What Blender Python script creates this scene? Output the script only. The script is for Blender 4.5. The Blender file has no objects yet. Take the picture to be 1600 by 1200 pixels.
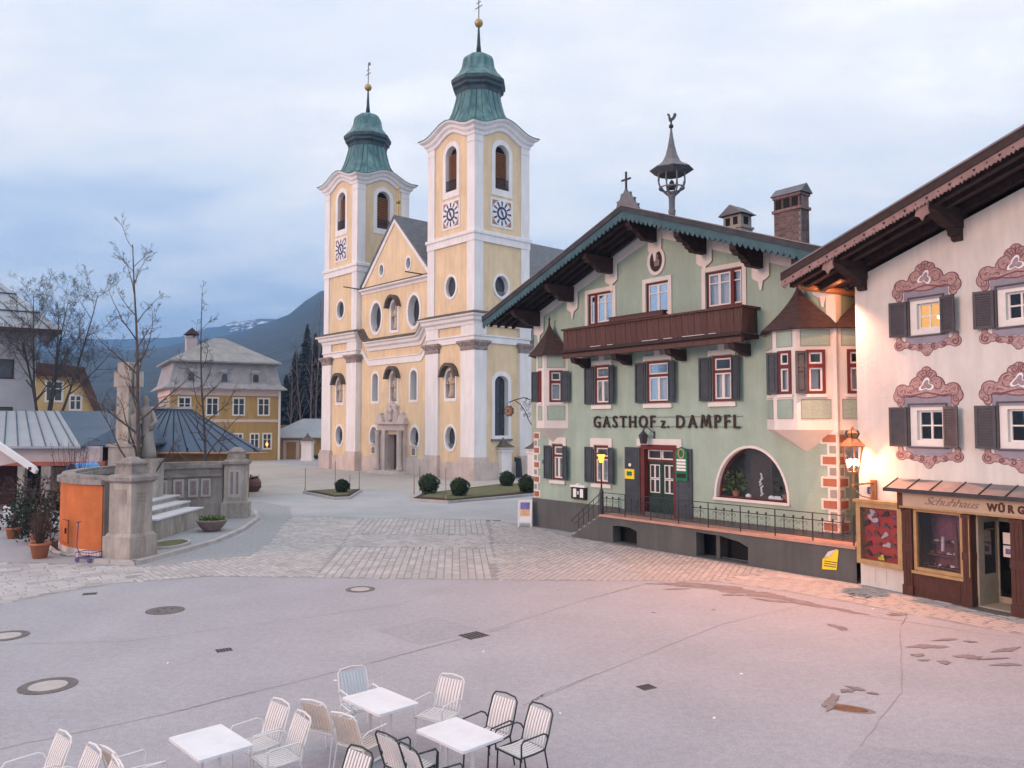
import bpy, bmesh, math, random
from mathutils import Vector, Matrix
from mathutils.geometry import tessellate_polygon
R = math.radians
rnd = random.Random(7)
SC = bpy.context.scene
COL = SC.collection

# ------------------------------------------------------------------ camera
cam_d = bpy.data.cameras.new("camera")
cam_d.sensor_width = 36.0
cam_d.lens = 36.0 * 1250.0 / 1600.0
cam_d.clip_start = 0.1
cam_d.clip_end = 20000.0
cam = bpy.data.objects.new("camera", cam_d)
COL.objects.link(cam)
cam.location = (0, 0, 4.8)
cam.rotation_euler = (R(90 + 2.84), 0, 0)
SC.camera = cam

# ------------------------------------------------------------------ sky (overcast dusk)
SUN_AZ, SUN_EL = -118.0, 15.0          # the pale sunset glow behind the viewer's left shoulder
world = bpy.data.worlds.new("World")
SC.world = world
world.use_nodes = True
nt = world.node_tree
for n in list(nt.nodes):
    nt.nodes.remove(n)
def N(t, **k):
    n = nt.nodes.new(t)
    for a, b in k.items():
        setattr(n, a, b)
    return n
def LK(a, b):
    nt.links.new(a, b)
out = N("ShaderNodeOutputWorld")
bg = N("ShaderNodeBackground")
sky = N("ShaderNodeTexSky")
sky.sky_type = 'NISHITA'
sky.sun_disc = False
sky.sun_elevation = R(SUN_EL)
sky.sun_rotation = R(SUN_AZ)
tc = N("ShaderNodeTexCoord")
sep = N("ShaderNodeSeparateXYZ")
LK(tc.outputs["Generated"], sep.inputs[0])
def MATH(op, a=None, b=None, clamp=False):
    n = N("ShaderNodeMath", operation=op, use_clamp=clamp)
    for i, q in enumerate((a, b)):
        if q is None:
            continue
        if isinstance(q, (int, float)):
            n.inputs[i].default_value = q
        else:
            LK(q, n.inputs[i])
    return n.outputs[0]
zpos = MATH('MAXIMUM', sep.outputs[2], 0.0)
den = MATH('ADD', zpos, 0.22)
cx = MATH('DIVIDE', sep.outputs[0], den)
cy = MATH('DIVIDE', sep.outputs[1], den)
cmb = N("ShaderNodeCombineXYZ")
LK(cx, cmb.inputs[0]); LK(cy, cmb.inputs[1])
mp = N("ShaderNodeMapping")
mp.inputs["Location"].default_value = (3.35, 0.9, 0.0)
mp.inputs["Scale"].default_value = (0.62, 1.0, 1.0)
LK(cmb.outputs[0], mp.inputs[0])
n1 = N("ShaderNodeTexNoise"); n1.inputs["Scale"].default_value = 0.9; n1.inputs["Detail"].default_value = 6.0
n1.inputs["Roughness"].default_value = 0.55; n1.inputs["Distortion"].default_value = 0.25
LK(mp.outputs[0], n1.inputs["Vector"])
n2 = N("ShaderNodeTexNoise"); n2.inputs["Scale"].default_value = 3.4; n2.inputs["Detail"].default_value = 5.0
n2.inputs["Roughness"].default_value = 0.6
LK(mp.outputs[0], n2.inputs["Vector"])
mixn = MATH('ADD', MATH('MULTIPLY', n1.outputs[0], 0.66), MATH('MULTIPLY', n2.outputs[0], 0.34))
# overcast luminance grows from the horizon to the zenith
el = MATH('MULTIPLY', zpos, 0.50)
mixn = MATH('ADD', MATH('MULTIPLY', MATH('SUBTRACT', mixn, 0.5), 1.4), 0.525)
thick = MATH('ADD', mixn, el)
ramp = N("ShaderNodeValToRGB")
e = ramp.color_ramp.elements
e[0].position = 0.36; e[0].color = (0.46, 0.56, 0.76, 1)
e[1].position = 1.0; e[1].color = (1.35, 1.34, 1.36, 1)
x = e.new(0.52); x.color = (0.60, 0.71, 0.90, 1)
x = e.new(0.64); x.color = (0.79, 0.86, 0.97, 1)
x = e.new(0.76); x.color = (0.96, 0.965, 1.0, 1)
LK(thick, ramp.inputs[0])
skm = N("ShaderNodeMixRGB", blend_type='MULTIPLY'); skm.inputs[0].default_value = 1.0
LK(sky.outputs[0], skm.inputs[1]); skm.inputs[2].default_value = (0.06, 0.06, 0.06, 1)
mx = N("ShaderNodeMixRGB", blend_type='MIX'); mx.inputs[0].default_value = 0.92
LK(skm.outputs[0], mx.inputs[1]); LK(ramp.outputs[0], mx.inputs[2])
LK(mx.outputs[0], bg.inputs[0])
bg.inputs[1].default_value = 0.80
LK(bg.outputs[0], out.inputs[0])

# ------------------------------------------------------------------ the low soft sun
sun_d = bpy.data.lights.new("sun", 'SUN')
sun_d.energy = 1.5
sun_d.angle = R(18)
sun_d.color = (1.0, 0.56, 0.40)
sun = bpy.data.objects.new("sun", sun_d)
COL.objects.link(sun)
az, elv = R(SUN_AZ), R(SUN_EL)
sdir = Vector((math.sin(az) * math.cos(elv), math.cos(az) * math.cos(elv), math.sin(elv)))
sun.rotation_euler = sdir.to_track_quat('Z', 'Y').to_euler()
sun.location = sdir * 200

SC.view_settings.view_transform = 'Standard'
SC.view_settings.look = 'None'
SC.view_settings.gamma = 1.0
SC.view_settings.exposure = 0.60
SC.view_settings.use_curve_mapping = False
SC.cycles.use_denoising = True
SC.cycles.use_adaptive_sampling = True
SC.cycles.adaptive_threshold = 0.02
SC.cycles.max_bounces = 6
SC.cycles.diffuse_bounces = 3
SC.cycles.glossy_bounces = 3
SC.cycles.transmission_bounces = 4
SC.cycles.transparent_max_bounces = 8
SC.cycles.volume_bounces = 0
SC.cycles.sample_clamp_indirect = 6.0

# ------------------------------------------------------------------ materials
MATS = {}
def mat(name, col, rough=0.85, var=0.10, scale=2.5, bump=0.0, bscale=30.0, metal=0.0, col2=None,
        stretch=(1, 1, 1), spec=0.3, emit=None, estr=0.0, rand=0.0, dirt=0.0, speck=0.0, island=0.0):
    m = bpy.data.materials.new(name)
    MATS[name] = m
    m.use_nodes = True
    t = m.node_tree
    b = t.nodes["Principled BSDF"]
    b.inputs["Roughness"].default_value = rough
    b.inputs["Metallic"].default_value = metal
    b.inputs["Specular IOR Level"].default_value = spec
    tcn = t.nodes.new("ShaderNodeTexCoord")
    mpn = t.nodes.new("ShaderNodeMapping")
    mpn.inputs["Scale"].default_value = stretch
    t.links.new(tcn.outputs["Object"], mpn.inputs[0])
    nz = t.nodes.new("ShaderNodeTexNoise")
    nz.inputs["Scale"].default_value = scale
    nz.inputs["Detail"].default_value = 6
    nz.inputs["Roughness"].default_value = 0.62
    t.links.new(mpn.outputs[0], nz.inputs["Vector"])
    c2 = col2 or tuple(min(1, c * (1 + var)) for c in col)
    c1 = col if col2 else tuple(c * (1 - var) for c in col)
    rp = t.nodes.new("ShaderNodeValToRGB")
    rp.color_ramp.elements[0].position = 0.32
    rp.color_ramp.elements[0].color = (*c1, 1)
    rp.color_ramp.elements[1].position = 0.68
    rp.color_ramp.elements[1].color = (*c2, 1)
    t.links.new(nz.outputs[0], rp.inputs[0])
    last = rp.outputs[0]
    if speck:
        for sc_k, lo_, hi_ in ((26.0, .36, .64), (7.0, .34, .66), (.55, .3, .7)):
            ns = t.nodes.new("ShaderNodeTexNoise"); ns.inputs["Scale"].default_value = sc_k; ns.inputs["Detail"].default_value = 3
            t.links.new(mpn.outputs[0], ns.inputs["Vector"])
            r3 = t.nodes.new("ShaderNodeValToRGB")
            r3.color_ramp.elements[0].position = lo_; r3.color_ramp.elements[0].color = (1 - speck * (.35 if sc_k < 1 else .5 if sc_k < 10 else 1),) * 3 + (1,)
            r3.color_ramp.elements[1].position = hi_; r3.color_ramp.elements[1].color = (1 + speck * .4,) * 3 + (1,)
            t.links.new(ns.outputs[0], r3.inputs[0])
            m3 = t.nodes.new("ShaderNodeMixRGB"); m3.blend_type = 'MULTIPLY'; m3.inputs[0].default_value = 1
            t.links.new(last, m3.inputs[1]); t.links.new(r3.outputs[0], m3.inputs[2]); last = m3.outputs[0]
    if rand or island:
        oi = t.nodes.new("ShaderNodeObjectInfo") if rand else t.nodes.new("ShaderNodeNewGeometry")
        rand_ = rand or island
        hs = t.nodes.new("ShaderNodeHueSaturation")
        mr = t.nodes.new("ShaderNodeMapRange")
        mr.inputs["To Min"].default_value = 1 - rand_
        mr.inputs["To Max"].default_value = 1 + rand_
        t.links.new(oi.outputs["Random" if rand else "Random Per Island"], mr.inputs[0])
        t.links.new(mr.outputs[0], hs.inputs["Value"])
        t.links.new(last, hs.inputs["Color"])
        last = hs.outputs[0]
    if dirt:
        # rain streaks and grime with a shape of their own
        nd = t.nodes.new("ShaderNodeTexNoise")
        md = t.nodes.new("ShaderNodeMapping")
        md.inputs["Scale"].default_value = (1.6, 1.6, 0.22)
        t.links.new(tcn.outputs["Object"], md.inputs[0])
        nd.inputs["Scale"].default_value = 1.3
        nd.inputs["Detail"].default_value = 8
        nd.inputs["Roughness"].default_value = 0.7
        t.links.new(md.outputs[0], nd.inputs["Vector"])
        r2 = t.nodes.new("ShaderNodeValToRGB")
        r2.color_ramp.elements[0].position = 0.42
        r2.color_ramp.elements[0].color = (1 - dirt,) * 3 + (1,)
        r2.color_ramp.elements[1].position = 0.6
        r2.color_ramp.elements[1].color = (1, 1, 1, 1)
        t.links.new(nd.outputs[0], r2.inputs[0])
        mm = t.nodes.new("ShaderNodeMixRGB")
        mm.blend_type = 'MULTIPLY'
        mm.inputs[0].default_value = 1
        t.links.new(last, mm.inputs[1])
        t.links.new(r2.outputs[0], mm.inputs[2])
        last = mm.outputs[0]
    t.links.new(last, b.inputs["Base Color"])
    if bump:
        nb = t.nodes.new("ShaderNodeTexNoise")
        nb.inputs["Scale"].default_value = bscale
        nb.inputs["Detail"].default_value = 4
        t.links.new(mpn.outputs[0], nb.inputs["Vector"])
        bp = t.nodes.new("ShaderNodeBump")
        bp.inputs["Strength"].default_value = bump
        bp.inputs["Distance"].default_value = 0.02
        t.links.new(nb.outputs[0], bp.inputs["Height"])
        t.links.new(bp.outputs[0], b.inputs["Normal"])
    if emit:
        b.inputs["Emission Color"].default_value = (*emit, 1)
        b.inputs["Emission Strength"].default_value = estr
    return m

def glass_mat(name, tint=(0.9, 0.95, 1.0), refl=0.25):
    m = bpy.data.materials.new(name)
    MATS[name] = m
    m.use_nodes = True
    t = m.node_tree
    for n in list(t.nodes):
        t.nodes.remove(n)
    o = t.nodes.new("ShaderNodeOutputMaterial")
    tr = t.nodes.new("ShaderNodeBsdfTransparent"); tr.inputs[0].default_value = (*tint, 1)
    gl = t.nodes.new("ShaderNodeBsdfGlossy"); gl.inputs["Roughness"].default_value = 0.04
    tcn = t.nodes.new("ShaderNodeTexCoord")
    nz = t.nodes.new("ShaderNodeTexNoise"); nz.inputs["Scale"].default_value = 1.7
    t.links.new(tcn.outputs["Object"], nz.inputs["Vector"])
    bp = t.nodes.new("ShaderNodeBump"); bp.inputs["Strength"].default_value = 0.12; bp.inputs["Distance"].default_value = 0.05
    t.links.new(nz.outputs[0], bp.inputs["Height"])
    t.links.new(bp.outputs[0], gl.inputs["Normal"])
    fr = t.nodes.new("ShaderNodeFresnel"); fr.inputs[0].default_value = 1.5
    ad = t.nodes.new("ShaderNodeMath"); ad.operation = 'MULTIPLY_ADD'
    ad.inputs[1].default_value = 0.75; ad.inputs[2].default_value = refl * 0.30
    t.links.new(fr.outputs[0], ad.inputs[0])
    mxs = t.nodes.new("ShaderNodeMixShader")
    t.links.new(ad.outputs[0], mxs.inputs[0])
    t.links.new(tr.outputs[0], mxs.inputs[1]); t.links.new(gl.outputs[0], mxs.inputs[2])
    t.links.new(mxs.outputs[0], o.inputs[0])
    return m

def emit_mat(name, col, strength):
    m = bpy.data.materials.new(name)
    MATS[name] = m
    m.use_nodes = True
    t = m.node_tree
    for n in list(t.nodes):
        t.nodes.remove(n)
    o = t.nodes.new("ShaderNodeOutputMaterial")
    em = t.nodes.new("ShaderNodeEmission")
    em.inputs[0].default_value = (*col, 1); em.inputs[1].default_value = strength
    t.links.new(em.outputs[0], o.inputs[0])
    return m

mat('asphalt', (0.352, 0.352, 0.39), 0.9, 0.05, 0.22, speck=0.12, bump=0.25, bscale=60)
mat('asphalt_road', (0.39, 0.395, 0.415), 0.88, 0.08, 0.4, speck=0.10, bump=0.25, bscale=60)
mat('joint', (0.29, 0.282, 0.29), 0.95, 0.25, 3.0)
mat('sett', (0.41, 0.395, 0.40), 0.85, 0.14, 1.1, bump=0.3, bscale=25, island=0.13)
mat('sett_pink', (0.42, 0.375, 0.36), 0.85, 0.14, 1.1, bump=0.3, bscale=25, island=0.13)
mat('fine_cobble', (0.30, 0.31, 0.33), 0.9, 0.2, 9.0, bump=0.6, bscale=16)
mat('forecourt', (0.42, 0.385, 0.36), 0.9, 0.09, 0.4, bump=0.2, bscale=30)
mat('kerb', (0.42, 0.40, 0.40), 0.85, 0.15, 1.6, bump=0.3, bscale=20)
mat('stain', (0.225, 0.19, 0.195), 0.85, 0.2, 3.0)
mat('crack', (0.20, 0.18, 0.185), 0.95, 0.2, 4.0)
mat('iron', (0.135, 0.122, 0.124), 0.65, 0.25, 6.0, bump=0.4, bscale=30)
mat('concrete_lid', (0.42, 0.40, 0.40), 0.9, 0.1, 4.0)
mat('rust', (0.16, 0.075, 0.04), 0.8, 0.35, 8.0)
mat('grate_blue', (0.13, 0.16, 0.20), 0.7, 0.2, 6.0)
mat('grass', (0.085, 0.105, 0.04), 0.95, 0.35, 2.2, col2=(0.17, 0.145, 0.085), bump=0.8, bscale=50)
mat('soil', (0.055, 0.035, 0.028), 0.95, 0.3, 5.0, bump=0.8, bscale=30)

mat('ch_yellow', (0.78, 0.61, 0.405), 0.9, 0.08, 0.5, bump=0.2, bscale=8, dirt=0.11)
mat('ch_white', (0.83, 0.81, 0.82), 0.88, 0.05, 0.5, bump=0.1, bscale=10, dirt=0.09)
mat('ch_stone', (0.64, 0.545, 0.51), 0.9, 0.13, 0.8, bump=0.3, bscale=9, dirt=0.12)
mat('ch_capital', (0.30, 0.25, 0.24), 0.9, 0.45, 4.0, bump=0.6, bscale=14)
mat('shingle_dark', (0.115, 0.095, 0.075), 0.9, 0.35, 5.0, bump=0.6, bscale=12)
mat('slate', (0.135, 0.145, 0.165), 0.75, 0.22, 1.2, bump=0.5, bscale=6, stretch=(1, 1, 3))
mat('copper', (0.035, 0.095, 0.115), 0.5, 0.1, 0.9, col2=(0.125, 0.27, 0.275), bump=0.2, bscale=5, stretch=(2.2, 2.2, 0.35))
mat('copper_dark', (0.045, 0.07, 0.085), 0.55, 0.35, 1.5)
mat('gold', (0.42, 0.30, 0.12), 0.4, 0.2, 8.0, metal=0.6)
mat('louvre', (0.33, 0.14, 0.055), 0.8, 0.25, 3.0)
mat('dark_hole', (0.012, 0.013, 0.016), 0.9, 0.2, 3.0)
mat('clock_red', (0.38, 0.20, 0.165), 0.85, 0.15, 4.0)
mat('clock_blue', (0.05, 0.065, 0.15), 0.8, 0.2, 5.0)
mat('statue', (0.50, 0.40, 0.30), 0.8, 0.25, 6.0, bump=0.4, bscale=15)
mat('niche_red', (0.25, 0.075, 0.04), 0.9, 0.2, 4.0)
mat('door_brown', (0.10, 0.05, 0.04), 0.6, 0.25, 3.0, stretch=(6, 6, 1))
mat('pane_dark', (0.045, 0.05, 0.06), 0.12, 0.3, 2.0, spec=0.6)
mat('pane_church', (0.05, 0.05, 0.06), 0.25, 0.35, 9.0, spec=0.5)

mat('gh_green', (0.34, 0.445, 0.38), 0.92, 0.09, 0.7, bump=0.9, bscale=16, dirt=0.10)
mat('gh_white', (0.70, 0.66, 0.63), 0.88, 0.06, 1.0, bump=0.2, bscale=14, dirt=0.05)
mat('gh_plinth', (0.105, 0.11, 0.11), 0.9, 0.14, 0.7, bump=0.4, bscale=18, dirt=0.15)
mat('gh_quoin', (0.34, 0.135, 0.085), 0.9, 0.12, 3.0)
mat('gh_quoin_grey', (0.27, 0.27, 0.245), 0.9, 0.12, 3.0)
mat('wood_dark', (0.043, 0.026, 0.024), 0.75, 0.35, 2.0, stretch=(5, 1, 5), bump=0.3, bscale=10)
mat('wood_soffit', (0.036, 0.025, 0.024), 0.8, 0.3, 2.0, stretch=(1, 6, 1))
mat('wood_balcony', (0.088, 0.042, 0.035), 0.7, 0.3, 2.0, stretch=(6, 6, 1), bump=0.3, bscale=10, rand=0.12)
mat('teal', (0.05, 0.105, 0.125), 0.75, 0.2, 1.5, bump=0.2, bscale=10)
mat('roof_edge', (0.048, 0.052, 0.062), 0.85, 0.25, 2.0, bump=0.4, bscale=12)
mat('shutter_gh', (0.052, 0.065, 0.080), 0.7, 0.2, 2.0, rand=0.1)
mat('win_red', (0.135, 0.026, 0.026), 0.6, 0.15, 3.0)
mat('win_white', (0.72, 0.70, 0.68), 0.6, 0.06, 3.0)
mat('curtain', (0.52, 0.51, 0.52), 0.95, 0.12, 5.0, stretch=(8, 8, 0.4))
mat('room', (0.05, 0.045, 0.04), 0.95, 0.3, 1.0)
mat('letter_brown', (0.042, 0.024, 0.022), 0.6, 0.15, 4.0)
mat('door_green', (0.014, 0.045, 0.038), 0.5, 0.2, 3.0)
mat('deck_tile', (0.46, 0.27, 0.215), 0.85, 0.14, 3.0, bump=0.3, bscale=14)
mat('cone_roof', (0.060, 0.036, 0.035), 0.75, 0.3, 4.0, bump=0.5, bscale=18, stretch=(1, 1, 4))
mat('brick', (0.165, 0.11, 0.108), 0.9, 0.3, 6.0, bump=0.5, bscale=20, rand=0.3)
mat('mortar', (0.24, 0.22, 0.22), 0.95, 0.15, 6.0)
mat('grey_iron', (0.05, 0.052, 0.06), 0.55, 0.2, 6.0, metal=0.3)
mat('ridge_stone', (0.16, 0.165, 0.18), 0.85, 0.2, 5.0)
mat('sign_green', (0.014, 0.15, 0.075), 0.5, 0.1, 4.0)
mat('paper_yellow', (0.80, 0.62, 0.045), 0.75, 0.05, 5.0)
mat('paper_white', (0.78, 0.77, 0.78), 0.8, 0.05, 5.0)
mat('black', (0.018, 0.018, 0.02), 0.6, 0.2, 5.0)
mat('tavern_sign', (0.15, 0.085, 0.07), 0.7, 0.35, 14.0)
mat('poster_blue', (0.17, 0.16, 0.38), 0.7, 0.3, 4.0)
mat('poster_orange', (0.70, 0.42, 0.25), 0.7, 0.2, 4.0)

mat('wh_wall', (0.655, 0.635, 0.61), 0.92, 0.07, 0.8, bump=0.2, bscale=16, dirt=0.11)
mat('wh_fascia', (0.27, 0.175, 0.165), 0.85, 0.2, 3.0)
mat('wh_shutter', (0.088, 0.083, 0.094), 0.8, 0.15, 3.0)
mat('orn_red', (0.28, 0.155, 0.16), 0.9, 0.3, 9.0, col2=(0.48, 0.36, 0.35))
mat('orn_dark', (0.19, 0.085, 0.10), 0.9, 0.2, 7.0)
mat('orn_pink', (0.47, 0.30, 0.29), 0.9, 0.2, 7.0)
mat('orn_grey', (0.27, 0.255, 0.31), 0.9, 0.12, 4.0)
mat('shop_brown', (0.075, 0.030, 0.022), 0.55, 0.25, 3.0, stretch=(5, 5, 1))
mat('shop_gold', (0.40, 0.255, 0.125), 0.55, 0.15, 4.0)
mat('shop_sign', (0.46, 0.36, 0.27), 0.7, 0.08, 3.0)
mat('shop_metal', (0.20, 0.185, 0.19), 0.5, 0.18, 2.0, metal=0.2)
mat('shop_cream', (0.36, 0.32, 0.25), 0.8, 0.1, 3.0)
mat('case_red', (0.42, 0.04, 0.035), 0.8, 0.2, 5.0)
mat('shoe_dark', (0.03, 0.022, 0.025), 0.5, 0.3, 8.0)
mat('shoe_light', (0.55, 0.48, 0.52), 0.6, 0.2, 8.0)
mat('shoe_mauve', (0.20, 0.07, 0.12), 0.6, 0.3, 8.0)
mat('shoe_brown', (0.14, 0.06, 0.05), 0.6, 0.3, 8.0)
mat('copper_pipe', (0.40, 0.20, 0.10), 0.45, 0.2, 5.0, metal=0.5)
mat('door_panel', (0.30, 0.27, 0.22), 0.8, 0.1, 4.0)

mat('mem_stone', (0.43, 0.395, 0.365), 0.9, 0.18, 1.4, bump=0.5, bscale=10, dirt=0.30)
mat('mem_cap', (0.29, 0.265, 0.255), 0.92, 0.3, 2.0, bump=0.5, bscale=12, dirt=0.2)
mat('mem_wall', (0.33, 0.30, 0.28), 0.92, 0.2, 1.2, bump=0.4, bscale=12, dirt=0.2)
mat('mem_plaque', (0.42, 0.40, 0.395), 0.8, 0.08, 2.0)
mat('mem_text', (0.25, 0.20, 0.20), 0.9, 0.25, 12.0)
mat('orange_wall', (0.56, 0.165, 0.056), 0.9, 0.13, 1.6, bump=0.3, bscale=12, dirt=0.07)
mat('step_top', (0.56, 0.57, 0.60), 0.85, 0.07, 1.2)
mat('bowl', (0.25, 0.185, 0.175), 0.9, 0.2, 6.0, bump=0.5, bscale=25)
mat('leaf_fresh', (0.11, 0.20, 0.05), 0.8, 0.35, 8.0, rand=0.2)
mat('terracotta', (0.42, 0.165, 0.095), 0.85, 0.15, 3.0)
mat('twig', (0.095, 0.06, 0.05), 0.9, 0.3, 5.0)
mat('evergreen', (0.022, 0.038, 0.030), 0.85, 0.5, 3.0)
mat('box_leaf', (0.024, 0.045, 0.017), 0.75, 0.5, 6.0)
mat('conifer', (0.026, 0.036, 0.040), 0.9, 0.45, 2.0)
mat('bark', (0.105, 0.085, 0.08), 0.92, 0.3, 5.0, bump=0.6, bscale=20)
mat('bark_dark', (0.07, 0.062, 0.064), 0.92, 0.3, 5.0)
mat('bare_wood', (0.13, 0.105, 0.10), 0.95, 0.4, 0.6)
mat('kiosk_roof', (0.30, 0.33, 0.375), 0.45, 0.1, 0.5, spec=0.5)
mat('kiosk_roof_dark', (0.062, 0.098, 0.155), 0.55, 0.15, 0.5)
mat('kiosk_wall', (0.48, 0.41, 0.42), 0.9, 0.1, 1.0)
mat('kiosk_red', (0.36, 0.11, 0.09), 0.85, 0.2, 2.0)
mat('kiosk_inside', (0.11, 0.045, 0.045), 0.95, 0.3, 1.0)
mat('pav_wall', (0.42, 0.24, 0.11), 0.9, 0.12, 0.8, dirt=0.15)
mat('mustard', (0.47, 0.30, 0.115), 0.92, 0.1, 0.5, bump=0.1, dirt=0.12)
mat('pink_trim', (0.66, 0.52, 0.49), 0.9, 0.06, 1.0)
mat('mansard', (0.34, 0.325, 0.345), 0.85, 0.18, 0.8, bump=0.4, bscale=5, dirt=0.15)
mat('hip_roof', (0.27, 0.27, 0.27), 0.85, 0.18, 0.8, bump=0.4, bscale=5)
mat('grey_house', (0.52, 0.50, 0.53), 0.92, 0.08, 0.6)
mat('pale_yellow', (0.62, 0.44, 0.21), 0.9, 0.08, 0.8)
mat('brown_roof', (0.095, 0.055, 0.052), 0.85, 0.25, 1.2)
mat('white_canvas', (0.72, 0.73, 0.76), 0.7, 0.05, 2.0)
mat('plastic_white', (0.70, 0.72, 0.74), 0.45, 0.05, 3.0)
mat('blue_tarp', (0.09, 0.30, 0.66), 0.5, 0.1, 3.0)
mat('car_roof', (0.05, 0.055, 0.07), 0.3, 0.1, 3.0, spec=0.6)
mat('car_tarp', (0.14, 0.075, 0.06), 0.7, 0.3, 4.0)
mat('trolley_blue', (0.08, 0.07, 0.19), 0.5, 0.15, 5.0)
mat('stake', (0.25, 0.12, 0.10), 0.85, 0.25, 4.0)
mat('table_white', (0.72, 0.735, 0.78), 0.4, 0.07, 3.0, spec=0.45, dirt=0.05)
mat('chair_white', (0.70, 0.69, 0.70), 0.45, 0.05, 4.0)
mat('chair_black', (0.018, 0.030, 0.034), 0.4, 0.2, 4.0, spec=0.5)
mat('slat_white', (0.72, 0.69, 0.69), 0.5, 0.05, 4.0)
mat('slat_blue', (0.50, 0.58, 0.64), 0.5, 0.05, 4.0)
mat('slat_aged', (0.58, 0.51, 0.46), 0.6, 0.1, 4.0)
mat('snow', (0.66, 0.69, 0.75), 0.9, 0.05, 4.0)
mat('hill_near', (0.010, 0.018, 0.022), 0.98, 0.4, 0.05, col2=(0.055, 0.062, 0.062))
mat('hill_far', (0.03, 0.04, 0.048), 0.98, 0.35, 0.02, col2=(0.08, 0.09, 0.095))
mat('bush_brown', (0.070, 0.052, 0.050), 0.95, 0.45, 0.5)
glass_mat('glass', refl=0.12)
glass_mat('glass_sky', refl=0.6)
emit_mat('bulb', (1.0, 0.48, 0.18), 700.0)
emit_mat('bulb_flood', (1.0, 0.38, 0.15), 850.0)
emit_mat('bulb_wall', (1.0, 0.40, 0.17), 330.0)
emit_mat('window_glow', (1.0, 0.46, 0.12), 0.75)
emit_mat('window_bulb', (1.0, 0.80, 0.42), 7.0)
emit_mat('lamp_glow', (1.0, 0.33, 0.05), 2.4)
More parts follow.
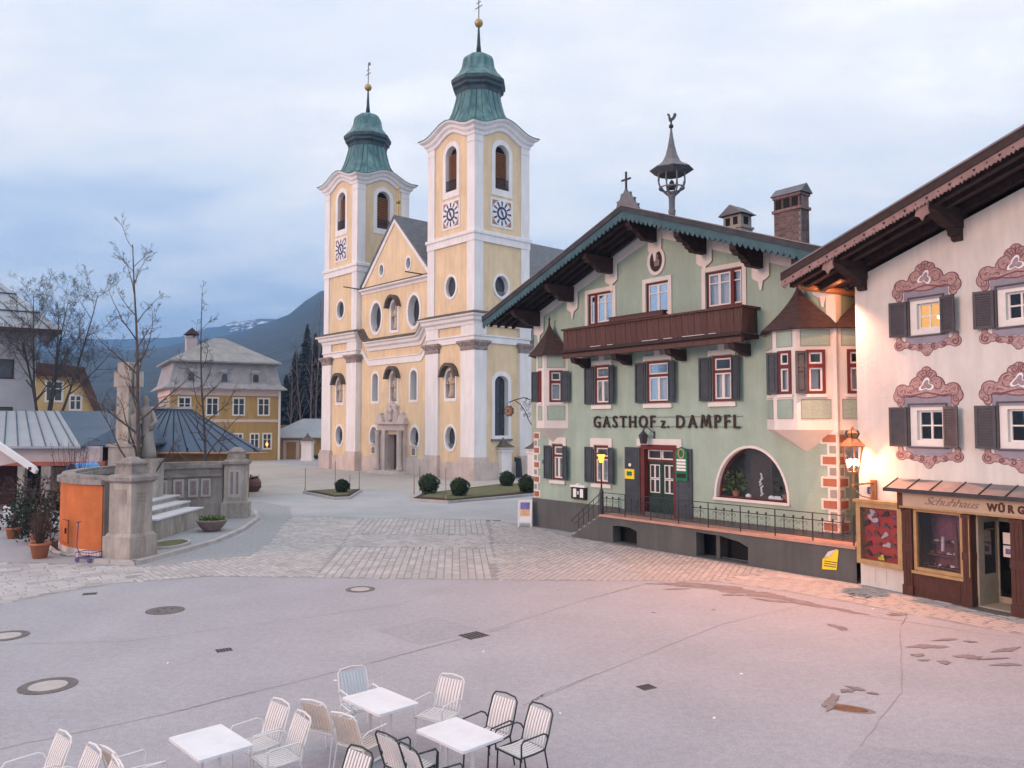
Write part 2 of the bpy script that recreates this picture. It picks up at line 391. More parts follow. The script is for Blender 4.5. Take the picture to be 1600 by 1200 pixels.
# ------------------------------------------------------------------ mesh helpers
class MB:
    def __init__(s):
        s.v = []; s.f = []
    def add(s, vs, fs):
        o = len(s.v)
        s.v += [tuple(p) for p in vs]
        s.f += [tuple(i + o for i in f) for f in fs]
        return s
    def box(s, x0, y0, z0, x1, y1, z1, mp=None):
        vs = [(x0, y0, z0), (x1, y0, z0), (x1, y1, z0), (x0, y1, z0), (x0, y0, z1), (x1, y0, z1), (x1, y1, z1), (x0, y1, z1)]
        if mp:
            vs = [mp(*p) for p in vs]
        return s.add(vs, [(0, 3, 2, 1), (4, 5, 6, 7), (0, 1, 5, 4), (1, 2, 6, 5), (2, 3, 7, 6), (3, 0, 4, 7)])
    def ext(s, poly, c0, c1, mp):
        n = len(poly)
        vs = [mp(a, b, c0) for a, b in poly] + [mp(a, b, c1) for a, b in poly]
        fs = [tuple(range(n)), tuple(range(2 * n - 1, n - 1, -1))]
        fs += [(i, (i + 1) % n, n + (i + 1) % n, n + i) for i in range(n)]
        return s.add(vs, fs)
    def panel(s, outer, holes, c, mp):
        loops = [outer] + list(holes)
        flat = [p for l in loops for p in l]
        tri = tessellate_polygon([[Vector((a, b, 0)) for a, b in l] for l in loops])
        return s.add([mp(a, b, c) for a, b in flat], [tuple(t) for t in tri])
    def ring(s, out_, inn, c0, c1, cb, mp):
        n = len(out_)
        vs = [mp(a, b, c0) for a, b in out_] + [mp(a, b, c0) for a, b in inn] + \
             [mp(a, b, c1) for a, b in out_] + [mp(a, b, cb) for a, b in inn]
        fs = []
        for i in range(n):
            j = (i + 1) % n
            fs += [(i, j, n + j, n + i), (i, 2 * n + i, 2 * n + j, j), (n + i, n + j, 3 * n + j, 3 * n + i)]
        return s.add(vs, fs)
    def tube(s, pts, r, n=6, closed=False):
        pts = [Vector(p) for p in pts]
        m = len(pts)
        rr = r if isinstance(r, (list, tuple)) else [r] * m
        rings = []
        up = None
        for i, p in enumerate(pts):
            a = pts[i - 1] if (i > 0 or closed) else p
            b = pts[(i + 1) % m] if (i < m - 1 or closed) else p
            d = (b - a)
            if d.length < 1e-9:
                d = Vector((0, 0, 1))
            d.normalize()
            if up is None:
                up = Vector((0, 0, 1)) if abs(d.z) < 0.9 else Vector((1, 0, 0))
            e1 = d.cross(up)
            if e1.length < 1e-6:
                e1 = d.orthogonal()
            e1.normalize()
            e2 = e1.cross(d); e2.normalize()
            up = e2
            rings.append([p + (e1 * math.cos(2 * math.pi * k / n) + e2 * math.sin(2 * math.pi * k / n)) * rr[i] for k in range(n)])
        return s.loft(rings, cap=not closed, wrap=closed)
    def loft(s, rings, cap=True, wrap=False):
        n = len(rings[0]); m = len(rings)
        vs = [p for rg in rings for p in rg]
        fs = []
        for i in range(m if wrap else m - 1):
            i2 = (i + 1) % m
            for k in range(n):
                k2 = (k + 1) % n
                fs.append((i * n + k, i * n + k2, i2 * n + k2, i2 * n + k))
        if cap and not wrap:
            fs.append(tuple(range(n - 1, -1, -1)))
            fs.append(tuple((m - 1) * n + k for k in range(n)))
        return s.add(vs, fs)
    def ringlathe(s, prof, n=16, c=(0, 0, 0), sx=1.0, sy=1.0):
        m = len(prof)
        rings = [[(c[0] + sx * r * math.cos(2 * math.pi * k / n), c[1] + sy * r * math.sin(2 * math.pi * k / n), c[2] + z) for r, z in prof] for k in range(n)]
        return s.loft(rings, cap=False, wrap=True)
    def lathe(s, prof, n=16, c=(0, 0, 0), ph=0.0, sx=1.0, sy=1.0):
        rings = [[(c[0] + sx * r * math.cos(ph + 2 * math.pi * k / n), c[1] + sy * r * math.sin(ph + 2 * math.pi * k / n), c[2] + z) for k in range(n)] for r, z in prof]
        return s.loft(rings)
    def sphere(s, c, r, n=10, m=7, sx=1, sy=1, sz=1):
        prof = [(r * math.sin(math.pi * i / m), -r * sz * math.cos(math.pi * i / m)) for i in range(m + 1)]
        prof[0] = (r * 0.02, prof[0][1]); prof[-1] = (r * 0.02, prof[-1][1])
        return s.lathe(prof, n, c, 0, sx, sy)
    def mesh(s, name, m, smooth=False):
        me = bpy.data.meshes.new(name)
        me.from_pydata(s.v, [], s.f)
        bm = bmesh.new(); bm.from_mesh(me)
        bmesh.ops.recalc_face_normals(bm, faces=bm.faces)
        bm.to_mesh(me); bm.free()
        if m:
            me.materials.append(MATS[m] if isinstance(m, str) else m)
        if smooth:
            for p in me.polygons:
                p.use_smooth = True
        return me
    def build(s, name, m, parent=None, smooth=False, label=None, cat=None, group=None, kind=None):
        o = bpy.data.objects.new(name, s.mesh(name, m, smooth))
        COL.objects.link(o)
        if parent:
            o.parent = parent
        return tag(o, label, cat, group, kind)

def tag(o, label=None, cat=None, group=None, kind=None):
    if label: o["label"] = label
    if cat: o["category"] = cat
    if group: o["group"] = group
    if kind: o["kind"] = kind
    return o
def thing(name, loc, rz, label, cat, group=None):
    o = bpy.data.objects.new(name, None)
    COL.objects.link(o)
    o.location = loc
    o.rotation_euler = (0, 0, R(rz))
    o.empty_display_size = 0.3
    return tag(o, label, cat, group)
def copy_tree(o, parent=None):
    c = o.copy()
    COL.objects.link(c)
    c.parent = parent
    for ch in o.children:
        copy_tree(ch, c)
    return c
def inst(name, me, parent, loc=(0, 0, 0), rot=(0, 0, 0), sc=(1, 1, 1)):
    o = bpy.data.objects.new(name, me)
    COL.objects.link(o)
    o.parent = parent
    o.location = loc; o.rotation_euler = rot; o.scale = sc
    return o
def rectp(x0, z0, x1, z1):
    return [(x0, z0), (x1, z0), (x1, z1), (x0, z1)]
def archp(cx, z0, zt, w, n=12, rise=None):
    r = w / 2; rise = r if rise is None else rise
    zs = zt - rise
    return [(cx - r, z0), (cx + r, z0)] + [(cx + r * math.cos(math.pi * i / n), zs + rise * math.sin(math.pi * i / n)) for i in range(n + 1)]
def ovalp(cx, cz, rx, rz, n=24):
    return [(cx + rx * math.cos(2 * math.pi * i / n), cz + rz * math.sin(2 * math.pi * i / n)) for i in range(n)]
def smooth01(t):
    t = max(0, min(1, t)); return t * t * (3 - 2 * t)
def text_mesh(body, size, m, depth=0.02, offset=0.0, shear=0.0, spacing=1.0, align='LEFT'):
    cu = bpy.data.curves.new("txt", 'FONT')
    cu.body = body; cu.size = size; cu.extrude = depth; cu.offset = offset; cu.shear = shear
    cu.space_character = spacing; cu.align_x = align
    cu.resolution_u = 3
    o = bpy.data.objects.new("txt", cu)
    COL.objects.link(o)
    dg = bpy.context.evaluated_depsgraph_get()
    me = bpy.data.meshes.new_from_object(o.evaluated_get(dg))
    bpy.data.objects.remove(o); bpy.data.curves.remove(cu)
    me.materials.clear(); me.materials.append(MATS[m])
    return me
# ================================================================== GROUND
def inpoly(x, y, poly):
    r = False; n = len(poly)
    for i in range(n):
        x1, y1 = poly[i]; x2, y2 = poly[(i + 1) % n]
        if (y1 > y) != (y2 > y) and x < (x2 - x1) * (y - y1) / (y2 - y1) + x1:
            r = not r
    return r
def sheet(name, poly, z, m, parent=None, kind='structure'):
    b = MB(); b.panel(poly, [], z, lambda a, bb, c: (a, bb, c))
    return b.build(name, m, parent, kind=None if parent else kind)

g = MB()
g.box(-2450, -280, -1.0, 2450, 2450, 0.0)
ground = g.build('ground', 'asphalt', kind='structure')

# raised terrain behind the church, mountains
def ridge_mesh(name, m, prof, d0, d1, seed, rough, nx=120, ny=14):
    """hill strip: prof gives (azimuth tan, elevation tan) of the crest; d0..d1 metres deep"""
    rr = random.Random(seed)
    ph = [(rr.uniform(0, 6.28), rr.uniform(0.6, 1.4)) for _ in range(8)]
    def crest(t):
        for (a, b), (c, d) in zip(prof, prof[1:]):
            if a <= t <= c:
                return b + (d - b) * smooth01((t - a) / (c - a)) * 1.0
        return prof[0][1] if t < prof[0][0] else prof[-1][1]
    vs = []; fs = []
    t0, t1 = prof[0][0], prof[-1][0]
    for j in range(ny + 1):
        v = j / ny
        for i in range(nx + 1):
            t = t0 + (t1 - t0) * i / nx
            d = d0 + (d1 - d0) * v
            h = crest(t) * d1 * (v ** 0.8)
            w = sum(math.sin(p + (k + 1) * q * (t * 9 + v * 2.2)) / (k + 1.5) for k, (p, q) in enumerate(ph))
            w2 = sum(math.sin(q * 3 + (k + 2) * p * (t * 31 + v * 5)) / (k + 2) for k, (p, q) in enumerate(ph))
            h += rough * d1 * (w * 0.6 + w2 * 0.35) * v
            vs.append((t * d, d, max(-2.0, h - 1.0) + (4.8 * v)))
    for j in range(ny):
        for i in range(nx):
            a = j * (nx + 1) + i
            fs.append((a, a + 1, a + nx + 2, a + nx + 1))
    b = MB(); b.add(vs, fs)
    return b.build(name, m, smooth=True, kind='structure')
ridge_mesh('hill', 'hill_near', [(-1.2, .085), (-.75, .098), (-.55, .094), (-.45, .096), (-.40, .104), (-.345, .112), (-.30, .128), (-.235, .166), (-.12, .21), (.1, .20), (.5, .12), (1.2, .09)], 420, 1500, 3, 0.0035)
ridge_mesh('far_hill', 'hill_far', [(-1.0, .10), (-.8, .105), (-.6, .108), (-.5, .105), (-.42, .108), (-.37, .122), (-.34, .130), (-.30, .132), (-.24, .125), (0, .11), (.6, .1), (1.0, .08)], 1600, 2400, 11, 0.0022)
sn = MB()
rs = random.Random(5)
for k in range(70):
    t = rs.uniform(-.352, -.285); d = rs.uniform(2240, 2385)
    h = (.122 + .006 * math.sin((t + .36) * 40)) * 2400 * ((d - 1600) / 800) ** .8 + 9
    n = 7; w = rs.uniform(3, 15); hh = rs.uniform(1, 3.5)
    c = [(t * d + w * math.cos(6.28 * i / n) * rs.uniform(.6, 1.1), d - 30 + 8 * math.sin(6.28 * i / n), h + hh * math.sin(6.28 * i / n) * rs.uniform(.5, 1.1)) for i in range(n)]
    c2 = [(x, y + 14, z - 6) for x, y, z in c]
    sn.loft([c, c2])
sn.build('snow_field', 'snow', kind='stuff', label='patches of old snow on the distant mountain crest', cat='snow')

# ---- paved areas as thin sheets
PAVE = [(-34, 15.0), (-13.59, 21.49), (-12.88, 22.94), (-11.92, 24.3), (-9.45, 25.41), (-6.38, 25.2), (0, 24.8), (3.91, 24.69), (6.2, 24.6), (7.6, 23.4), (9.26, 21.49), (10.75, 19.46), (11.65, 18.47), (14.0, 16.0),
        (15.2, 16.2), (12.6, 20.2), (10.35, 24.25), (2.35, 34.6), (1.0, 37.6), (-1.28, 40.34), (-6.82, 40.9), (-11.5, 42.0), (-10.9, 38.0), (-9.9, 33.0), (-9.6, 29.4), (-12.4, 27.2), (-16.5, 28.0), (-34, 30)]
pav = sheet('cobble_pavement', PAVE, 0.004, 'joint')
FINE = [(-12.4, 27.2), (-9.6, 29.4), (-9.9, 33.0), (-10.9, 38.0), (-11.5, 42.0), (-12.8, 46.5), (-15.5, 49.5), (-17.0, 48.0), (-13.9, 44.0), (-12.3, 40.0), (-11.6, 35.0), (-12.2, 30.0)]
sheet('fine_cobble_band', FINE, 0.005, 'fine_cobble')
FORE = [(-17.2, 53.0), (-14.2, 56.2), (-10.4, 57.6), (-6.3, 55.8), (-2.5, 60.0), (3.5, 64.0), (9, 70), (-3.1, 69.5), (-21.6, 90), (-34, 104), (-52, 100), (-40, 66), (-24, 58)]
sheet('church_forecourt', FORE, 0.004, 'forecourt')
sheet('road', [(-17.2, 52.8), (-16.2, 49.5), (-12.9, 46.5), (-11.6, 42.1), (-6.82, 41.0), (-1.28, 40.44), (1.0, 37.8), (9, 46), (9.2, 69.8), (3.6, 63.8), (-2.4, 59.8), (-6.2, 55.6), (-10.4, 57.4), (-14.1, 56.0)], 0.003, 'asphalt_road')
ln = MB()
for a, b in (((-24.5, 63.2), (-14.4, 59.0)), ((-14.4, 59.0), (-9.0, 59.4)), ((-9, 59.4), (-4.5, 61.5))):
    d = Vector((b[0] - a[0], b[1] - a[1])).normalized() * 0.12
    ln.panel([(a[0] + d.y, a[1] - d.x), (b[0] + d.y, b[1] - d.x), (b[0] - d.y, b[1] + d.x), (a[0] - d.y, a[1] + d.x)], [], 0.009, lambda p, q, c: (p, q, c))
ln.build('paving_line', 'kerb', bpy.data.objects['church_forecourt'])

# ---- setts: real stones
stones = []                                   # (cx, cy, lx, ly, angle, h)
def lay(region, org, ang, wcol, lmin, lmax, excl=None, jit=0.02, seed=1):
    rr = random.Random(seed)
    ca, sa = math.cos(ang), math.sin(ang)
    xs = [p[0] for p in region]; ys = [p[1] for p in region]
    # local frame: u across the course, v along it
    us = []; vs = []
    for px, py in region:
        dx, dy = px - org[0], py - org[1]
        us.append(dx * ca + dy * sa); vs.append(-dx * sa + dy * ca)
    u = min(us)
    while u < max(us):
        w = wcol * rr.uniform(.9, 1.1)
        v = min(vs) - rr.uniform(0, lmax)
        while v < max(vs):
            l = rr.uniform(lmin, lmax)
            cu, cv = u + w / 2, v + l / 2
            px, py = org[0] + cu * ca - cv * sa, org[1] + cu * sa + cv * ca
            if inpoly(px, py, region) and not (excl and excl(px, py)):
                stones.append((px, py, w - .035, l - .035, ang + rr.uniform(-jit, jit), rr.uniform(.012, .024)))
            v += l
        u += w
A0 = R(6.0)
MIDR = [(-6.05, 25.3), (-.55, 24.95), (-1.22, 40.1), (-7.5, 40.8)]
MIDR = [(-6.05, 25.3), (-.55, 24.95), (-1.22, 40.2), (-7.5, 40.8)]
def clip(a, b):
    return lambda x, y: not (a <= y + .08 * x < b)
lay(MIDR, (-6.05, 25.3), R(4.0), .25, .22, .40, seed=2, excl=clip(0, 31.0), jit=.03)
lay(MIDR, (-6.05, 25.3), R(40.0), .19, .18, .28, seed=12, excl=clip(31.1, 34.6), jit=.10)
lay(MIDR, (-6.05, 25.3), R(4.0), .25, .22, .40, seed=22, excl=clip(34.7, 99), jit=.03)
LEFTR = [(-11.4, 24.6), (-9.45, 25.55), (-6.2, 25.35), (-7.62, 40.8), (-11.3, 41.8), (-10.8, 38.0), (-9.8, 33.0), (-9.5, 29.4), (-12.3, 27.1)]
lay(LEFTR, (-8, 30), R(38), .20, .2, .34, seed=3, jit=.12)
RIGHTR = [(-.40, 24.9), (3.91, 24.8), (6.2, 24.7), (8.3, 26.5), (2.3, 34.4), (1.0, 37.4), (-1.05, 40.0)]
lay(RIGHTR, (3, 29), R(-22), .20, .2, .36, seed=4, jit=.12)
BRICKR = [(6.3, 24.6), (7.65, 23.45), (9.3, 21.55), (10.8, 19.5), (13.9, 16.2), (14.9, 16.6), (12.5, 20.1), (10.3, 24.15), (8.4, 26.4)]
lay(BRICKR, (9, 22), R(32), .24, .36, .62, seed=5)
BANDR = [(-33, 15.5), (-13.65, 21.6), (-13.0, 23.0), (-12.0, 24.4), (-11.5, 24.65), (-12.4, 27.0), (-16.6, 27.8), (-24, 29), (-33, 29.5)]
lay(BANDR, (-14, 24), R(-52), .28, .40, .80, seed=6, excl=lambda x, y: x < -23.5)
stones.sort(key=lambda s: s[0] ** 2 + s[1] ** 2)
def stone_geo(cx, cy, w, l, a, h):
    ca, sa = math.cos(a), math.sin(a)
    def q(u, v, z): return (cx + u * ca - v * sa, cy + u * sa + v * ca, z)
    w2, l2 = w / 2, l / 2; k = .78
    vs = [q(-w2, -l2, .003), q(w2, -l2, .003), q(w2, l2, .003), q(-w2, l2, .003),
          q(-w2 * k, -l2 * .86, h), q(w2 * k, -l2 * .86, h), q(w2 * k, l2 * .86, h), q(-w2 * k, l2 * .86, h)]
    return vs, [(4, 5, 6, 7), (0, 1, 5, 4), (1, 2, 6, 5), (2, 3, 7, 6), (3, 0, 4, 7)]
vis = [s for s in stones if abs(s[0] / s[1]) < .66]
single = set(id(s) for s in vis[:300])
unit = MB(); unit.add(*stone_geo(0, 0, 1, 1, 0, 1.0))
sett_me = unit.mesh('sett', 'sett'); sett_me2 = unit.mesh('sett', 'sett_pink')
rest = MB(); rest2 = MB()
for s in stones:
    pink = s[0] > 4.0
    if id(s) in single:
        inst('sett', sett_me2 if pink else sett_me, pav, (s[0], s[1], 0), (0, 0, s[4]), (s[2], s[3], s[5]))
    else:
        (rest2 if pink else rest).add(*stone_geo(*s))
rest.build('sett_field', 'sett', pav, kind='stuff')
rest2.build('brick_field', 'sett_pink', pav, kind='stuff')

# ---- manholes, drains, cracks, stains
def disc(b, x, y, r0, r1, z, h, n=28):
    (b.ringlathe if r0 > 0 else b.lathe)([(max(r0, .001), z), (r1, z), (r1, z + h), (max(r0, .001), z + h)], n, (x, y, 0))
def manhole(x, y, r, label, lid):
    t = thing('manhole_cover', (x, y, 0), 0, label, 'manhole', 'manhole covers in the square')
    b = MB(); disc(b, 0, 0, r * .66, r, 0, .012); b.build('ring', 'iron', t)
    b = MB(); disc(b, 0, 0, 0, r * .66, 0, .010); b.build('lid', lid, t)
    for k in range(6 if lid == 'iron' else 0):
        b = MB(); a = k * 1.047; disc(b, r * .42 * math.cos(a), r * .42 * math.sin(a), 0, r * .07, .010, .002, 10); b.build('vent_hole', 'black', t)
manhole(-8.5, 14.91, .49, 'large round manhole with pale centre nearest the left edge', 'concrete_lid')
manhole(-11.45, 18.36, .47, 'round manhole with pale centre cut by the left picture edge', 'concrete_lid')
manhole(-4.4, 23.46, .42, 'small round manhole with pale centre just before the setts', 'concrete_lid')
manhole(-8.92, 20.84, .47, 'solid dark iron manhole cover before the memorial', 'iron')
def drain(x, y, w, l, rz, label, m='iron'):
    t = thing('drain_grate', (x, y, 0), rz, label, 'drain', 'drain grates in the square')
    b = MB(); b.box(-w / 2, -l / 2, 0, w / 2, l / 2, .006); b.build('frame', m, t)
    for k in range(5):
        b = MB(); u = -w / 2 + w * (k + .5) / 5; b.box(u - w * .05, -l * .42, .006, u + w * .05, l * .42, .010); b.build('slot', 'black', t)
drain(-.87, 18.41, .55, .5, 40, 'square iron drain grate with a crack running into it')
drain(-6.11, 17.23, .32, .26, 30, 'small dark iron drain cover left of the tables')
drain(-11.92, 22.85, .36, .3, 20, 'small iron drain cover on the edge of the paving left')
drain(-3.52, 31.1, .55, .5, 4, 'iron drain grate set amid the middle setts')
drain(2.45, 14.84, .30, .26, 30, 'small lone drain cover in the open asphalt right of the tables')
drain(9.72, 22.5, .85, .8, -55, 'blue grey cellar grate in the brick strip by the shop', 'grate_blue')
drain(-.9, 39.9, .7, .35, 0, 'narrow drain grate at the far edge of the setts')
t = thing('rusty_lid', (5.65, 13.75, 0), -25, 'rust brown oblong lid in the asphalt at lower right', 'manhole')
b = MB(); b.ext(ovalp(0, 0, .33, .14), 0, .008, lambda a, bb, c: (a, bb, c)); b.build('lid', 'rust', t)
b = MB(); b.ext(ovalp(.02, 0, .43, .19), 0, .004, lambda a, bb, c: (a, bb, c)); b.build('rim', 'stain', t)

def crack(pts, w, seed):
    rr = random.Random(seed); up = []; dn = []
    n = 26
    for i in range(n + 1):
        t = i / n
        x = pts[0][0] + (pts[1][0] - pts[0][0]) * t + rr.uniform(-.02, .02)
        y = pts[0][1] + (pts[1][1] - pts[0][1]) * t + rr.uniform(-.025, .025)
        ww = w * (.25 + .75 * math.sin(math.pi * min(1, t * 1.0 + .02))) * rr.uniform(.4, 1.2)
        up.append((x, y + ww)); dn.append((x, y - ww))
    b = MB()
    b.add([(x, y, .004) for x, y in up + dn], [(i, i + 1, n + 1 + i + 1, n + 1 + i) for i in range(n)])
    b.build('crack', 'crack', ground)
crack(((-5.72, 13.49), (-4.6, 14.63)), .018, 1)
crack(((-2.83, 16.32), (-1.05, 18.2)), .02, 2)
crack(((-.6, 18.6), (.1, 19.3)), .014, 3)
crack(((.33, 14.1), (.6, 14.5)), .05, 4)
crack(((.6, 14.5), (1.9, 15.9)), .012, 5)
crack(((2.01, 22.11), (4.2, 24.5)), .03, 6)
crack(((9.2, 19.2), (9.9, 20.3)), .03, 7)
crack(((8.4, 20.7), (11.2, 18.2)), .016, 8)
mat('asphalt_patch', (0.325, 0.325, 0.36), 0.9, 0.05, 0.5, speck=0.16, bump=0.25, bscale=60)
mat('tar', (0.27, 0.262, 0.282), 0.85, 0.12, 2.0)
for k, (pl, m_) in enumerate((([(1.4, 7.5), (5.2, 12.2), (11.5, 10.6), (12, 5), (3, 5)], 'asphalt_patch'), ([(-13, 11.4), (-9.9, 14.0), (-8.0, 12.0), (-10.9, 9.6)], 'asphalt_patch'), ([(-3.2, 18.9), (-1.9, 20.1), (-.7, 18.9), (-2.0, 17.6)], 'asphalt_patch'))):
    b = MB(); b.panel(pl, [], .0021 + .0004 * k, lambda p, q, c: (p, q, c)); b.build('asphalt_repair', m_, ground)
def seam(pts, w=.018, seed=0):
    rr = random.Random(seed); b = MB(); up = []; dn = []
    for (x0, y0), (x1, y1) in zip(pts, pts[1:]):
        n = max(4, int(math.hypot(x1 - x0, y1 - y0) / .25)); d = Vector((x1 - x0, y1 - y0)).normalized()
        for i in range(n):
            t = i / n; j = rr.uniform(-.02, .02); ww = w * rr.uniform(.3, 1.3)
            x, y = x0 + (x1 - x0) * t - d.y * j, y0 + (y1 - y0) * t + d.x * j
            up.append((x - d.y * ww, y + d.x * ww, .0034)); dn.append((x + d.y * ww, y - d.x * ww, .0034))
    n = len(up); b.add(up + dn, [(i, i + 1, n + i + 1, n + i) for i in range(n - 1)]); b.build('tar_seam', 'tar', ground)
seam([(-9.5, 10.6), (-5.72, 13.49), (-2.83, 16.32), (-.87, 18.41), (2.0, 22.1), (4.2, 24.5)], .014, 1)
seam([(.2, 13.9), (1.9, 15.9), (5.0, 19.4), (8.2, 21.8)], .012, 2)
seam([(5.2, 12.2), (7.0, 14.6), (9.2, 19.2)], .012, 3)
seam([(-13.2, 17.5), (-8.5, 17.9), (-3.0, 21.5), (-1.5, 24.6)], .009, 4)
def stain(cx, cy, rx, ry, rot, seed, m='stain', z=.0045, n=72, rag=.6):
    rr = random.Random(seed)
    ph = [rr.uniform(0, 6.28) for _ in range(14)]
    pl = []
    for i in range(n):
        a = 6.283 * i / n
        k = 1 + rag * sum(math.sin((j + 2) * a + ph[j]) / (j * .6 + 1.6) for j in range(14)) * .5
        k = max(.15, k)
        u, v = rx * k * math.cos(a), ry * k * math.sin(a)
        c, s = math.cos(R(rot)), math.sin(R(rot))
        pl.append((cx + u * c - v * s, cy + u * s + v * c))
    b = MB(); b.panel(pl, [], z, lambda p, q, c: (p, q, c))
    b.build('wet_stain', m, ground)
for k, a in enumerate([(4.6, 24.2, .5, .10, -5), (5.5, 24.0, .9, .38, -15), (6.3, 23.55, .8, .38, -35), (6.9, 22.85, .7, .36, -45), (7.6, 22.0, .9, .26, -48), (8.5, 20.9, .5, .16, -50), (6.2, 22.7, .35, .12, -10), (4.75, 23.5, .3, .09, 10), (7.1, 21.95, .5, .12, -25), (9.7, 20.4, .22, .16, 0),
                       (7.7, 19.15, .12, .3, 10), (8.98, 17.5, .33, .16, 0), (8.42, 16.85, .14, .10, 0), (9.4, 16.75, .26, .13, 10), (8.7, 16.36, .12, .12, 0), (10.5, 17.25, .35, .10, 20), (9.85, 16.2, .3, .08, 0), (9.67, 18.05, .26, .08, 10), (10.1, 17.88, .14, .06, 0), (8.36, 16.5, .1, .07, 0), (9.82, 16.6, .3, .05, 10),
                       (5.5, 14.05, .10, .42, -35), (6.04, 14.65, .16, .08, 10), (6.25, 14.75, .07, .16, 30), (6.42, 14.5, .08, .06, 0), (3.6, 20.6, .05, .03, 0), (5.2, 20.9, .06, .03, 0)]):
    stain(*a, seed=40 + k, z=.0045 + .0004 * k)
rl = random.Random(3)
LIT = ['tiny white scrap above the farthest table', 'tiny white scrap in the middle right asphalt', 'tiny white scrap right of the black chairs', 'tiny white scrap near the blue grey cellar grate', 'tiny white scrap left of the farthest table', 'tiny white scrap just right of the outermost black chair', 'tiny white scrap near the small left drain cover']
for k, (x, y) in enumerate([(-.6, 17.1), (4.4, 15.6), (3.3, 13.3), (9.35, 21.0), (-3.3, 15.2), (.8, 13.5), (-6.9, 16.3)]):
    b = MB(); b.lathe([(.001, 0), (.035, .004), (.028, .018), (.001, .022)], 7, (0, 0, 0), sx=rl.uniform(.6, 1.3))
    o = b.build('litter_scrap', 'paper_white', label=LIT[k], cat='litter', group='white litter scraps on the asphalt')
    o.location = (x, y, 0.0)
# ================================================================== CHURCH
CH = thing('church', (-11.93, 77.60, 0), -48.0, 'large yellow baroque church with two green copper onion towers and white pilasters', 'church')
def part(b, name, m, par=None, smooth=False):
    return b.build(name, m, par or CH, smooth)
NS = 16
def square_ring(xc, yc, hx, hy, z, amp=0.0, tower=True, mixr=None, R_=0.0):
    pts = []
    for side in range(4):
        for i in range(NS):
            t = -1 + 2 * i / NS
            if side == 0: x, y, u = t * hx, -hy, t
            elif side == 1: x, y, u = hx, t * hy, t
            elif side == 2: x, y, u = -t * hx, hy, t
            else: x, y, u = -hx, -t * hy, t
            s = abs(u)
            bump = 0.5 + 0.5 * math.cos(math.pi * min(1, s / .80)) if s < .80 else 0
            if mixr:
                th = math.atan2(y / hy, x / hx)
                k = (th + math.pi / 8) % (math.pi / 4) - math.pi / 8
                rr = R_ * math.cos(math.pi / 8) / math.cos(k)
                x = x + (rr * math.cos(th) - x) * mixr; y = y + (rr * math.sin(th) - y) * mixr
                bump *= (1 - mixr) ** 1.2
            pts.append((xc + x, yc + y, z + amp * bump))
    return pts
def moulding(name, m, xc, yc, hx, hy, layers, amp=0.0, par=None):
    b = MB()
    b.loft([square_ring(xc, yc, hx + o, hy + o, z, amp) for o, z in layers], cap=not amp)
    return part(b, name, m, par)

def statue(par, mp, a, z, h, c=0.25, m='statue'):
    """small robed figure standing in a niche, one continuous mesh"""
    w = h * .17
    prof = [(w * 1.05, 0), (w * 1.0, .12 * h), (w * .8, .38 * h), (w * .92, .58 * h), (w * 1.12, .74 * h), (w * .8, .82 * h), (w * .34, .85 * h), (w * .42, .90 * h), (w * .46, .94 * h), (w * .3, .99 * h), (w * .04, h)]
    n = 10; rings = []
    for i, (r, zz) in enumerate(prof):
        sway = .05 * h * math.sin(zz / h * 4)
        rings.append([mp(a + sway + r * math.cos(6.283 * k / n), z + zz, c + .7 * r * math.sin(6.283 * k / n)) for k in range(n)])
    b = MB(); b.loft(rings)
    for sg in (-1, 1):
        p0 = (a + sg * w * 1.0, z + .74 * h, c); p1 = (a + sg * w * 1.35, z + .58 * h, c - .1); p2 = (a + sg * w * .3, z + .55 * h, c - .28)
        b.tube([mp(*p0), mp(*p1), mp(*p2)], [w * .32, w * .3, w * .2], 6)
    return b.build('statue', m, par, True)

def hood(par, mp, a, zt, w, c=0):
    """little shingled arched roof over a niche"""
    out = [(a + (w / 2 + .28) * math.cos(math.pi * i / 12) * (1.12 if i in (0, 12) else 1), zt - .75 + (.95 + .12 * math.sin(math.pi * i / 12)) * math.sin(math.pi * i / 12) + (-.18 if i in (0, 12) else 0)) for i in range(13)]
    inn = [(a + (w / 2 + .06) * math.cos(math.pi * i / 12), zt - .75 + .78 * math.sin(math.pi * i / 12)) for i in range(13)]
    b = MB(); b.ext(out + inn[::-1], c - .55, c + .05, mp)
    return b.build('niche_hood', 'shingle_dark', par)

def opening(par, name, shape, surround, mp, reveal, pane_c, pane_m='pane_church', proud=-.05, base=.12):
    """white surround + deep reveal, pane behind it"""
    b = MB(); b.ring(surround, shape, proud + base, base, base + reveal, mp)
    w = b.build(name, 'ch_white', par)
    b = MB(); b.panel(shape, [], base + pane_c, mp)
    b.build('pane', pane_m, w)
    return w

def muntins(w, mp, x0, z0, x1, z1, nx, nz, c, m='win_white', t=.03):
    b = MB()
    for i in range(1, nx):
        x = x0 + (x1 - x0) * i / nx; b.ext(rectp(x - t, z0, x + t, z1), c - .03, c, mp)
    for i in range(1, nz):
        z = z0 + (z1 - z0) * i / nz; b.ext(rectp(x0, z - t, x1, z + t), c - .035, c - .005, mp)
    b.build('glazing_bars', m, w)

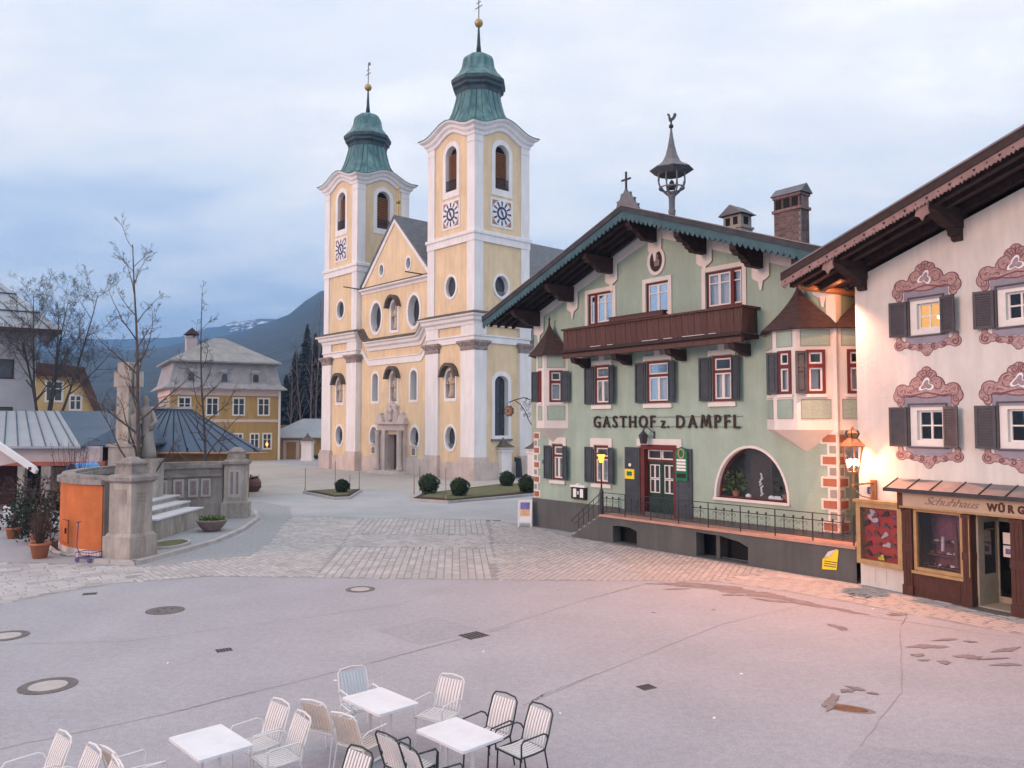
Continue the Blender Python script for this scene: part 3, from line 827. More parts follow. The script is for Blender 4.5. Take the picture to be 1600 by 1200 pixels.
def clock(par, mp, a, z, s=1.30, base=.12):
    b = MB(); b.ext(rectp(a - s, z - s, a + s, z + s), base - .05, base + .02, mp)
    ck = b.build('clock', 'ch_white', par)
    b = MB(); b.ext(rectp(a - s * .84, z - s * .84, a + s * .84, z + s * .84), base - .065, base - .049, mp); b.build('clock_field', 'clock_red', ck)
    b = MB(); b.ext(ovalp(a, z, s * .89, s * .89), base - .08, base - .066, mp); b.build('dial', 'ch_white', ck)
    for k in range(12):
        q = math.pi * k / 6
        r0, r1 = s * .50, s * .82; hw = s * .045
        ca, sa = math.cos(q), math.sin(q)
        pl = [(a + r * ca - ww * sa, z + r * sa + ww * ca) for r, ww in ((r0, -hw), (r1, -hw * 1.7), (r1, hw * 1.7), (r0, hw))]
        b = MB(); b.ext(pl, base - .095, base - .081, mp); b.build('numeral', 'clock_blue', ck)
    b = MB(); b.ring(ovalp(a, z, s * .46, s * .46), ovalp(a, z, s * .30, s * .30), base - .096, base - .081, base - .081, mp); b.build('inner_ring', 'clock_blue', ck)
    for ang, ln_, ww in ((-62, .42, .09), (115, .62, .06)):
        q = R(ang); ca, sa = math.cos(q), math.sin(q)
        pl = [(a - .12 * s * ca + ww * sa * s, z - .12 * s * sa - ww * ca * s), (a + ln_ * s * ca, z + ln_ * s * sa), (a - .12 * s * ca - ww * sa * s, z - .12 * s * sa + ww * ca * s)]
        b = MB(); b.ext(pl, base - .13, base - .10 - .004 * ww, mp); b.build('hand', 'clock_blue', ck)

def bell_window(par, mp, a, base=.12):
    w = opening(par, 'belfry_window', archp(a, 25.55, 29.6, 1.62), archp(a, 24.95, 30.05, 2.45), mp, .55, .54, 'dark_hole', base=base)
    for k in range(19):
        z = 25.7 + k * .175
        b = MB(); b.ext([(a - .78, z), (a + .78, z), (a + .78, z + .035), (a - .78, z + .035)], base + .30, base + .44, lambda p, q, c, z=z: mp(p, q + (c - base - .30) * .9, c)); b.build('louvre', 'louvre', w)
    b = MB()
    for k in range(9):
        x = a - .74 + 1.48 * k / 8
        b.tube([mp(x, 25.58, base + .05), mp(x, 26.55, base + .05)], .035, 5)
    for z in (25.75, 26.5):
        b.tube([mp(a - .8, z, base + .05), mp(a + .8, z, base + .05)], .04, 5)
    b.build('railing', 'grey_iron', w)

def tower(xc, right):
    hw, hd, yc = 3.40, 3.25, 3.25
    F = lambda a, b, c: (xc + a, c, b)
    S = lambda a, b, c: (xc + hw - c, a, b)             # right flank, a = depth
    base = .12
    def top(a0, a1, h):
        n = 20; pl = []
        for i in range(n + 1):
            a = a1 + (a0 - a1) * i / n
            u = abs((a - (a0 + a1) / 2) / h)
            bump = 0.5 + 0.5 * math.cos(math.pi * min(1, u / .80)) if u < .80 else 0
            pl.append((a, 30.25 + .92 * bump))
        return pl
    fh = [ovalp(0, 3.55, .72, 1.0), archp(0, 7.05, 9.55, 1.35), ovalp(0, 16.93, .72, .92), archp(0, 25.55, 29.6, 1.62)]
    b = MB(); b.panel([(-hw + base, 0), (hw - base, 0)] + top(-hw + base, hw - base, hw), fh, base, F)
    sh = [archp(3.25, 25.55, 29.6, 1.62)]
    if right:
        sh += [archp(3.2, 3.75, 9.0, 1.55, rise=.6), ovalp(3.2, 16.93, .78, .92)]
    b.panel([(base, 0), (2 * hd - base, 0)] + top(base, 2 * hd - base, hd), sh, base, S)
    b.add([(xc - hw + base, base, 0), (xc - hw + base, 2 * hd, 0), (xc - hw + base, 2 * hd, 30.5), (xc - hw + base, base, 30.5)], [(0, 1, 2, 3)])
    b.add([(xc - hw + base, 2 * hd - base, 0), (xc + hw - base, 2 * hd - base, 0), (xc + hw - base, 2 * hd - base, 30.5), (xc - hw + base, 2 * hd - base, 30.5)], [(0, 1, 2, 3)])
    part(b, 'tower_wall', 'ch_yellow')
    # pilasters, plinths, capitals
    for sx in (-1, 1):
        for front in (0, 1):
            x0, x1 = sorted((xc + sx * (hw + .14), xc + sx * (hw - 1.75)))
            y0, y1 = (-.08, 1.30) if front == 0 else (2 * hd - 1.30, 2 * hd + .08)
            b = MB(); b.box(x0, y0, 1.6, x1, y1, 11.2); part(b, 'pilaster', 'ch_white')
            b = MB(); b.box(x0 - .22, y0 - .22, 0, x1 + .22, y1 + .22, 1.62); b.box(x0 - .12, y0 - .12, 1.62, x1 + .12, y1 + .12, 1.95); part(b, 'plinth', 'ch_stone')
            b = MB()
            cxm, cym, hx, hy = (x0 + x1) / 2, (y0 + y1) / 2, (x1 - x0) / 2, (y1 - y0) / 2
            b.loft([square_ring(cxm, cym, hx + o, hy + o, z) for o, z in ((.02, 11.1), (.06, 11.3), (.05, 11.45), (.22, 11.7), (.30, 11.78), (.30, 11.95))])
            part(b, 'capital', 'ch_capital')
            b = MB(); b.box(x0 + .02, y0 + .02, 12.45, x1 - .02, y1 - .02, 13.5); part(b, 'frieze_block', 'ch_white')
            u0, u1 = sorted((xc + sx * hw, xc + sx * (hw - 1.02)))
            v0, v1 = (0, 1.0) if front == 0 else (2 * hd - 1.0, 2 * hd)
            b = MB(); b.box(u0, v0, 14.2, u1, v1, 30.3); part(b, 'upper_pilaster', 'ch_white')
            b = MB(); b.box(u0 - .04, v0 - .04, 29.3, u1 + .04, v1 + .04, 29.42); part(b, 'pilaster_band', 'ch_white')
    b = MB(); b.box(xc - hw + .0, .02, 0, xc + hw, 2 * hd, 1.45); part(b, 'base_course', 'ch_stone')
    moulding('architrave', 'ch_white', xc, yc, hw, hd, [(-.1, 11.8), (.02, 11.8), (.02, 12.3), (.12, 12.36), (.12, 12.48), (-.1, 12.5)])
    moulding('cornice', 'ch_white', xc, yc, hw, hd, [(-.1, 13.3), (.12, 13.3), (.16, 13.55), (.40, 13.7), (.44, 13.95), (.66, 14.05), (.70, 14.22), (-.1, 14.24)])
    moulding('cornice_roof', 'shingle_dark', xc, yc, hw, hd, [(.74, 14.20), (.74, 14.27), (.0, 14.55), (-.1, 14.56)])
    moulding('string_course', 'ch_white', xc, yc, hw, hd, [(-.1, 20.6), (.05, 20.6), (.05, 21.15), (.16, 21.25), (.16, 21.5), (-.1, 21.62)])
    moulding('tower_cornice', 'ch_white', xc, yc, hw, hd, [(-.1, 29.85), (.06, 29.9), (.10, 30.15), (.28, 30.3), (.32, 30.52), (.60, 30.66), (.64, 30.82), (-.05, 30.82)], amp=.92)
    # copper dome
    b = MB()
    L = [(0, .68, 30.80, .0, 0), (0, .68, 30.87, .0, 0), (.22, .3, 31.05, .22, 3.5), (.55, 0, 31.5, .55, 3.25), (.85, 0, 32.3, .85, 2.85), (1, 0, 33.1, 1, 2.62), (1, 0, 34.0, 1, 2.34), (1, 0, 35.0, 1, 2.10)]
    rings = [square_ring(xc, yc, hw + o, hd + o, z, .92, mixr=mm or None, R_=rr) for _, o, z, mm, rr in L]
    b.loft(rings, cap=False)
    roof = part(b, 'copper_roof', 'copper')
    oc = lambda prof, c=(xc, yc, 0): MB().lathe(prof, 8, c, math.pi / 8)
    oc([(2.12, 34.9), (2.2, 35.3), (2.45, 35.5), (2.45, 35.72), (2.62, 35.9), (2.62, 36.22), (2.5, 36.3)]).build('drum_cornice', 'copper_dark', roof)
    oc([(2.55, 36.24), (2.25, 36.62), (1.9, 37.0), (1.66, 37.45), (1.56, 37.9), (1.52, 38.25), (1.38, 38.55), (1.05, 38.8), (.55, 38.95), (.26, 39.1)]).build('upper_dome', 'copper', roof)
    MB().lathe([(.26, 39.05), (.17, 40.0), (.10, 41.3), (.07, 41.75)], 8, (xc, yc, 0)).build('spire', 'copper_dark', roof, True)
    MB().sphere((xc, yc, 42.0), .40, 14, 9).build('gilded_ball', 'gold', roof, True)
    b = MB(); b.box(xc - .035, yc - .035, 42.3, xc + .035, yc + .035, 44.6); b.box(xc - .50, yc - .03, 43.5, xc + .50, yc + .03, 43.56); b.box(xc - .32, yc - .027, 43.95, xc + .32, yc + .027, 44.0)
    if not right:
        b.ext([(xc - .1, 44.5), (xc + .5, 44.35), (xc + .42, 44.7), (xc + .05, 44.85)], yc - .02, yc + .02, lambda p, q, c: (p, c, q))
    b.build('cross', 'ridge_stone', roof)
    # seams standing on the copper: eight hips, two between
    for k in range(24):
        th = math.pi / 12 * k
        idx = lambda rg: min(range(len(rg)), key=lambda i: abs(math.atan2(math.sin(math.atan2((rg[i][1] - yc), (rg[i][0] - xc)) - th), math.cos(math.atan2((rg[i][1] - yc), (rg[i][0] - xc)) - th))))
        b = MB(); b.tube([rg[idx(rg)] for rg in rings[1:]], .05 if k % 3 == 0 else .03, 4); b.build('seam', 'copper_dark', roof)
    # openings, front
    w = opening(CH, 'oval_window', fh[0], ovalp(0, 3.55, .95, 1.24), F, .45, .44)
    b = MB(); b.panel([p for p in ovalp(0, 3.55, .72, 1.0) if p[1] < 3.2], [], base + .2, F); b.build('inner_sill', 'slate', w)
    n_ = opening(CH, 'statue_niche', fh[1], archp(0, 6.75, 9.75, 1.75), F, .6, .59, 'niche_red')
    statue(n_, F, 0, 7.1, 2.2)
    hood(n_, F, 0, 9.85, 1.6, base)
    opening(CH, 'oval_window', fh[2], ovalp(0, 16.93, .95, 1.15), F, .3, .28, 'pane_church')
    clock(CH, F, 0, 23.42)
    bell_window(CH, F, 0)
    bell_window(CH, S, 3.25)
    if right:
        w = opening(CH, 'tall_window', sh[1], archp(3.2, 3.45, 9.4, 2.25, rise=.85), S, .5, .48, 'pane_dark')
        muntins(w, S, 2.42, 3.75, 3.98, 8.6, 3, 7, base + .47, 'grey_iron', .02)
        b = MB(); b.ext(rectp(2.0, 3.3, 4.4, 3.46), base - .16, base + .02, S); b.build('sill', 'slate', w)
        w = opening(CH, 'oval_window', sh[2], ovalp(3.2, 16.93, 1.0, 1.15), S, .5, .48)
        b = MB(); b.panel([p for p in ovalp(3.2, 16.93, .78, .92) if p[1] < 16.6], [], base + .2, S); b.build('inner_sill', 'slate', w)
        clock(CH, S, 3.2, 23.42)
    else:
        b = MB(); b.ext(rectp(2.75, 22.4, 3.75, 23.9), base - .05, base + .02, S); w = b.build('loophole', 'ch_white', CH)
        b = MB(); b.ext(rectp(3.05, 22.65, 3.45, 23.6), base - .07, base - .04, S); b.build('pane', 'dark_hole', w)
tower(9.60, True)
tower(-9.60, False)

# ---- centre of the facade, set back between the towers
YB = .55
FC = lambda a, b, c: (a, YB + c, b)
ch_holes = [ovalp(-3.55, 3.5, .68, .98), ovalp(3.55, 3.5, .68, .98), archp(-3.35, 7.05, 9.85, 1.05), archp(3.35, 7.05, 9.85, 1.05), archp(0, 7.0, 9.8, 1.15),
            ovalp(-3.3, 15.5, .95, 1.5), ovalp(3.3, 15.5, .95, 1.5), archp(0, 13.95, 16.8, 1.1), ovalp(-2.35, 20.2, .36, .55), ovalp(2.35, 20.2, .36, .55), rectp(-1.0, .3, 1.0, 3.75)]
b = MB(); b.panel([(-6.3, 0), (6.3, 0), (6.3, 18.7), (0, 25.1), (-6.3, 18.7)], ch_holes, 0, FC)
part(b, 'facade_wall', 'ch_yellow')
for q2 in ((-6.3, -1.9), (1.9, 6.3)):
    b = MB(); b.box(q2[0], YB - .14, 0, q2[1], YB + .1, 1.55); part(b, 'base_course', 'ch_stone')
for sx in (-1, 1):
    w = opening(CH, 'oval_window', ovalp(sx * 3.55, 3.5, .68, .98), ovalp(sx * 3.55, 3.5, .9, 1.22), FC, .6, .58, base=0)
    b = MB(); b.panel([p for p in ovalp(sx * 3.55, 3.5, .68, .98) if p[1] < 3.2], [], .25, FC); b.build('inner_sill', 'slate', w)
    w = opening(CH, 'arched_window', archp(sx * 3.35, 7.05, 9.85, 1.05), archp(sx * 3.35, 6.8, 10.12, 1.5), FC, .7, .68, base=0)
    w = opening(CH, 'oval_window', ovalp(sx * 3.3, 15.5, .95, 1.5), ovalp(sx * 3.3, 15.5, 1.22, 1.8), FC, .7, .68, base=0)
    muntins(w, FC, sx * 3.3 - .9, 14.1, sx * 3.3 + .9, 16.9, 3, 5, .67, 'grey_iron', .02)
    b = MB(); b.panel([p for p in ovalp(sx * 3.3, 15.5, .95, 1.5) if p[1] < 14.5], [], .3, FC); b.build('inner_sill', 'slate', w)
    opening(CH, 'oculus', ovalp(sx * 2.35, 20.2, .36, .55), ovalp(sx * 2.35, 20.2, .54, .76), FC, .4, .38, base=0)
    # white framed parish notice shrine
    b = MB(); b.ext(archp(sx * 3.5, 1.75, 2.65, .8, rise=.3), -.1, .0, FC); nb = b.build('notice_shrine', 'ch_white', CH)
    b = MB(); b.ext(archp(sx * 3.5, 1.85, 2.5, .55, rise=.2), -.12, -.1, FC); b.build('board', 'mem_text', nb)
    b = MB(); b.ext([(sx * 3.5 - .5, 2.6), (sx * 3.5 + .5, 2.6), (sx * 3.5, 2.95)], -.2, .0, FC); b.build('small_roof', 'ch_stone', nb)
    # slim dark flag arm
    b = MB(); b.tube([FC(sx * 5.6, 18.6, .0), FC(sx * 5.6 - 1.7 + .2, 18.95, -1.6)], .06, 6); part(b, 'flag_arm', 'grey_iron')
for zb, zt in ((7.0, 9.8), (13.95, 16.8)):
    w = opening(CH, 'statue_niche', archp(0, zb, zt, 1.15 if zb < 10 else 1.1), archp(0, zb - .28, zt + .25, 1.6), FC, .6, .58, 'niche_red', base=0)
    statue(w, FC, 0, zb + .05, 2.4)
    hood(w, FC, 0, zt + .3, 1.5)
def centre_mould(name, m, prof, x0, x1, drop=1.15, z=0):
    b = MB(); n = 40; rings = []
    for i in range(n + 1):
        x = x0 + (x1 - x0) * i / n
        dz = -drop * (1 - smooth01((abs(x) - 4.45) / 1.35))
        rings.append([(x, YB + y, z + q + dz) for y, q in prof])
    b.loft(rings); part(b, name, m)
centre_mould('architrave', 'ch_white', [(.05, 11.8), (-.1, 11.8), (-.1, 12.36), (-.2, 12.42), (-.2, 12.5), (.05, 12.5)], -6.25, 6.25)
centre_mould('cornice', 'ch_white', [(.05, 13.3), (-.14, 13.3), (-.2, 13.6), (-.45, 13.75), (-.5, 14.0), (-.75, 14.08), (-.78, 14.24), (.05, 14.24)], -6.25, 6.25)
centre_mould('cornice_roof', 'shingle_dark', [(.05, 14.245), (-.82, 14.2), (-.82, 14.28), (.02, 14.62)], -6.25, 6.25)
centre_mould('gable_cornice', 'ch_white', [(.05, 18.1), (-.08, 18.1), (-.12, 18.3), (-.4, 18.45), (-.42, 18.6), (.05, 18.62)], -6.15, 6.15, 0)
centre_mould('gable_ledge', 'shingle_dark', [(.05, 18.63), (-.45, 18.6), (-.45, 18.68), (.02, 18.85)], -6.15, 6.15, 0)
for sx in (-1, 1):
    sl = (25.1 - 18.7) / 6.3
    b = MB(); b.ext([(sx * 6.0, 18.85), (sx * 5.5, 18.85), (0, 25.1 - .55), (0, 25.1 + .05)], -.10, .02, FC); part(b, 'gable_trim', 'ch_white')
    # nave roof, one slope each side, 0.3 m thick
    b = MB()
    o = .30
    pr = [(0, 25.15), (sx * 6.5, 18.55)]
    vs = []
    for y in (YB - .18, 6.4):
        vs += [(0, y, 25.35), (sx * 6.45, y, 18.8), (sx * 6.45, y, 18.5), (0, y, 25.05)]
    b.add(vs, [(0, 1, 2, 3), (4, 5, 6, 7), (0, 1, 5, 4), (2, 3, 7, 6), (1, 2, 6, 5), (0, 3, 7, 4)])
    vs = []
    for y in (6.4, 46.0):
        vs += [(0, y, 25.35), (sx * 12.6, y, 12.55), (sx * 12.6, y, 12.2), (0, y, 25.05)]
    b.add(vs, [(0, 1, 2, 3), (4, 5, 6, 7), (0, 1, 5, 4), (2, 3, 7, 6), (1, 2, 6, 5), (0, 3, 7, 4)])
    part(b, 'nave_roof', 'slate')
    b = MB(); b.box(min(sx * 11.4, sx * 11.9), 6.4, 0, max(sx * 11.4, sx * 11.9), 45.5, 13.2); part(b, 'nave_wall', 'ch_yellow')
b = MB(); b.add([(-11.6, 45.2, 0), (11.6, 45.2, 0), (11.6, 45.2, 13.2), (0, 45.2, 25), (-11.6, 45.2, 13.2)], [(0, 1, 2, 3, 4)]); part(b, 'rear_wall', 'ch_yellow')
b = MB(); b.tube([(0, .9, 25.2), (0, .9, 26.6)], .07, 6); b.sphere((0, .9, 26.75), .26, 10, 7); b.tube([(0, .9, 26.9), (0, .9, 28.6)], .05, 6); b.tube([(-.4, .9, 28.0), (.4, .9, 28.0)], .045, 6); part(b, 'gable_cross', 'gold')
# snow guards / crockets on the nave roof
b = MB()
for k in range(7):
    y = 9 + k * 2.4; b.tube([(6.1 + .1 * k, y, 19.2 - .1 * k), (6.4 + .1 * k, y, 19.6 - .1 * k), (6.2 + .1 * k, y + .3, 19.9 - .1 * k)], .06, 5)
part(b, 'roof_hook', 'copper')

# ---- stone portal
pt = MB(); pt.box(-2.3, YB - .35, .25, -1.05, YB + .02, 4.15); pt.box(1.05, YB - .35, .25, 2.3, YB + .02, 4.15)
pt.box(-2.3, YB - .35, 4.15, 2.3, YB + .02, 4.75); pt.box(-2.55, YB - .6, 4.75, 2.55, YB + .02, 4.98)
portal = part(pt, 'portal', 'ch_stone')
for sx in (-1, 1):
    b = MB(); b.lathe([(.32, .25), (.32, .6), (.26, .65), (.30, .75), (.22, .9), (.21, 2.2), (.19, 3.7), (.24, 3.8), (.2, 3.9), (.34, 4.12), (.36, 4.16)], 12, (sx * 1.95, YB - .62, 0)); b.build('column', 'ch_stone', portal, True)
    b = MB(); b.box(sx * 1.95 - .38, YB - 1.0, 0, sx * 1.95 + .38, YB - .3, .27); b.build('pedestal', 'ch_stone', portal)
    b = MB(); b.ext([(sx * 2.4, 4.98), (sx * 2.4, 5.3), (sx * 2.0, 5.75), (sx * 1.5, 5.55), (sx * 1.25, 4.98)], -.5, -.0, FC); b.build('broken_pediment', 'ch_stone', portal)
    b = MB(); b.sphere((sx * 1.9, YB - .3, 5.75), .22, 10, 7); b.build('finial', 'ch_stone', portal, True)
b = MB(); b.ext([(-1.0, 4.98), (1.0, 4.98), (1.15, 5.6), (.85, 6.2), (.95, 6.55), (.4, 6.7), (.2, 7.0), (-.2, 7.0), (-.4, 6.7), (-.95, 6.55), (-.85, 6.2), (-1.15, 5.6)], -.35, -.0, FC); ct = b.build('cartouche', 'ch_stone', portal)
statue(portal, FC, 0, 5.1, 1.5, -.45, 'ch_stone')
b = MB(); b.tube([FC(0, 7.0, -.2), FC(0, 7.6, -.2)], .05, 6); b.tube([FC(-.2, 7.4, -.2), FC(.2, 7.4, -.2)], .045, 6); b.build('portal_cross', 'ch_capital', portal)
b = MB(); b.ring(rectp(-1.05, .27, 1.05, 3.8), rectp(-1.0, .3, 1.0, 3.75), -.05, 0, 1.1, FC); b.build('door_reveal', 'ch_stone', portal)
for sx in (-1, 1):
    b = MB(); b.box(min(0, sx) + .01, YB + .75, .3, max(0, sx) - .01, YB + .83, 3.72)
    dl = b.build('door_leaf', 'door_brown', portal)
    for z in (.7, 1.7, 2.7):
        b = MB(); b.box(sx * .5 - .32, YB + .71, z, sx * .5 + .32, YB + .755, z + .75); b.build('door_panel', 'door_brown', portal)
b = MB()
for i, (w, d, h) in enumerate(((3.4, 2.3, .10), (3.0, 1.8, .20), (2.6, 1.3, .30))):
    b.ext(ovalp(0, YB, w, d, 28)[14:] + [(w, YB)], (i * .1) + .0, h, lambda p, q, c: (p, q, c))
b.build('portal_steps', 'ch_stone', CH)
# ================================================================== GASTHOF (green inn)
GH = thing('inn', (1.05, 37.83, 0), -52.0, 'pale green inn with dark wooden balcony, corner oriels and brown lettering on its front', 'building')
GF = lambda a, b, c: (a, c, b)
def gp(b, name, m, par=None, smooth=False):
    return b.build(name, m, par or GH, smooth)
WX = 15.3; RX = 7.65; RZ = 13.2; SL = .37
first = [(4.12, 5.02), (7.13, 8.30), (10.38, 11.28)]
gf = [(1.32, 2.08), (4.07, 4.97)]
upper = [(3.75, 5.25), (7.15, 8.30), (10.15, 11.75)]
ARC = [(10.5, 2.12), (13.45, 2.12)] + [(11.975 + 1.475 * math.cos(math.pi * i / 20), 2.12 + 1.82 * math.sin(math.pi * i / 20)) for i in range(1, 20)]
ARC = [(10.5, 2.12), (13.45, 2.12)] + [(11.975 + 1.475 * math.cos(math.pi * i / 20), 2.12 + 1.82 * math.sin(math.pi * i / 20)) for i in range(1, 20)]
DOOR = rectp(6.9, 1.14, 8.6, 3.86)
holes = [rectp(a, 5.62, b_, 7.30) for a, b_ in first] + [rectp(a, 2.25, b_, 3.86) for a, b_ in gf] + [rectp(a, 9.1, b_, 10.45) for a, b_ in upper] + [ARC, DOOR]
b = MB()
b.panel([(0, 0), (WX, 0), (WX, 9.95), (RX, 12.85), (0, 9.95)], holes, 0, GF)
b.add([(WX, 0, 0), (WX, 15, 0), (WX, 15, 9.95), (WX, 0, 9.95)], [(0, 1, 2, 3)])
b.add([(0, 0, 0), (0, 15, 0), (0, 15, 9.95), (0, 0, 9.95)], [(0, 1, 2, 3)])
b.add([(0, 15, 0), (WX, 15, 0), (WX, 15, 9.95), (RX, 15, 12.85), (0, 15, 9.95)], [(0, 1, 2, 3, 4)])
gp(b, 'wall', 'gh_green')
b = MB()
for z in (4.4, 8.2):
    b.box(.1, .6, z, WX - .1, 14.5, z + .2)
b.box(.1, 3.2, .2, WX - .1, 3.35, 9.5)
gp(b, 'inner_floor', 'room')

def casement(par, mp, x0, z0, x1, z1, c, cols, transom=None, frame='win_red', sash='win_white', fw=.09, curtain=True, glass='glass'):
    """red outer frame, white sashes, glass, curtain; everything hangs on one window part"""
    b = MB(); b.ring(rectp(x0 - .015, z0 - .015, x1 + .015, z1 + .015), rectp(x0 + fw, z0 + fw, x1 - fw, z1 - fw), c - .04, c + .1, c + .08, mp)
    if transom:
        b.ext(rectp(x0 + fw, transom - .05, x1 - fw, transom + .05), c - .038, c + .06, mp)
    w = b.build('window', frame, par)
    rows = [(z0 + fw, transom - .05), (transom + .05, z1 - fw)] if transom else [(z0 + fw, z1 - fw)]
    s = MB()
    for r, (a0, a1) in enumerate(rows):
        nc = 1 if (transom and r == 1) else cols
        for k in range(nc):
            u0 = x0 + fw + (x1 - x0 - 2 * fw) * k / nc; u1 = x0 + fw + (x1 - x0 - 2 * fw) * (k + 1) / nc
            s.ring(rectp(u0 + .002, a0, u1 - .002, a1), rectp(u0 + .055, a0 + .055, u1 - .055, a1 - .055), c - .012, c + .04, c + .04, mp)
    s.build('sash', sash, w)
    g_ = MB(); g_.panel(rectp(x0 + fw, z0 + fw, x1 - fw, z1 - fw), [], c + .02, mp); g_.build('pane', glass, w)
    if curtain:
        a0, a1 = rows[0]
        cu = MB(); n = 22; pts = []
        for i in range(n + 1):
            u = x0 + fw + (x1 - x0 - 2 * fw) * i / n
            gap = .0
            pts.append((u, c + .16 + .03 * math.sin(i * 1.9)))
        vs = [mp(u, a0, d) for u, d in pts] + [mp(u, a1, d) for u, d in pts]
        cu.add(vs, [(i, i + 1, n + 2 + i, n + 1 + i) for i in range(n)])
        cu.build('curtain', 'curtain', w)
    return w
def shutter(par, mp, x0, x1, z0, z1, c, m, ang=0.0, hinge='l', panels=2, slats=0):
    """board shutter with frame and raised panels; ang opens it away from the wall"""
    hx = x0 if hinge == 'l' else x1
    ca, sa = math.cos(R(ang)), math.sin(R(ang))
    def q(a, b_, cc):
        d = a - hx
        return mp(hx + d * ca - 0, b_, c + (cc - 0) * 1.0 - abs(d) * sa)
    b = MB(); b.ring(rectp(x0, z0, x1, z1), rectp(x0 + .07, z0 + .08, x1 - .07, z1 - .08), -.05, .0, -.02, q)
    b.panel(rectp(x0 + .07, z0 + .08, x1 - .07, z1 - .08), [], -.02, q)
    b.panel(rectp(x0, z0, x1, z1), [], .0, q)
    if slats:
        for k in range(slats):
            z = z0 + .1 + (z1 - z0 - .2) * k / slats; h = (z1 - z0 - .2) / slats
            b.ext(rectp(x0 + .07, z + .012, x1 - .07, z + h * .72), -.045, -.02, q)
    else:
        for k in range(panels):
            za = z0 + .12 + (z1 - z0 - .2) * k / panels; zb = z0 + .08 + (z1 - z0 - .2) * (k + 1) / panels
            b.ext(rectp(x0 + .11, za, x1 - .11, zb), -.038, -.02, q)
        b.ext(rectp(x0 + .07, (z0 + z1) / 2 - .035 + .2, x1 - .07, (z0 + z1) / 2 + .035 + .2), -.045, -.02, q)
    return b.build('shutter', m, par)

for i, (a, b_) in enumerate(first):
    w = casement(GH, GF, a, 5.62, b_, 7.30, .06, 2, 6.72)
    shutter(w, GF, a - .54, a - .02, 5.64, 7.26, -.02, 'shutter_gh', 8, 'r')
    shutter(w, GF, b_ - .02, b_ + .46, 5.64, 7.26, -.02, 'shutter_gh', 20, 'l')
    cxw = (a + b_) / 2; hw = (b_ - a) / 2 + .16
    l = MB(); l.ext([(cxw - hw, 7.27), (cxw - hw + .14, 7.33), (cxw + hw - .14, 7.33), (cxw + hw, 7.27), (cxw + hw, 7.52), (cxw + .15, 7.52), (cxw + .15, 7.72), (cxw - .15, 7.72), (cxw - .15, 7.52), (cxw - hw, 7.52)], -.06, .0, GF); l.build('lintel', 'gh_white', w)
    l = MB(); l.ext(rectp(cxw - hw, 5.43, cxw + hw, 5.58), -.09, .0, GF); l.build('sill', 'gh_white', w)
for i, (a, b_) in enumerate(gf):
    w = casement(GH, GF, a, 2.25, b_, 3.86, .06, 2, 3.35)
    shutter(w, GF, a - .50, a - .02, 2.28, 3.80, -.02, 'shutter_gh', 8, 'r')
    shutter(w, GF, b_ - .02, b_ + .46, 2.28, 3.80, -.02, 'shutter_gh', 20, 'l')
    cxw = (a + b_) / 2; hw = (b_ - a) / 2 + .2
    l = MB(); l.ext([(cxw - hw, 3.72), (cxw - hw + .2, 3.72), (cxw - hw + .2, 3.9), (cxw + hw - .2, 3.9), (cxw + hw - .2, 3.72), (cxw + hw, 3.72), (cxw + hw, 4.18), (cxw - hw, 4.18)], -.06, .0, GF); l.build('lintel', 'gh_white', w)
    l = MB(); l.ext(rectp(cxw - hw + .05, 2.08, cxw + hw - .05, 2.22), -.09, .0, GF); l.build('sill', 'gh_white', w)
for i, (a, b_) in enumerate(upper):
    if i == 1:
        w = casement(GH, GF, a, 9.1, b_, 10.45, .08, 2, None, fw=.06, glass='glass_sky')
    else:
        m0 = a + .42 if i == 0 else b_ - .45
        w = casement(GH, GF, a, 9.1, b_, 10.45, .08, 3, None, fw=.07, glass='glass_sky')
        p_ = MB(); p_.ext(rectp(m0 - .07, 9.1, m0 + .07, 10.45), .02, .12, GF); p_.build('mullion', 'win_red', w)
    l = MB(); l.ring(rectp(a - .19, 8.95, b_ + .19, 10.64), rectp(a - .02, 9.08, b_ + .02, 10.47), -.05, .0, .0, GF); l.build('surround', 'gh_white', w)
    l = MB(); l.ext(rectp(a + .08, 10.0, b_ - .08, 10.04), .055, .09, GF); l.build('glazing_bar', 'win_white', w)

# ---- lettering, one mesh for each letter
glyphs = []
for ch in "GASTHOFz.DAMPFL":
    me = text_mesh(ch, .68 if ch not in 'z.' else .60, 'letter_brown', .02, .007)
    if ch == 'M':
        mb_ = MB(); mb_.ext([(0, 0), (.09, 0), (.13, .34), (.24, .06), (.30, .06), (.41, .34), (.45, 0), (.54, 0), (.46, .48), (.38, .48), (.27, .20), (.16, .48), (.08, .48)], -.02, .02, lambda p, q, c: (p, q, c)); me = mb_.mesh('letter', 'letter_brown')
    xs_ = [v.co.x for v in me.vertices]
    glyphs.append((ch, me, min(xs_) * .92, (max(xs_) - min(xs_)) * .92))
extra = {'z': .14, 'D': .22, '.': -.06}
gap = (11.60 - 4.09 - sum(g[3] for g in glyphs) - sum(extra.values())) / (len(glyphs) - 1)
x = 4.09
for ch, me, x0_, w_ in glyphs:
    x += extra.get(ch, 0)
    inst('letter', me, GH, (x - x0_, -.06, 4.64), (R(90), 0, 0), (.92, 1.04, 1))
    x += w_ + gap
b = MB(); b.ext(rectp(4.0, 4.68, 11.7, 4.69), -.035, -.005, GF); b.ext(rectp(4.0, 5.06, 11.7, 5.07), -.035, -.005, GF); gp(b, 'letter_rail', 'grey_iron')

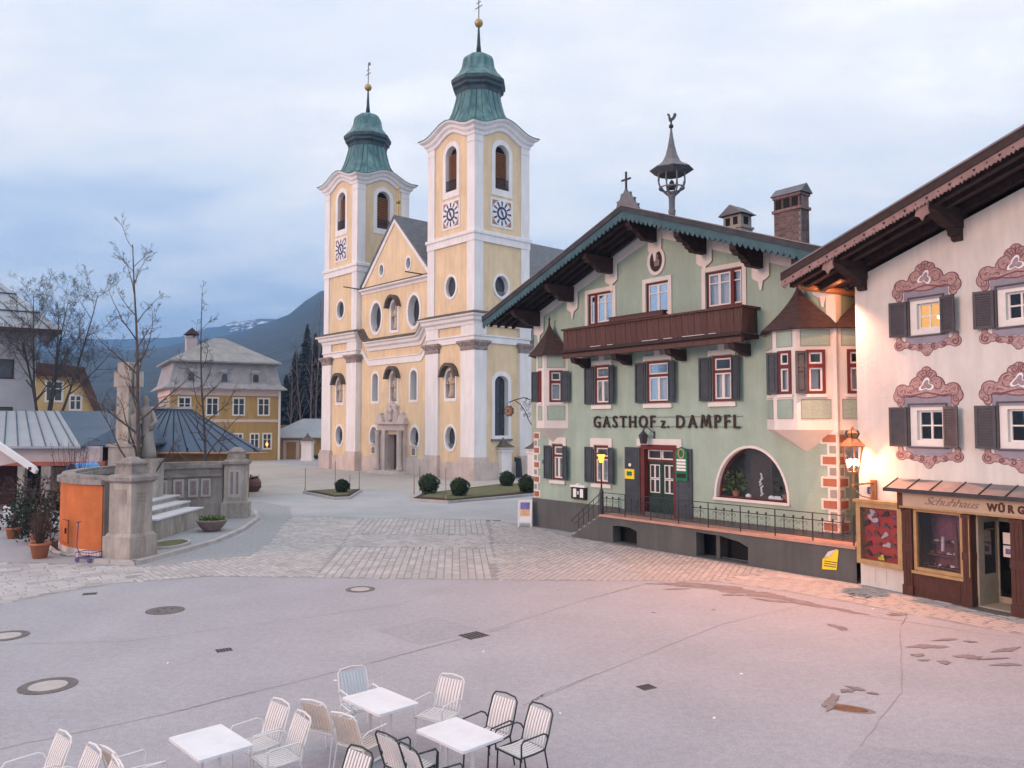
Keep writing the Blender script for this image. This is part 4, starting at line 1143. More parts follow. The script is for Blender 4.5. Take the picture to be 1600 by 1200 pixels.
# ---- gable trim, brackets, roof
zr = lambda xx: 12.72 - abs(xx - RX) * SL
brk = [.40, 2.75, 5.20, 7.65, 10.10, 12.55, 14.90]
for sx in (-1, 1):
    xe = 0.02 if sx < 0 else WX - .02
    t_ = MB(); t_.ext([(RX, zr(RX) - .42), (xe, zr(xe) - .34), (xe, zr(xe)), (RX, zr(RX))], -.05, .0, GF); gp(t_, 'gable_trim', 'gh_white')
    t_ = MB(); t_.ext(rectp(min(xe, xe - sx * .38), 9.0, max(xe, xe - sx * .38), zr(xe) - .3), -.045, .0, GF); gp(t_, 'corner_trim', 'gh_white')
for bx in brk:
    zt = zr(bx)
    t_ = MB(); t_.ext([(bx - .36, zt - .1), (bx - .36, zt - .95), (bx - .22, zt - 1.05), (bx - .1, zt - 1.1), (bx - .04, zt - 1.42), (bx + .04, zt - 1.42), (bx + .1, zt - 1.1), (bx + .22, zt - 1.05), (bx + .36, zt - .95), (bx + .36, zt - .1)], -.062, -.052, GF); gp(t_, 'trim_pendant', 'gh_white')
    side = lambda a, b__, c: (bx + c, a, b__)
    t_ = MB()
    t_.ext([(-1.62, zt + .0), (.2, zt + .0), (.2, zt - .34), (-1.45, zt - .34), (-1.52, zt - .24), (-1.62, zt - .2)], -.13, .13, side)
    t_.ext([(-1.15, zt - .34), (.2, zt - .34), (.2, zt - .66), (-.78, zt - .66), (-.85, zt - .56), (-1.0, zt - .54), (-1.05, zt - .44), (-1.15, zt - .42)], -.125, .125, side)
    gp(t_, 'purlin_bracket', 'wood_dark')
YF, YBK = -1.85, 16.0
def slope_slab(xa, xb_, z_of, th, y0, y1, name, m):
    b = MB(); vs = []
    for y in (y0, y1):
        vs += [(xa, y, z_of(xa)), (xb_, y, z_of(xb_)), (xb_, y, z_of(xb_) - th), (xa, y, z_of(xa) - th)]
    b.add(vs, [(0, 1, 2, 3), (4, 5, 6, 7), (0, 1, 5, 4), (2, 3, 7, 6), (1, 2, 6, 5), (0, 3, 7, 4)])
    return gp(b, name, m)
zt_ = lambda xx: RZ - abs(xx - RX) * SL
for sx in (-1, 1):
    xe = -1.55 if sx < 0 else 16.25
    slope_slab(RX, xe, zt_, .16, YF, YBK, 'roof', 'roof_edge')
    slope_slab(RX, xe, lambda q: zt_(q) - .165, .10, YF + .1, YBK - .1, 'soffit', 'wood_soffit')
    # rafters running down the slope under the boards
    for y in (-1.5, -1.05, -.6, -.15):
        b = MB(); vs = []
        for yy in (y - .06, y + .06):
            vs += [(RX, yy, zt_(RX) - .27), (xe - sx * .1, yy, zt_(xe - sx * .1) - .27), (xe - sx * .1, yy, zt_(xe - sx * .1) - .42), (RX, yy, zt_(RX) - .42)]
        b.add(vs, [(0, 1, 2, 3), (4, 5, 6, 7), (0, 1, 5, 4), (2, 3, 7, 6), (1, 2, 6, 5), (0, 3, 7, 4)]); gp(b, 'rafter', 'wood_soffit')
    # scalloped teal bargeboard
    n = int(abs(xe - RX) / .22); pl = [(RX, zt_(RX) - .10), (xe, zt_(xe) - .10)]
    low = []
    for i in range(n):
        xa = xe + (RX - xe) * i / n; xb_ = xe + (RX - xe) * (i + 1) / n
        for f_, d_ in ((.02, .40), (.3, .50), (.5, .53), (.7, .50), (.98, .40)):
            xx = xa + (xb_ - xa) * f_; low.append((xx, zt_(xx) - d_))
    bb = MB(); bb.ext(pl + low, YF - .06, YF - .01, GF); gp(bb, 'bargeboard', 'teal')
    bb = MB(); bb.ext([(RX, zt_(RX) + .04), (xe, zt_(xe) + .04), (xe, zt_(xe) - .16), (RX, zt_(RX) - .16)], YF - .10, YF - .062, GF); gp(bb, 'verge_board', 'roof_edge')
    bb = MB(); bb.ext([(RX, zt_(RX) + .075), (xe, zt_(xe) + .075), (xe, zt_(xe) + .04), (RX, zt_(RX) + .04)], YF - .12, YF + .3, GF); gp(bb, 'verge_flashing', 'shop_metal')
b = MB(); b.tube([(-1.62, YF, zt_(-1.55) - .08), (-1.62, YBK, zt_(-1.55) - .08)], .08, 8); gp(b, 'gutter', 'shop_metal')

# oval saint picture
b = MB(); b.ring(ovalp(7.72, 11.3, .46, .58), ovalp(7.72, 11.3, .33, .44), -.07, 0, -.01, GF); op = gp(b, 'oval_picture', 'gh_white')
b = MB(); b.ext(ovalp(7.72, 11.3, .34, .45), -.02, -.008, GF); b.build('painting', 'wood_dark', op)
b = MB(); b.ext([(7.62, 11.1), (7.84, 11.1), (7.87, 11.3), (7.80, 11.40), (7.81, 11.52), (7.73, 11.58), (7.66, 11.52), (7.66, 11.42), (7.58, 11.3)], -.03, -.021, GF); b.build('painted_figure', 'mem_text', op)
b = MB(); b.ext([(7.45, 11.93), (7.99, 11.98), (7.95, 12.08), (7.76, 12.04), (7.7, 12.12), (7.62, 12.03), (7.47, 12.02)], -.05, 0, GF); b.build('crest', 'gh_white', op)

# ---- balcony
BX0, BX1, BY = 3.25, 12.42, -1.02
bal = MB(); bal.box(BX0, BY, 7.78, BX1, .0, 7.93); balc = gp(bal, 'balcony', 'wood_dark')
nb = 32
bw = (BX1 - BX0) / nb
bd = MB(); bd.box(-bw / 2 + .006, 0, .0, bw / 2 - .006, .03, .86); board_me = bd.mesh('board', 'wood_balcony')
for k in range(nb):
    inst('board', board_me, balc, (BX0 + bw * (k + .5), BY - .03 + .006 * (k % 2), 7.96))
bd = MB(); bd.box(-.01, -.14, 0, .02, .14, .86); sb_me = bd.mesh('board', 'wood_balcony')
for xx in (BX0, BX1):
    for k in range(3):
        inst('board', sb_me, balc, (xx, BY + .17 + k * .3, 7.96))
b = MB(); b.box(BX0 - .08, BY - .10, 8.82, BX1 + .08, BY + .08, 8.90); b.box(BX0 - .08, BY, 8.821, BX0 + .08, 0, 8.899); b.box(BX1 - .08, BY, 8.821, BX1 + .08, 0, 8.899); b.build('handrail', 'wood_balcony', balc)
b = MB(); b.box(BX0 - .06, BY - .09, 7.86, BX1 + .06, BY - .035, 7.99); b.build('bottom_rail', 'wood_dark', balc)
b = MB(); b.box(BX0 - .04, BY - .06, 7.62, BX1 + .04, BY + .12, 7.78); b.build('floor_beam', 'wood_balcony', balc)
for xx in (3.75, 6.2, 9.05, 11.95):
    side = lambda a, b__, c, xx=xx: (xx + c, a, b__)
    b = MB(); b.ext([(BY + .02, 7.62), (.1, 7.62), (.1, 7.2), (-.3, 7.22), (-.5, 7.34), (BY + .1, 7.42)], -.13, .13, side); b.build('balcony_bracket', 'wood_dark', balc)
b = MB(); b.box(6.15, BY - .14, 8.90, 9.0, BY + .1, 9.06); b.box(6.1, BY - .16, 9.06, 9.05, BY + .12, 9.1); b.build('flower_box', 'wood_balcony', balc)
for k, (xa, xb_) in enumerate(((5.0, 5.6), (6.0, 6.3), (7.9, 8.7), (9.0, 9.4), (9.9, 10.9), (11.1, 11.4))):
    b = MB(); b.box(xa, BY - .10, 7.99, xb_, BY - .045, 8.008); b.build('snow_remnant', 'snow', balc)

# ---- plinth and quoins
b = MB(); b.box(-.07, -.07, 0, 5.6, .02, 1.32); b.box(-.07, .02, 0, .02, 6, 1.32); b.box(5.6, -.05, 0, 17.0, .02, 1.28); gp(b, 'plinth', 'gh_plinth')
def quoins(x0, sx, mp, z0, z1, n, long_, short_):
    h = (z1 - z0) / n
    b = MB(); b.ext(rectp(min(x0, x0 + sx * long_), z0, max(x0, x0 + sx * long_), z1), -.0, -.0 + .001, mp)
    for k in range(n):
        z = z0 + h * k; w = long_ if k % 2 == 0 else short_
        b = MB(); b.ext(rectp(*(sorted((x0, x0 + sx * w))[0], z), sorted((x0, x0 + sx * w))[1], z + h), -.025, .0, mp); gp(b, 'quoin_bed', 'gh_white')
        b = MB(); xa, xb_ = sorted((x0 + sx * .05, x0 + sx * (w - .09))); b.ext(rectp(xa, z + .055, xb_, z + h - .055), -.045, -.024, mp); gp(b, 'quoin', 'gh_quoin' if k % 2 == 0 else 'gh_quoin_grey')
quoins(0.0, 1, GF, 1.36, 4.40, 9, .46, .30)
GS = lambda a, b_, c: (WX - c, a, b_)
quoins(WX, -1, GF, 1.30, 4.50, 9, .60, .36)
quoins(0.0, 1, GS, 1.30, 4.50, 9, .60, .36)

b = MB(); b.box(WX - .30, -.04, 4.5, WX + .04, .30, 9.9); gp(b, 'corner_pilaster', 'gh_white')
# ---- oriels
def oriel(pts, apex, tips, label_side, ztop=7.95, zbot=4.6):
    """pts: wall point, front points..., wall point (plan, counter-clockwise seen from above the street)"""
    om = MB()
    n = len(pts)
    root = MB()
    bot = [(x_, y_, zbot) for x_, y_ in pts]
    vs = bot + [tips]
    root.add(vs, [(i, i + 1, n) for i in range(n - 1)])
    cap = [(x_, y_, ztop + .05) for x_, y_ in pts]; root.add(cap, [tuple(range(n))])
    faces = []
    for i in range(n - 1):
        p, q = Vector(pts[i]), Vector(pts[i + 1]); d = (q - p); L_ = d.length; d.normalize(); nn = Vector((-d.y, d.x))  # inward
        mpf = lambda a, b__, c, p=p, d=d, nn=nn: (p.x + d.x * a + nn.x * c, p.y + d.y * a + nn.y * c, b__)
        ww = min(.60, L_ - .36); cxm = L_ / 2
        hole = rectp(cxm - ww / 2, 5.78, cxm + ww / 2, 7.20) if L_ > .5 else None
        root.panel(rectp(0, zbot, L_, ztop + .05), [hole] if hole else [], 0, mpf)
        faces.append((mpf, L_, cxm, ww, hole))
    ob = gp(root, 'oriel', 'gh_white')
    for i, (mpf, L_, cxm, ww, hole) in enumerate(faces):
        if not hole: continue
        pw = L_ - .30
        for za, zb_ in ((7.34, 7.84), (4.98, 5.58)):
            b = MB(); b.ext(rectp(cxm - pw / 2, za, cxm + pw / 2, zb_), -.012, .0, mpf); b.build('oriel_panel', 'gh_green', ob)
            b = MB(); b.ring(rectp(cxm - pw / 2 - .02, za - .02, cxm + pw / 2 + .02, zb_ + .02), rectp(cxm - pw / 2, za, cxm + pw / 2, zb_), -.02, 0, -.01, mpf); b.build('panel_line', 'gh_quoin_grey', ob)
        x0, x1 = cxm - ww / 2, cxm + ww / 2
        b = MB(); b.ring(rectp(x0, 5.78, x1, 7.20), rectp(x0 + .09, 5.86, x1 - .09, 7.12), -.05, 0, .08, mpf); b.ext(rectp(x0 + .09, 6.62, x1 - .09, 6.74), -.04, .06, mpf); b.build('window_frame', 'win_red', ob)
        b = MB()
        for za, zb_ in ((5.86, 6.62), (6.74, 7.12)):
            b.ring(rectp(x0 + .09, za, x1 - .09, zb_), rectp(x0 + .15, za + .06, x1 - .15, zb_ - .06), -.0, .04, .04, mpf)
        b.build('sash', 'win_white', ob)
        b = MB(); b.panel(rectp(x0 + .09, 5.86, x1 - .09, 7.12), [], .03, mpf); b.build('pane', 'glass', ob)
        b = MB(); b.panel(rectp(x0 + .09, 5.86, x1 - .18, 6.62), [], .14, mpf); b.build('curtain', 'curtain', ob)
        b = MB(); b.panel(rectp(x0, 5.78, x1, 7.2), [], .5, mpf); b.build('room_back', 'room', ob)
        b = MB(); b.ext(rectp(cxm - ww / 2 - .05, 5.66, cxm + ww / 2 + .05, 5.76), -.05, 0, mpf); b.build('sill', 'gh_white', ob)
        sw = min(.42, (L_ - ww) * 1.25)
        sd = label_side[i]
        if sd == 'l':
            shutter(ob, mpf, x0 - sw + .06, x0 + .02, 5.78, 7.16, -.04, 'shutter_gh', 10, 'r')
        elif sd == 'r':
            shutter(ob, mpf, x1 - .10, x1 + sw - .06, 5.78, 7.16, -.04, 'shutter_gh', 24, 'l')
    # flared tent roof
    cxr = sum(p[0] for p in pts) / n; cyr = sum(p[1] for p in pts) / n
    base = []
    for x_, y_ in pts:
        v = Vector((x_ - cxr, y_ - cyr)); v = v * (1 + .38 / max(.4, v.length)); base.append((cxr + v.x, cyr + v.y))
    rings = []
    for k in range(9):
        t = k / 8; s = (1 - t) ** 1.45 * .985 + .015
        z = ztop - .06 + (apex[2] - ztop + .06) * t
        rings.append([(apex[0] + (x_ - apex[0]) * s, apex[1] + (y_ - apex[1]) * s, z) for x_, y_ in base])
    b = MB(); b.loft(rings); rf = b.build('tent_roof', 'cone_roof', ob)
    b = MB(); b.tube([(apex[0], apex[1], apex[2] - .1), (apex[0], apex[1], apex[2] + .30)], [.05, .015], 6); b.sphere((apex[0], apex[1], apex[2] + .12), .06, 8, 6); b.build('finial', 'grey_iron', ob)
    return ob
oriel([(.31, 0), (1.07, -.76), (1.62, -.76), (2.38, 0)], (1.45, -.30, 9.45), (1.42, .0, 3.92), [None, 'l', 'r'])
oriel([(12.70, 0), (13.55, -.85), (14.40, -.85), (15.25, 0)], (14.2, -.36, 9.42), (14.2, .0, 3.86), [None, 'l', 'l'])
oriel([(15.3, .06), (16.15, .91), (16.15, 1.76), (15.3, 2.61)], (15.62, 1.2, 9.3), (15.3, 1.1, 3.86), ['r', None, None])

# ---- entrance
b = MB(); b.ring(rectp(6.80, 1.14, 8.70, 3.95), rectp(7.0, 1.14, 8.5, 3.78), -.06, 0, .3, GF); door = gp(b, 'entrance', 'win_red')
b = MB(); b.ext(rectp(7.0, 3.28, 8.5, 3.36), .16, .26, GF); b.build('transom_bar', 'win_red', door)
for k in range(2):
    xa = 7.0 + .75 * k
    b = MB(); b.ext(rectp(xa + .006, 1.16, xa + .744, 3.28), .18, .24, GF); b.build('door_leaf', 'door_green', door)
    b = MB()
    for zr_ in (2.05, 2.62):
        for xr in (xa + .12, xa + .38):
            b.ring(rectp(xr, zr_, xr + .25, zr_ + .55), rectp(xr + .035, zr_ + .035, xr + .215, zr_ + .515), .16, .18, .18, GF)
    b.build('lattice', 'win_white', door)
    b = MB(); b.ext(rectp(xa + .14, 2.07, xa + .61, 3.15), .172, .178, GF); b.build('door_glass', 'pane_dark', door)
    b = MB(); b.ext(rectp(xa + .15, 1.3, xa + .60, 1.9), .165, .18, GF); b.build('door_panel', 'door_green', door)
    b = MB(); b.ring(rectp(xa + .02, 3.38, xa + .73, 3.76), rectp(xa + .07, 3.43, xa + .68, 3.71), .15, .22, .22, GF); b.build('transom_sash', 'win_white', door)
    b = MB(); b.panel(rectp(xa, 3.36, xa + .75, 3.78), [], .2, GF); b.build('transom_pane', 'pane_dark', door)
for xa, xb_ in ((5.95, 6.78), (8.66, 9.42)):
    b = MB(); b.ext(rectp(xa, 1.2, xb_, 3.84), -.09, -.03, GF); dsh = b.build('door_shutter', 'shutter_gh', door)
    b = MB()
    for za, zb_ in ((1.35, 2.2), (2.35, 3.0), (3.1, 3.7)):
        b.ring(rectp(xa + .1, za, xb_ - .1, zb_), rectp(xa + .13, za + .03, xb_ - .13, zb_ - .03), -.10, -.09, -.09, GF)
    b.build('moulding', 'shutter_gh', door)
b = MB(); b.ext([(6.6, 3.9), (6.82, 3.9), (6.82, 3.97), (8.68, 3.97), (8.68, 3.86), (8.92, 3.86), (8.92, 4.2), (6.6, 4.2)], -.06, 0, GF); b.build('lintel', 'gh_white', door)
b = MB(); b.ext(rectp(5.98, 2.55, 6.5, 2.95), -.12, -.092, GF); s_ = b.build('yellow_notice', 'paper_yellow', door)
b = MB(); b.ext(ovalp(6.25, 3.12, .07, .07, 12), -.11, -.091, GF); b.build('badge', 'paper_white', door)
b = MB(); b.ext(rectp(6.1, 2.68, 6.38, 2.85), -.128, -.121, GF); b.build('notice_print', 'sign_green', door)
b = MB(); b.ext([(8.70, 2.62), (9.28, 2.62), (9.28, 3.72), (9.15, 3.85), (8.99, 3.92), (8.83, 3.85), (8.70, 3.72)], -.16, -.11, GF); gs = gp(b, 'beer_board', 'sign_green')
b = MB(); b.ring(ovalp(8.99, 3.66, .17, .20), ovalp(8.99, 3.66, .11, .14), -.175, -.16, -.16, GF); b.build('emblem', 'shop_gold', gs)
b = MB(); b.ext(rectp(8.77, 2.74, 9.21, 2.90), -.170, -.16, GF); b.build('dark_panel', 'black', gs)
for k in range(4):
    b = MB(); z = 3.0 + .12 * k; b.ext(rectp(8.77, z, 9.21, z + .085), -.170, -.16, GF); b.build('white_strip', 'paper_white', gs)
# bucket shaped wall lantern over the door, unlit
b = MB(); b.lathe([(.13, 0), (.19, .32), (.21, .33), (.05, .5), (.02, .58)], 6, (7.25, -.36, 4.0)); wl = gp(b, 'door_lantern', 'grey_iron')
b = MB(); b.tube([(7.25, -.36, 4.58), (7.4, -.3, 4.66), (7.52, 0, 4.4)], .02, 5); b.tube([(7.52, -.02, 4.0), (7.52, -.02, 4.5)], .04, 6); b.build('lantern_arm', 'grey_iron', wl)

# arched shop window with plants
b = MB(); b.ring([(11.975 + (p[0] - 11.975) * 1.06, 2.12 + (p[1] - 2.12) * 1.05 - (.06 if p[1] < 2.2 else 0)) for p in ARC], ARC, -.03, 0, .3, GF); aw = gp(b, 'arched_window', 'gh_white')
b = MB(); b.ring([(11.975 + (p[0] - 11.975) * .995, 2.13 + (p[1] - 2.12) * .995) for p in ARC], [(11.975 + (p[0] - 11.975) * .955, 2.17 + (p[1] - 2.12) * .95) for p in ARC], .16, .2, .24, GF); b.build('window_frame', 'win_red', aw)
b = MB(); b.panel(ARC, [], .2, GF); b.build('pane', 'glass', aw)
b = MB(); b.ext(rectp(10.4, 2.02, 13.55, 2.12), -.09, .3, GF); b.build('sill', 'gh_white', aw)
b = MB(); b.panel(rectp(9.9, 1.9, 14.2, 4.3), [], 1.2, GF); b.build('room_back', 'room', aw)
b = MB(); b.box(11.5, .7, 2.1, 12.4, .75, 3.7); b.build('room_door', 'wood_dark', aw)
def leafy(par, cx, cy, z, r, h, n, m, seed, name='foliage', lw=.05, ll=.16):
    rr = random.Random(seed); b = MB()
    for k in range(n):
        a = rr.uniform(0, 6.283); q = rr.random() ** .6; zz = z + h * rr.random()
        p = Vector((cx + r * q * math.cos(a), cy + r * q * math.sin(a), zz))
        d = Vector((math.cos(a) * rr.uniform(.3, 1), math.sin(a) * rr.uniform(.3, 1), rr.uniform(-.3, 1))).normalized()
        s = d.cross(Vector((rr.uniform(-1, 1), rr.uniform(-1, 1), rr.uniform(-1, 1)))).normalized()
        L_ = ll * rr.uniform(.6, 1.3); W_ = lw * rr.uniform(.6, 1.3)
        b.add([p - s * W_ * .2, p + d * L_ * .5 - s * W_, p + d * L_, p + d * L_ * .5 + s * W_], [(0, 1, 2, 3)])
    return b.build(name, m, par)
leafy(aw, 10.95, .55, 2.3, .38, .7, 110, 'leaf_fresh', 2)
leafy(aw, 13.05, .55, 2.2, .34, .75, 110, 'box_leaf', 3)
for px, pm in ((10.95, 'terracotta'), (13.05, 'terracotta')):
    b = MB(); b.lathe([(.09, 0), (.14, .2), (.16, .24), (.13, .24)], 10, (px, .55, 2.12)); b.build('flower_pot', pm, aw)
b = MB()
for k in range(9):
    b.tube([(12.1 + .05 * math.sin(k), .42, 2.25 + k * .09), (12.16 + .05 * math.cos(k * 2), .40, 2.33 + k * .09)], .03, 5)
b.build('white_orchid', 'paper_white', aw)
for k, px in enumerate((11.6, 12.55, 12.75, 12.9)):
    b = MB(); b.sphere((px, .4, 2.2), .09, 8, 6, sx=1.4); b.build('white_ornament', 'paper_white', aw, True)

# menu box
b = MB(); b.box(2.75, -.16, 1.50, 3.62, -.005, 2.02); mb = gp(b, 'menu_box', 'black')
b = MB(); b.ext([(2.72, 2.02), (3.65, 2.02), (3.65, 2.10), (3.28, 2.12), (3.18, 2.2), (3.08, 2.12), (2.72, 2.10)], -.2, -.0, GF); b.build('menu_box_lid', 'paper_white', mb)
for xa in (2.88, 3.32):
    b = MB(); b.ext(rectp(xa, 1.58, xa + .2, 1.95), -.168, -.16, GF); b.build('menu_sheet', 'paper_white', mb)
b = MB(); b.ext([(3.14, 1.7), (3.24, 1.7), (3.26, 1.85), (3.12, 1.85)], -.168, -.16, GF); b.build('menu_mark', 'curtain', mb)

# ---- terrace with steps and railing
TY = -1.0; TX0, TX1, TZ = 5.42, 16.40, 1.02
op1 = [(6.15, .06), (7.45, .06), (7.45, .62), (7.1, .72), (6.5, .74), (6.15, .70)]
op2 = [(10.35, .04), (12.55, .04), (12.55, .62), (12.2, .76), (11.4, .88), (10.35, .90)]
TF = lambda a, b_, c: (a, TY + c, b_)
b = MB(); b.panel([(3.62, 0), (TX1, 0), (TX1, TZ), (TX0, TZ)], [op1, op2], 0, TF)
for o_ in (op1, op2):
    n = len(o_)
    b.add([TF(p, q, 0) for p, q in o_] + [TF(p, q, .45) for p, q in o_], [(i, (i + 1) % n, n + (i + 1) % n, n + i) for i in range(n)])
b.add([TF(3.62, 0, .16), TF(TX0, 0, .16), TF(TX0, TZ, .16)], [(0, 1, 2)])
b.add([TF(3.62, 0, 0), TF(3.62, 0, .16), TF(TX0, TZ, .16), TF(TX0, TZ, 0)], [(0, 1, 2, 3)])
terr = gp(b, 'terrace', 'gh_plinth')
for o_, d_ in ((op1, .6), (op2, .85)):
    b = MB(); b.panel(rectp(o_[0][0] - .3, 0, o_[1][0] + .3, .95), [], d_, TF)
    b.build('cellar_back', 'dark_hole', terr)
b = MB(); b.box(11.0, TY + .3, .03, 11.16, TY + .42, .85); b.build('cellar_post', 'gh_plinth', terr)
b = MB(); b.box(TX0, TY - .05, TZ, TX1, -.05, TZ + .09); b.build('deck', 'deck_tile', terr)
for k in range(6):
    b = MB(); xa = 3.62 + .30 * k; b.box(xa, TY + .16, .0, TX0, -.07, .17 * (k + 1)); b.build('step', 'kerb', terr)
rail = MB()
z0 = TZ + .09
for zz in (z0 + .12, z0 + .66, z0 + .88):
    rail.tube([(TX0, TY + .05, zz), (TX1 - .05, TY + .05, zz)], .016, 5)
rail.tube([(3.75, TY + .08, .78), (TX0, TY + .08, z0 + .88)], .02, 5); rail.tube([(3.75, TY + .08, .52), (TX0, TY + .08, z0 + .62)], .016, 5)
rail.tube([(3.75, TY + .08, .78), (3.66, TY + .08, .74), (3.62, TY + .08, .66), (3.70, TY + .08, .60)], .02, 5)
ra = rail.build('railing', 'grey_iron', GH)
pb = MB(); pb.tube([(0, 0, -.02), (0, 0, .88)], .022, 5); pm = pb.mesh('railing_post', 'grey_iron')
bb_ = MB(); bb_.tube([(0, 0, .12), (0, 0, .72)], .013, 5); bb_.sphere((0, 0, .70), .038, 7, 5, sz=1.4); bb_.sphere((0, 0, .4), .026, 6, 5)
for sg in (-1, 1):
    for q in (1, -1):
        pts = []
        for i in range(10):
            a = i / 9 * 4.6; r_ = .085 * (1 - i / 13)
            pts.append((sg * (.10 + r_ * math.cos(a) * -1), 0, .42 + q * (.10 - .0) + q * r_ * math.sin(a)))
        bb_.tube(pts, .008, 4)
bm_ = bb_.mesh('baluster', 'grey_iron')
npost = 9
for k in range(npost):
    xx = TX0 + (TX1 - .1 - TX0) * k / (npost - 1)
    inst('railing_post', pm, ra, (xx, TY + .05, z0))
    if k < npost - 1:
        for j in (1, 2, 3):
            inst('baluster', bm_, ra, (xx + (TX1 - .1 - TX0) / (npost - 1) * j / 4, TY + .05, z0))
for k in range(1, 6):
    b = MB(); xx = 3.75 + .3 * k; zb_ = .17 * k; b.tube([(xx, TY + .08, zb_ - .02), (xx, TY + .08, .78 + (z0 + .88 - .78) * (xx - 3.75) / (TX0 - 3.75))], .013, 5); b.build('stair_baluster', 'grey_iron', ra)

# ---- roof furniture
def brick_stack(name, x0, y0, w, d, z0, z1, par, rows):
    b = MB(); b.box(x0, y0, z0, x0 + w, y0 + d, z1); st = b.build(name, 'mortar', par)
    bm2 = MB(); bm2.box(-.5, -.5, -.5, .5, .5, .5); me = bm2.mesh('brick', 'brick')
    h = (z1 - z0) / rows
    for r in range(rows):
        n = max(3, int(round(w / .26)))
        for k in range(n):
            off = .5 if r % 2 else 0
            xa = x0 + w * max(0, (k - .5 + (1 - off) * .5)) / n; xb_ = x0 + w * min(1, (k + .5 + (1 - off) * .5) / n)
            inst('brick', me, st, ((xa + xb_) / 2, y0 + .05, z0 + h * (r + .5)), (0, 0, 0), (max(.03, xb_ - xa - .022), .13, h - .022))
        m_ = max(1, int(round(d / .3)))
        for k in range(m_):
            inst('brick', me, st, (x0 + w - .05, y0 + .06 + (d - .06) * (k + .5) / m_, z0 + h * (r + .5)), (0, 0, 0), (.13, (d - .1) / m_ - .02, h - .022))
    return st
st = brick_stack('chimney', 12.50, .9, 1.05, .55, 10.9, 12.35, GH, 13)
b = MB(); b.box(12.44, .84, 12.35, 13.61, 1.51, 12.45); b.box(12.5, .9, 12.45, 13.55, .98, 12.85)
for k in range(4):
    b.box(12.5 + .33 * k, .9, 12.45, 12.56 + .33 * k, 1.45, 12.85)
b.box(12.46, .86, 12.85, 13.59, 1.49, 12.95)
b.build('chimney_head', 'brick', st)
b = MB()
for k in range(3):
    b.box(12.57 + .33 * k, .885, 12.48, 12.81 + .33 * k, .899, 12.82)
b.build('smoke_opening', 'dark_hole', st)
b = MB(); b.ext([(.80, 12.95), (1.55, 12.95), (1.175, 13.28)], 12.40, 13.66, lambda a, q, c: (c, a, q)); b.build('chimney_roof', 'slate', st)
b = MB(); b.box(9.25, 2.2, 12.0, 10.15, 2.95, 12.55); b.box(9.2, 2.15, 12.55, 10.2, 3.0, 12.63); b.box(9.28, 2.23, 12.63, 10.12, 2.92, 13.12); st2 = gp(b, 'small_chimney', 'mem_wall')
b = MB()
for k in range(2):
    b.box(9.40 + .36 * k, 2.21, 12.72, 9.60 + .36 * k, 2.235, 13.02)
b.box(10.10, 2.4, 12.72, 10.13, 2.7, 13.02)
b.build('smoke_opening', 'dark_hole', st2)
b = MB(); b.ext([(9.12, 13.12), (10.28, 13.12), (9.7, 13.52)], 2.08, 3.06, lambda a, q, c: (a, c, q)); b.build('chimney_roof', 'slate', st2)

BT = (RX, 1.02)
b = MB(); b.lathe([(.15, 13.0), (.13, 13.4), (.16, 13.5), (.12, 13.6), (.13, 14.05), (.17, 14.15), (.16, 14.25), (.08, 14.3)], 10, (*BT, 0)); bt = gp(b, 'bell_turret', 'ridge_stone', smooth=True)
b = MB()
for k in range(8):
    a = math.pi / 4 * k + .3
    pts = [(BT[0] + r_ * math.cos(a), BT[1] + r_ * math.sin(a), z) for r_, z in ((.13, 14.15), (.30, 14.3), (.50, 14.52), (.58, 14.75), (.55, 15.05))]
    b.tube(pts, .032, 5)
b.ringlathe([(.5, 14.43), (.53, 14.43), (.53, 14.49), (.5, 14.49)], 16, (*BT, 0))
b.build('turret_ribs', 'ridge_stone', bt)
b = MB(); b.lathe([(.02, 14.45), (.16, 14.42), (.14, 14.55), (.09, 14.72), (.03, 14.8)], 10, (*BT, 0)); b.build('bell', 'grey_iron', bt, True)
b = MB(); b.lathe([(.54, 15.0), (.90, 15.20), (.88, 15.24), (.55, 15.42), (.36, 15.6), (.24, 15.85), (.15, 16.2), (.08, 16.6), (.03, 17.0), (.015, 17.2)], 8, (*BT, 0)); b.build('turret_hat', 'ridge_stone', bt)
b = MB(); b.sphere((*BT, 17.05), .10, 10, 7); b.build('turret_ball', 'grey_iron', bt, True)
b = MB(); b.ext([(-.03, 17.12), (.03, 17.12), (.04, 17.26), (.17, 17.3), (.27, 17.42), (.26, 17.52), (.17, 17.55), (.12, 17.44), (.04, 17.38), (-.04, 17.42), (-.08, 17.58), (-.15, 17.64), (-.22, 17.58), (-.14, 17.54), (-.12, 17.4), (-.1, 17.28), (-.03, 17.24)], -.02, .02, lambda a, q, c: (BT[0] + a, BT[1] + c, q)); b.build('weathercock', 'grey_iron', bt)
pl = [(-.75, 12.95), (-.62, 13.15), (-.66, 13.24), (-.50, 13.28), (-.44, 13.42), (-.48, 13.52), (-.32, 13.54), (-.24, 13.7), (-.26, 13.78), (-.12, 13.78), (0, 13.95)]
pl = pl + [(-x_, z_) for x_, z_ in reversed(pl[:-1])]
b = MB(); b.ext(pl, -1.72, -1.60, lambda a, q, c: (RX + a, c, q)); rc = gp(b, 'ridge_ornament', 'ridge_stone')
b = MB(); b.box(RX - .035, -1.69, 13.9, RX + .035, -1.63, 14.62); b.box(RX - .24, -1.685, 14.28, RX + .24, -1.635, 14.35); b.build('ridge_cross', 'grey_iron', rc)

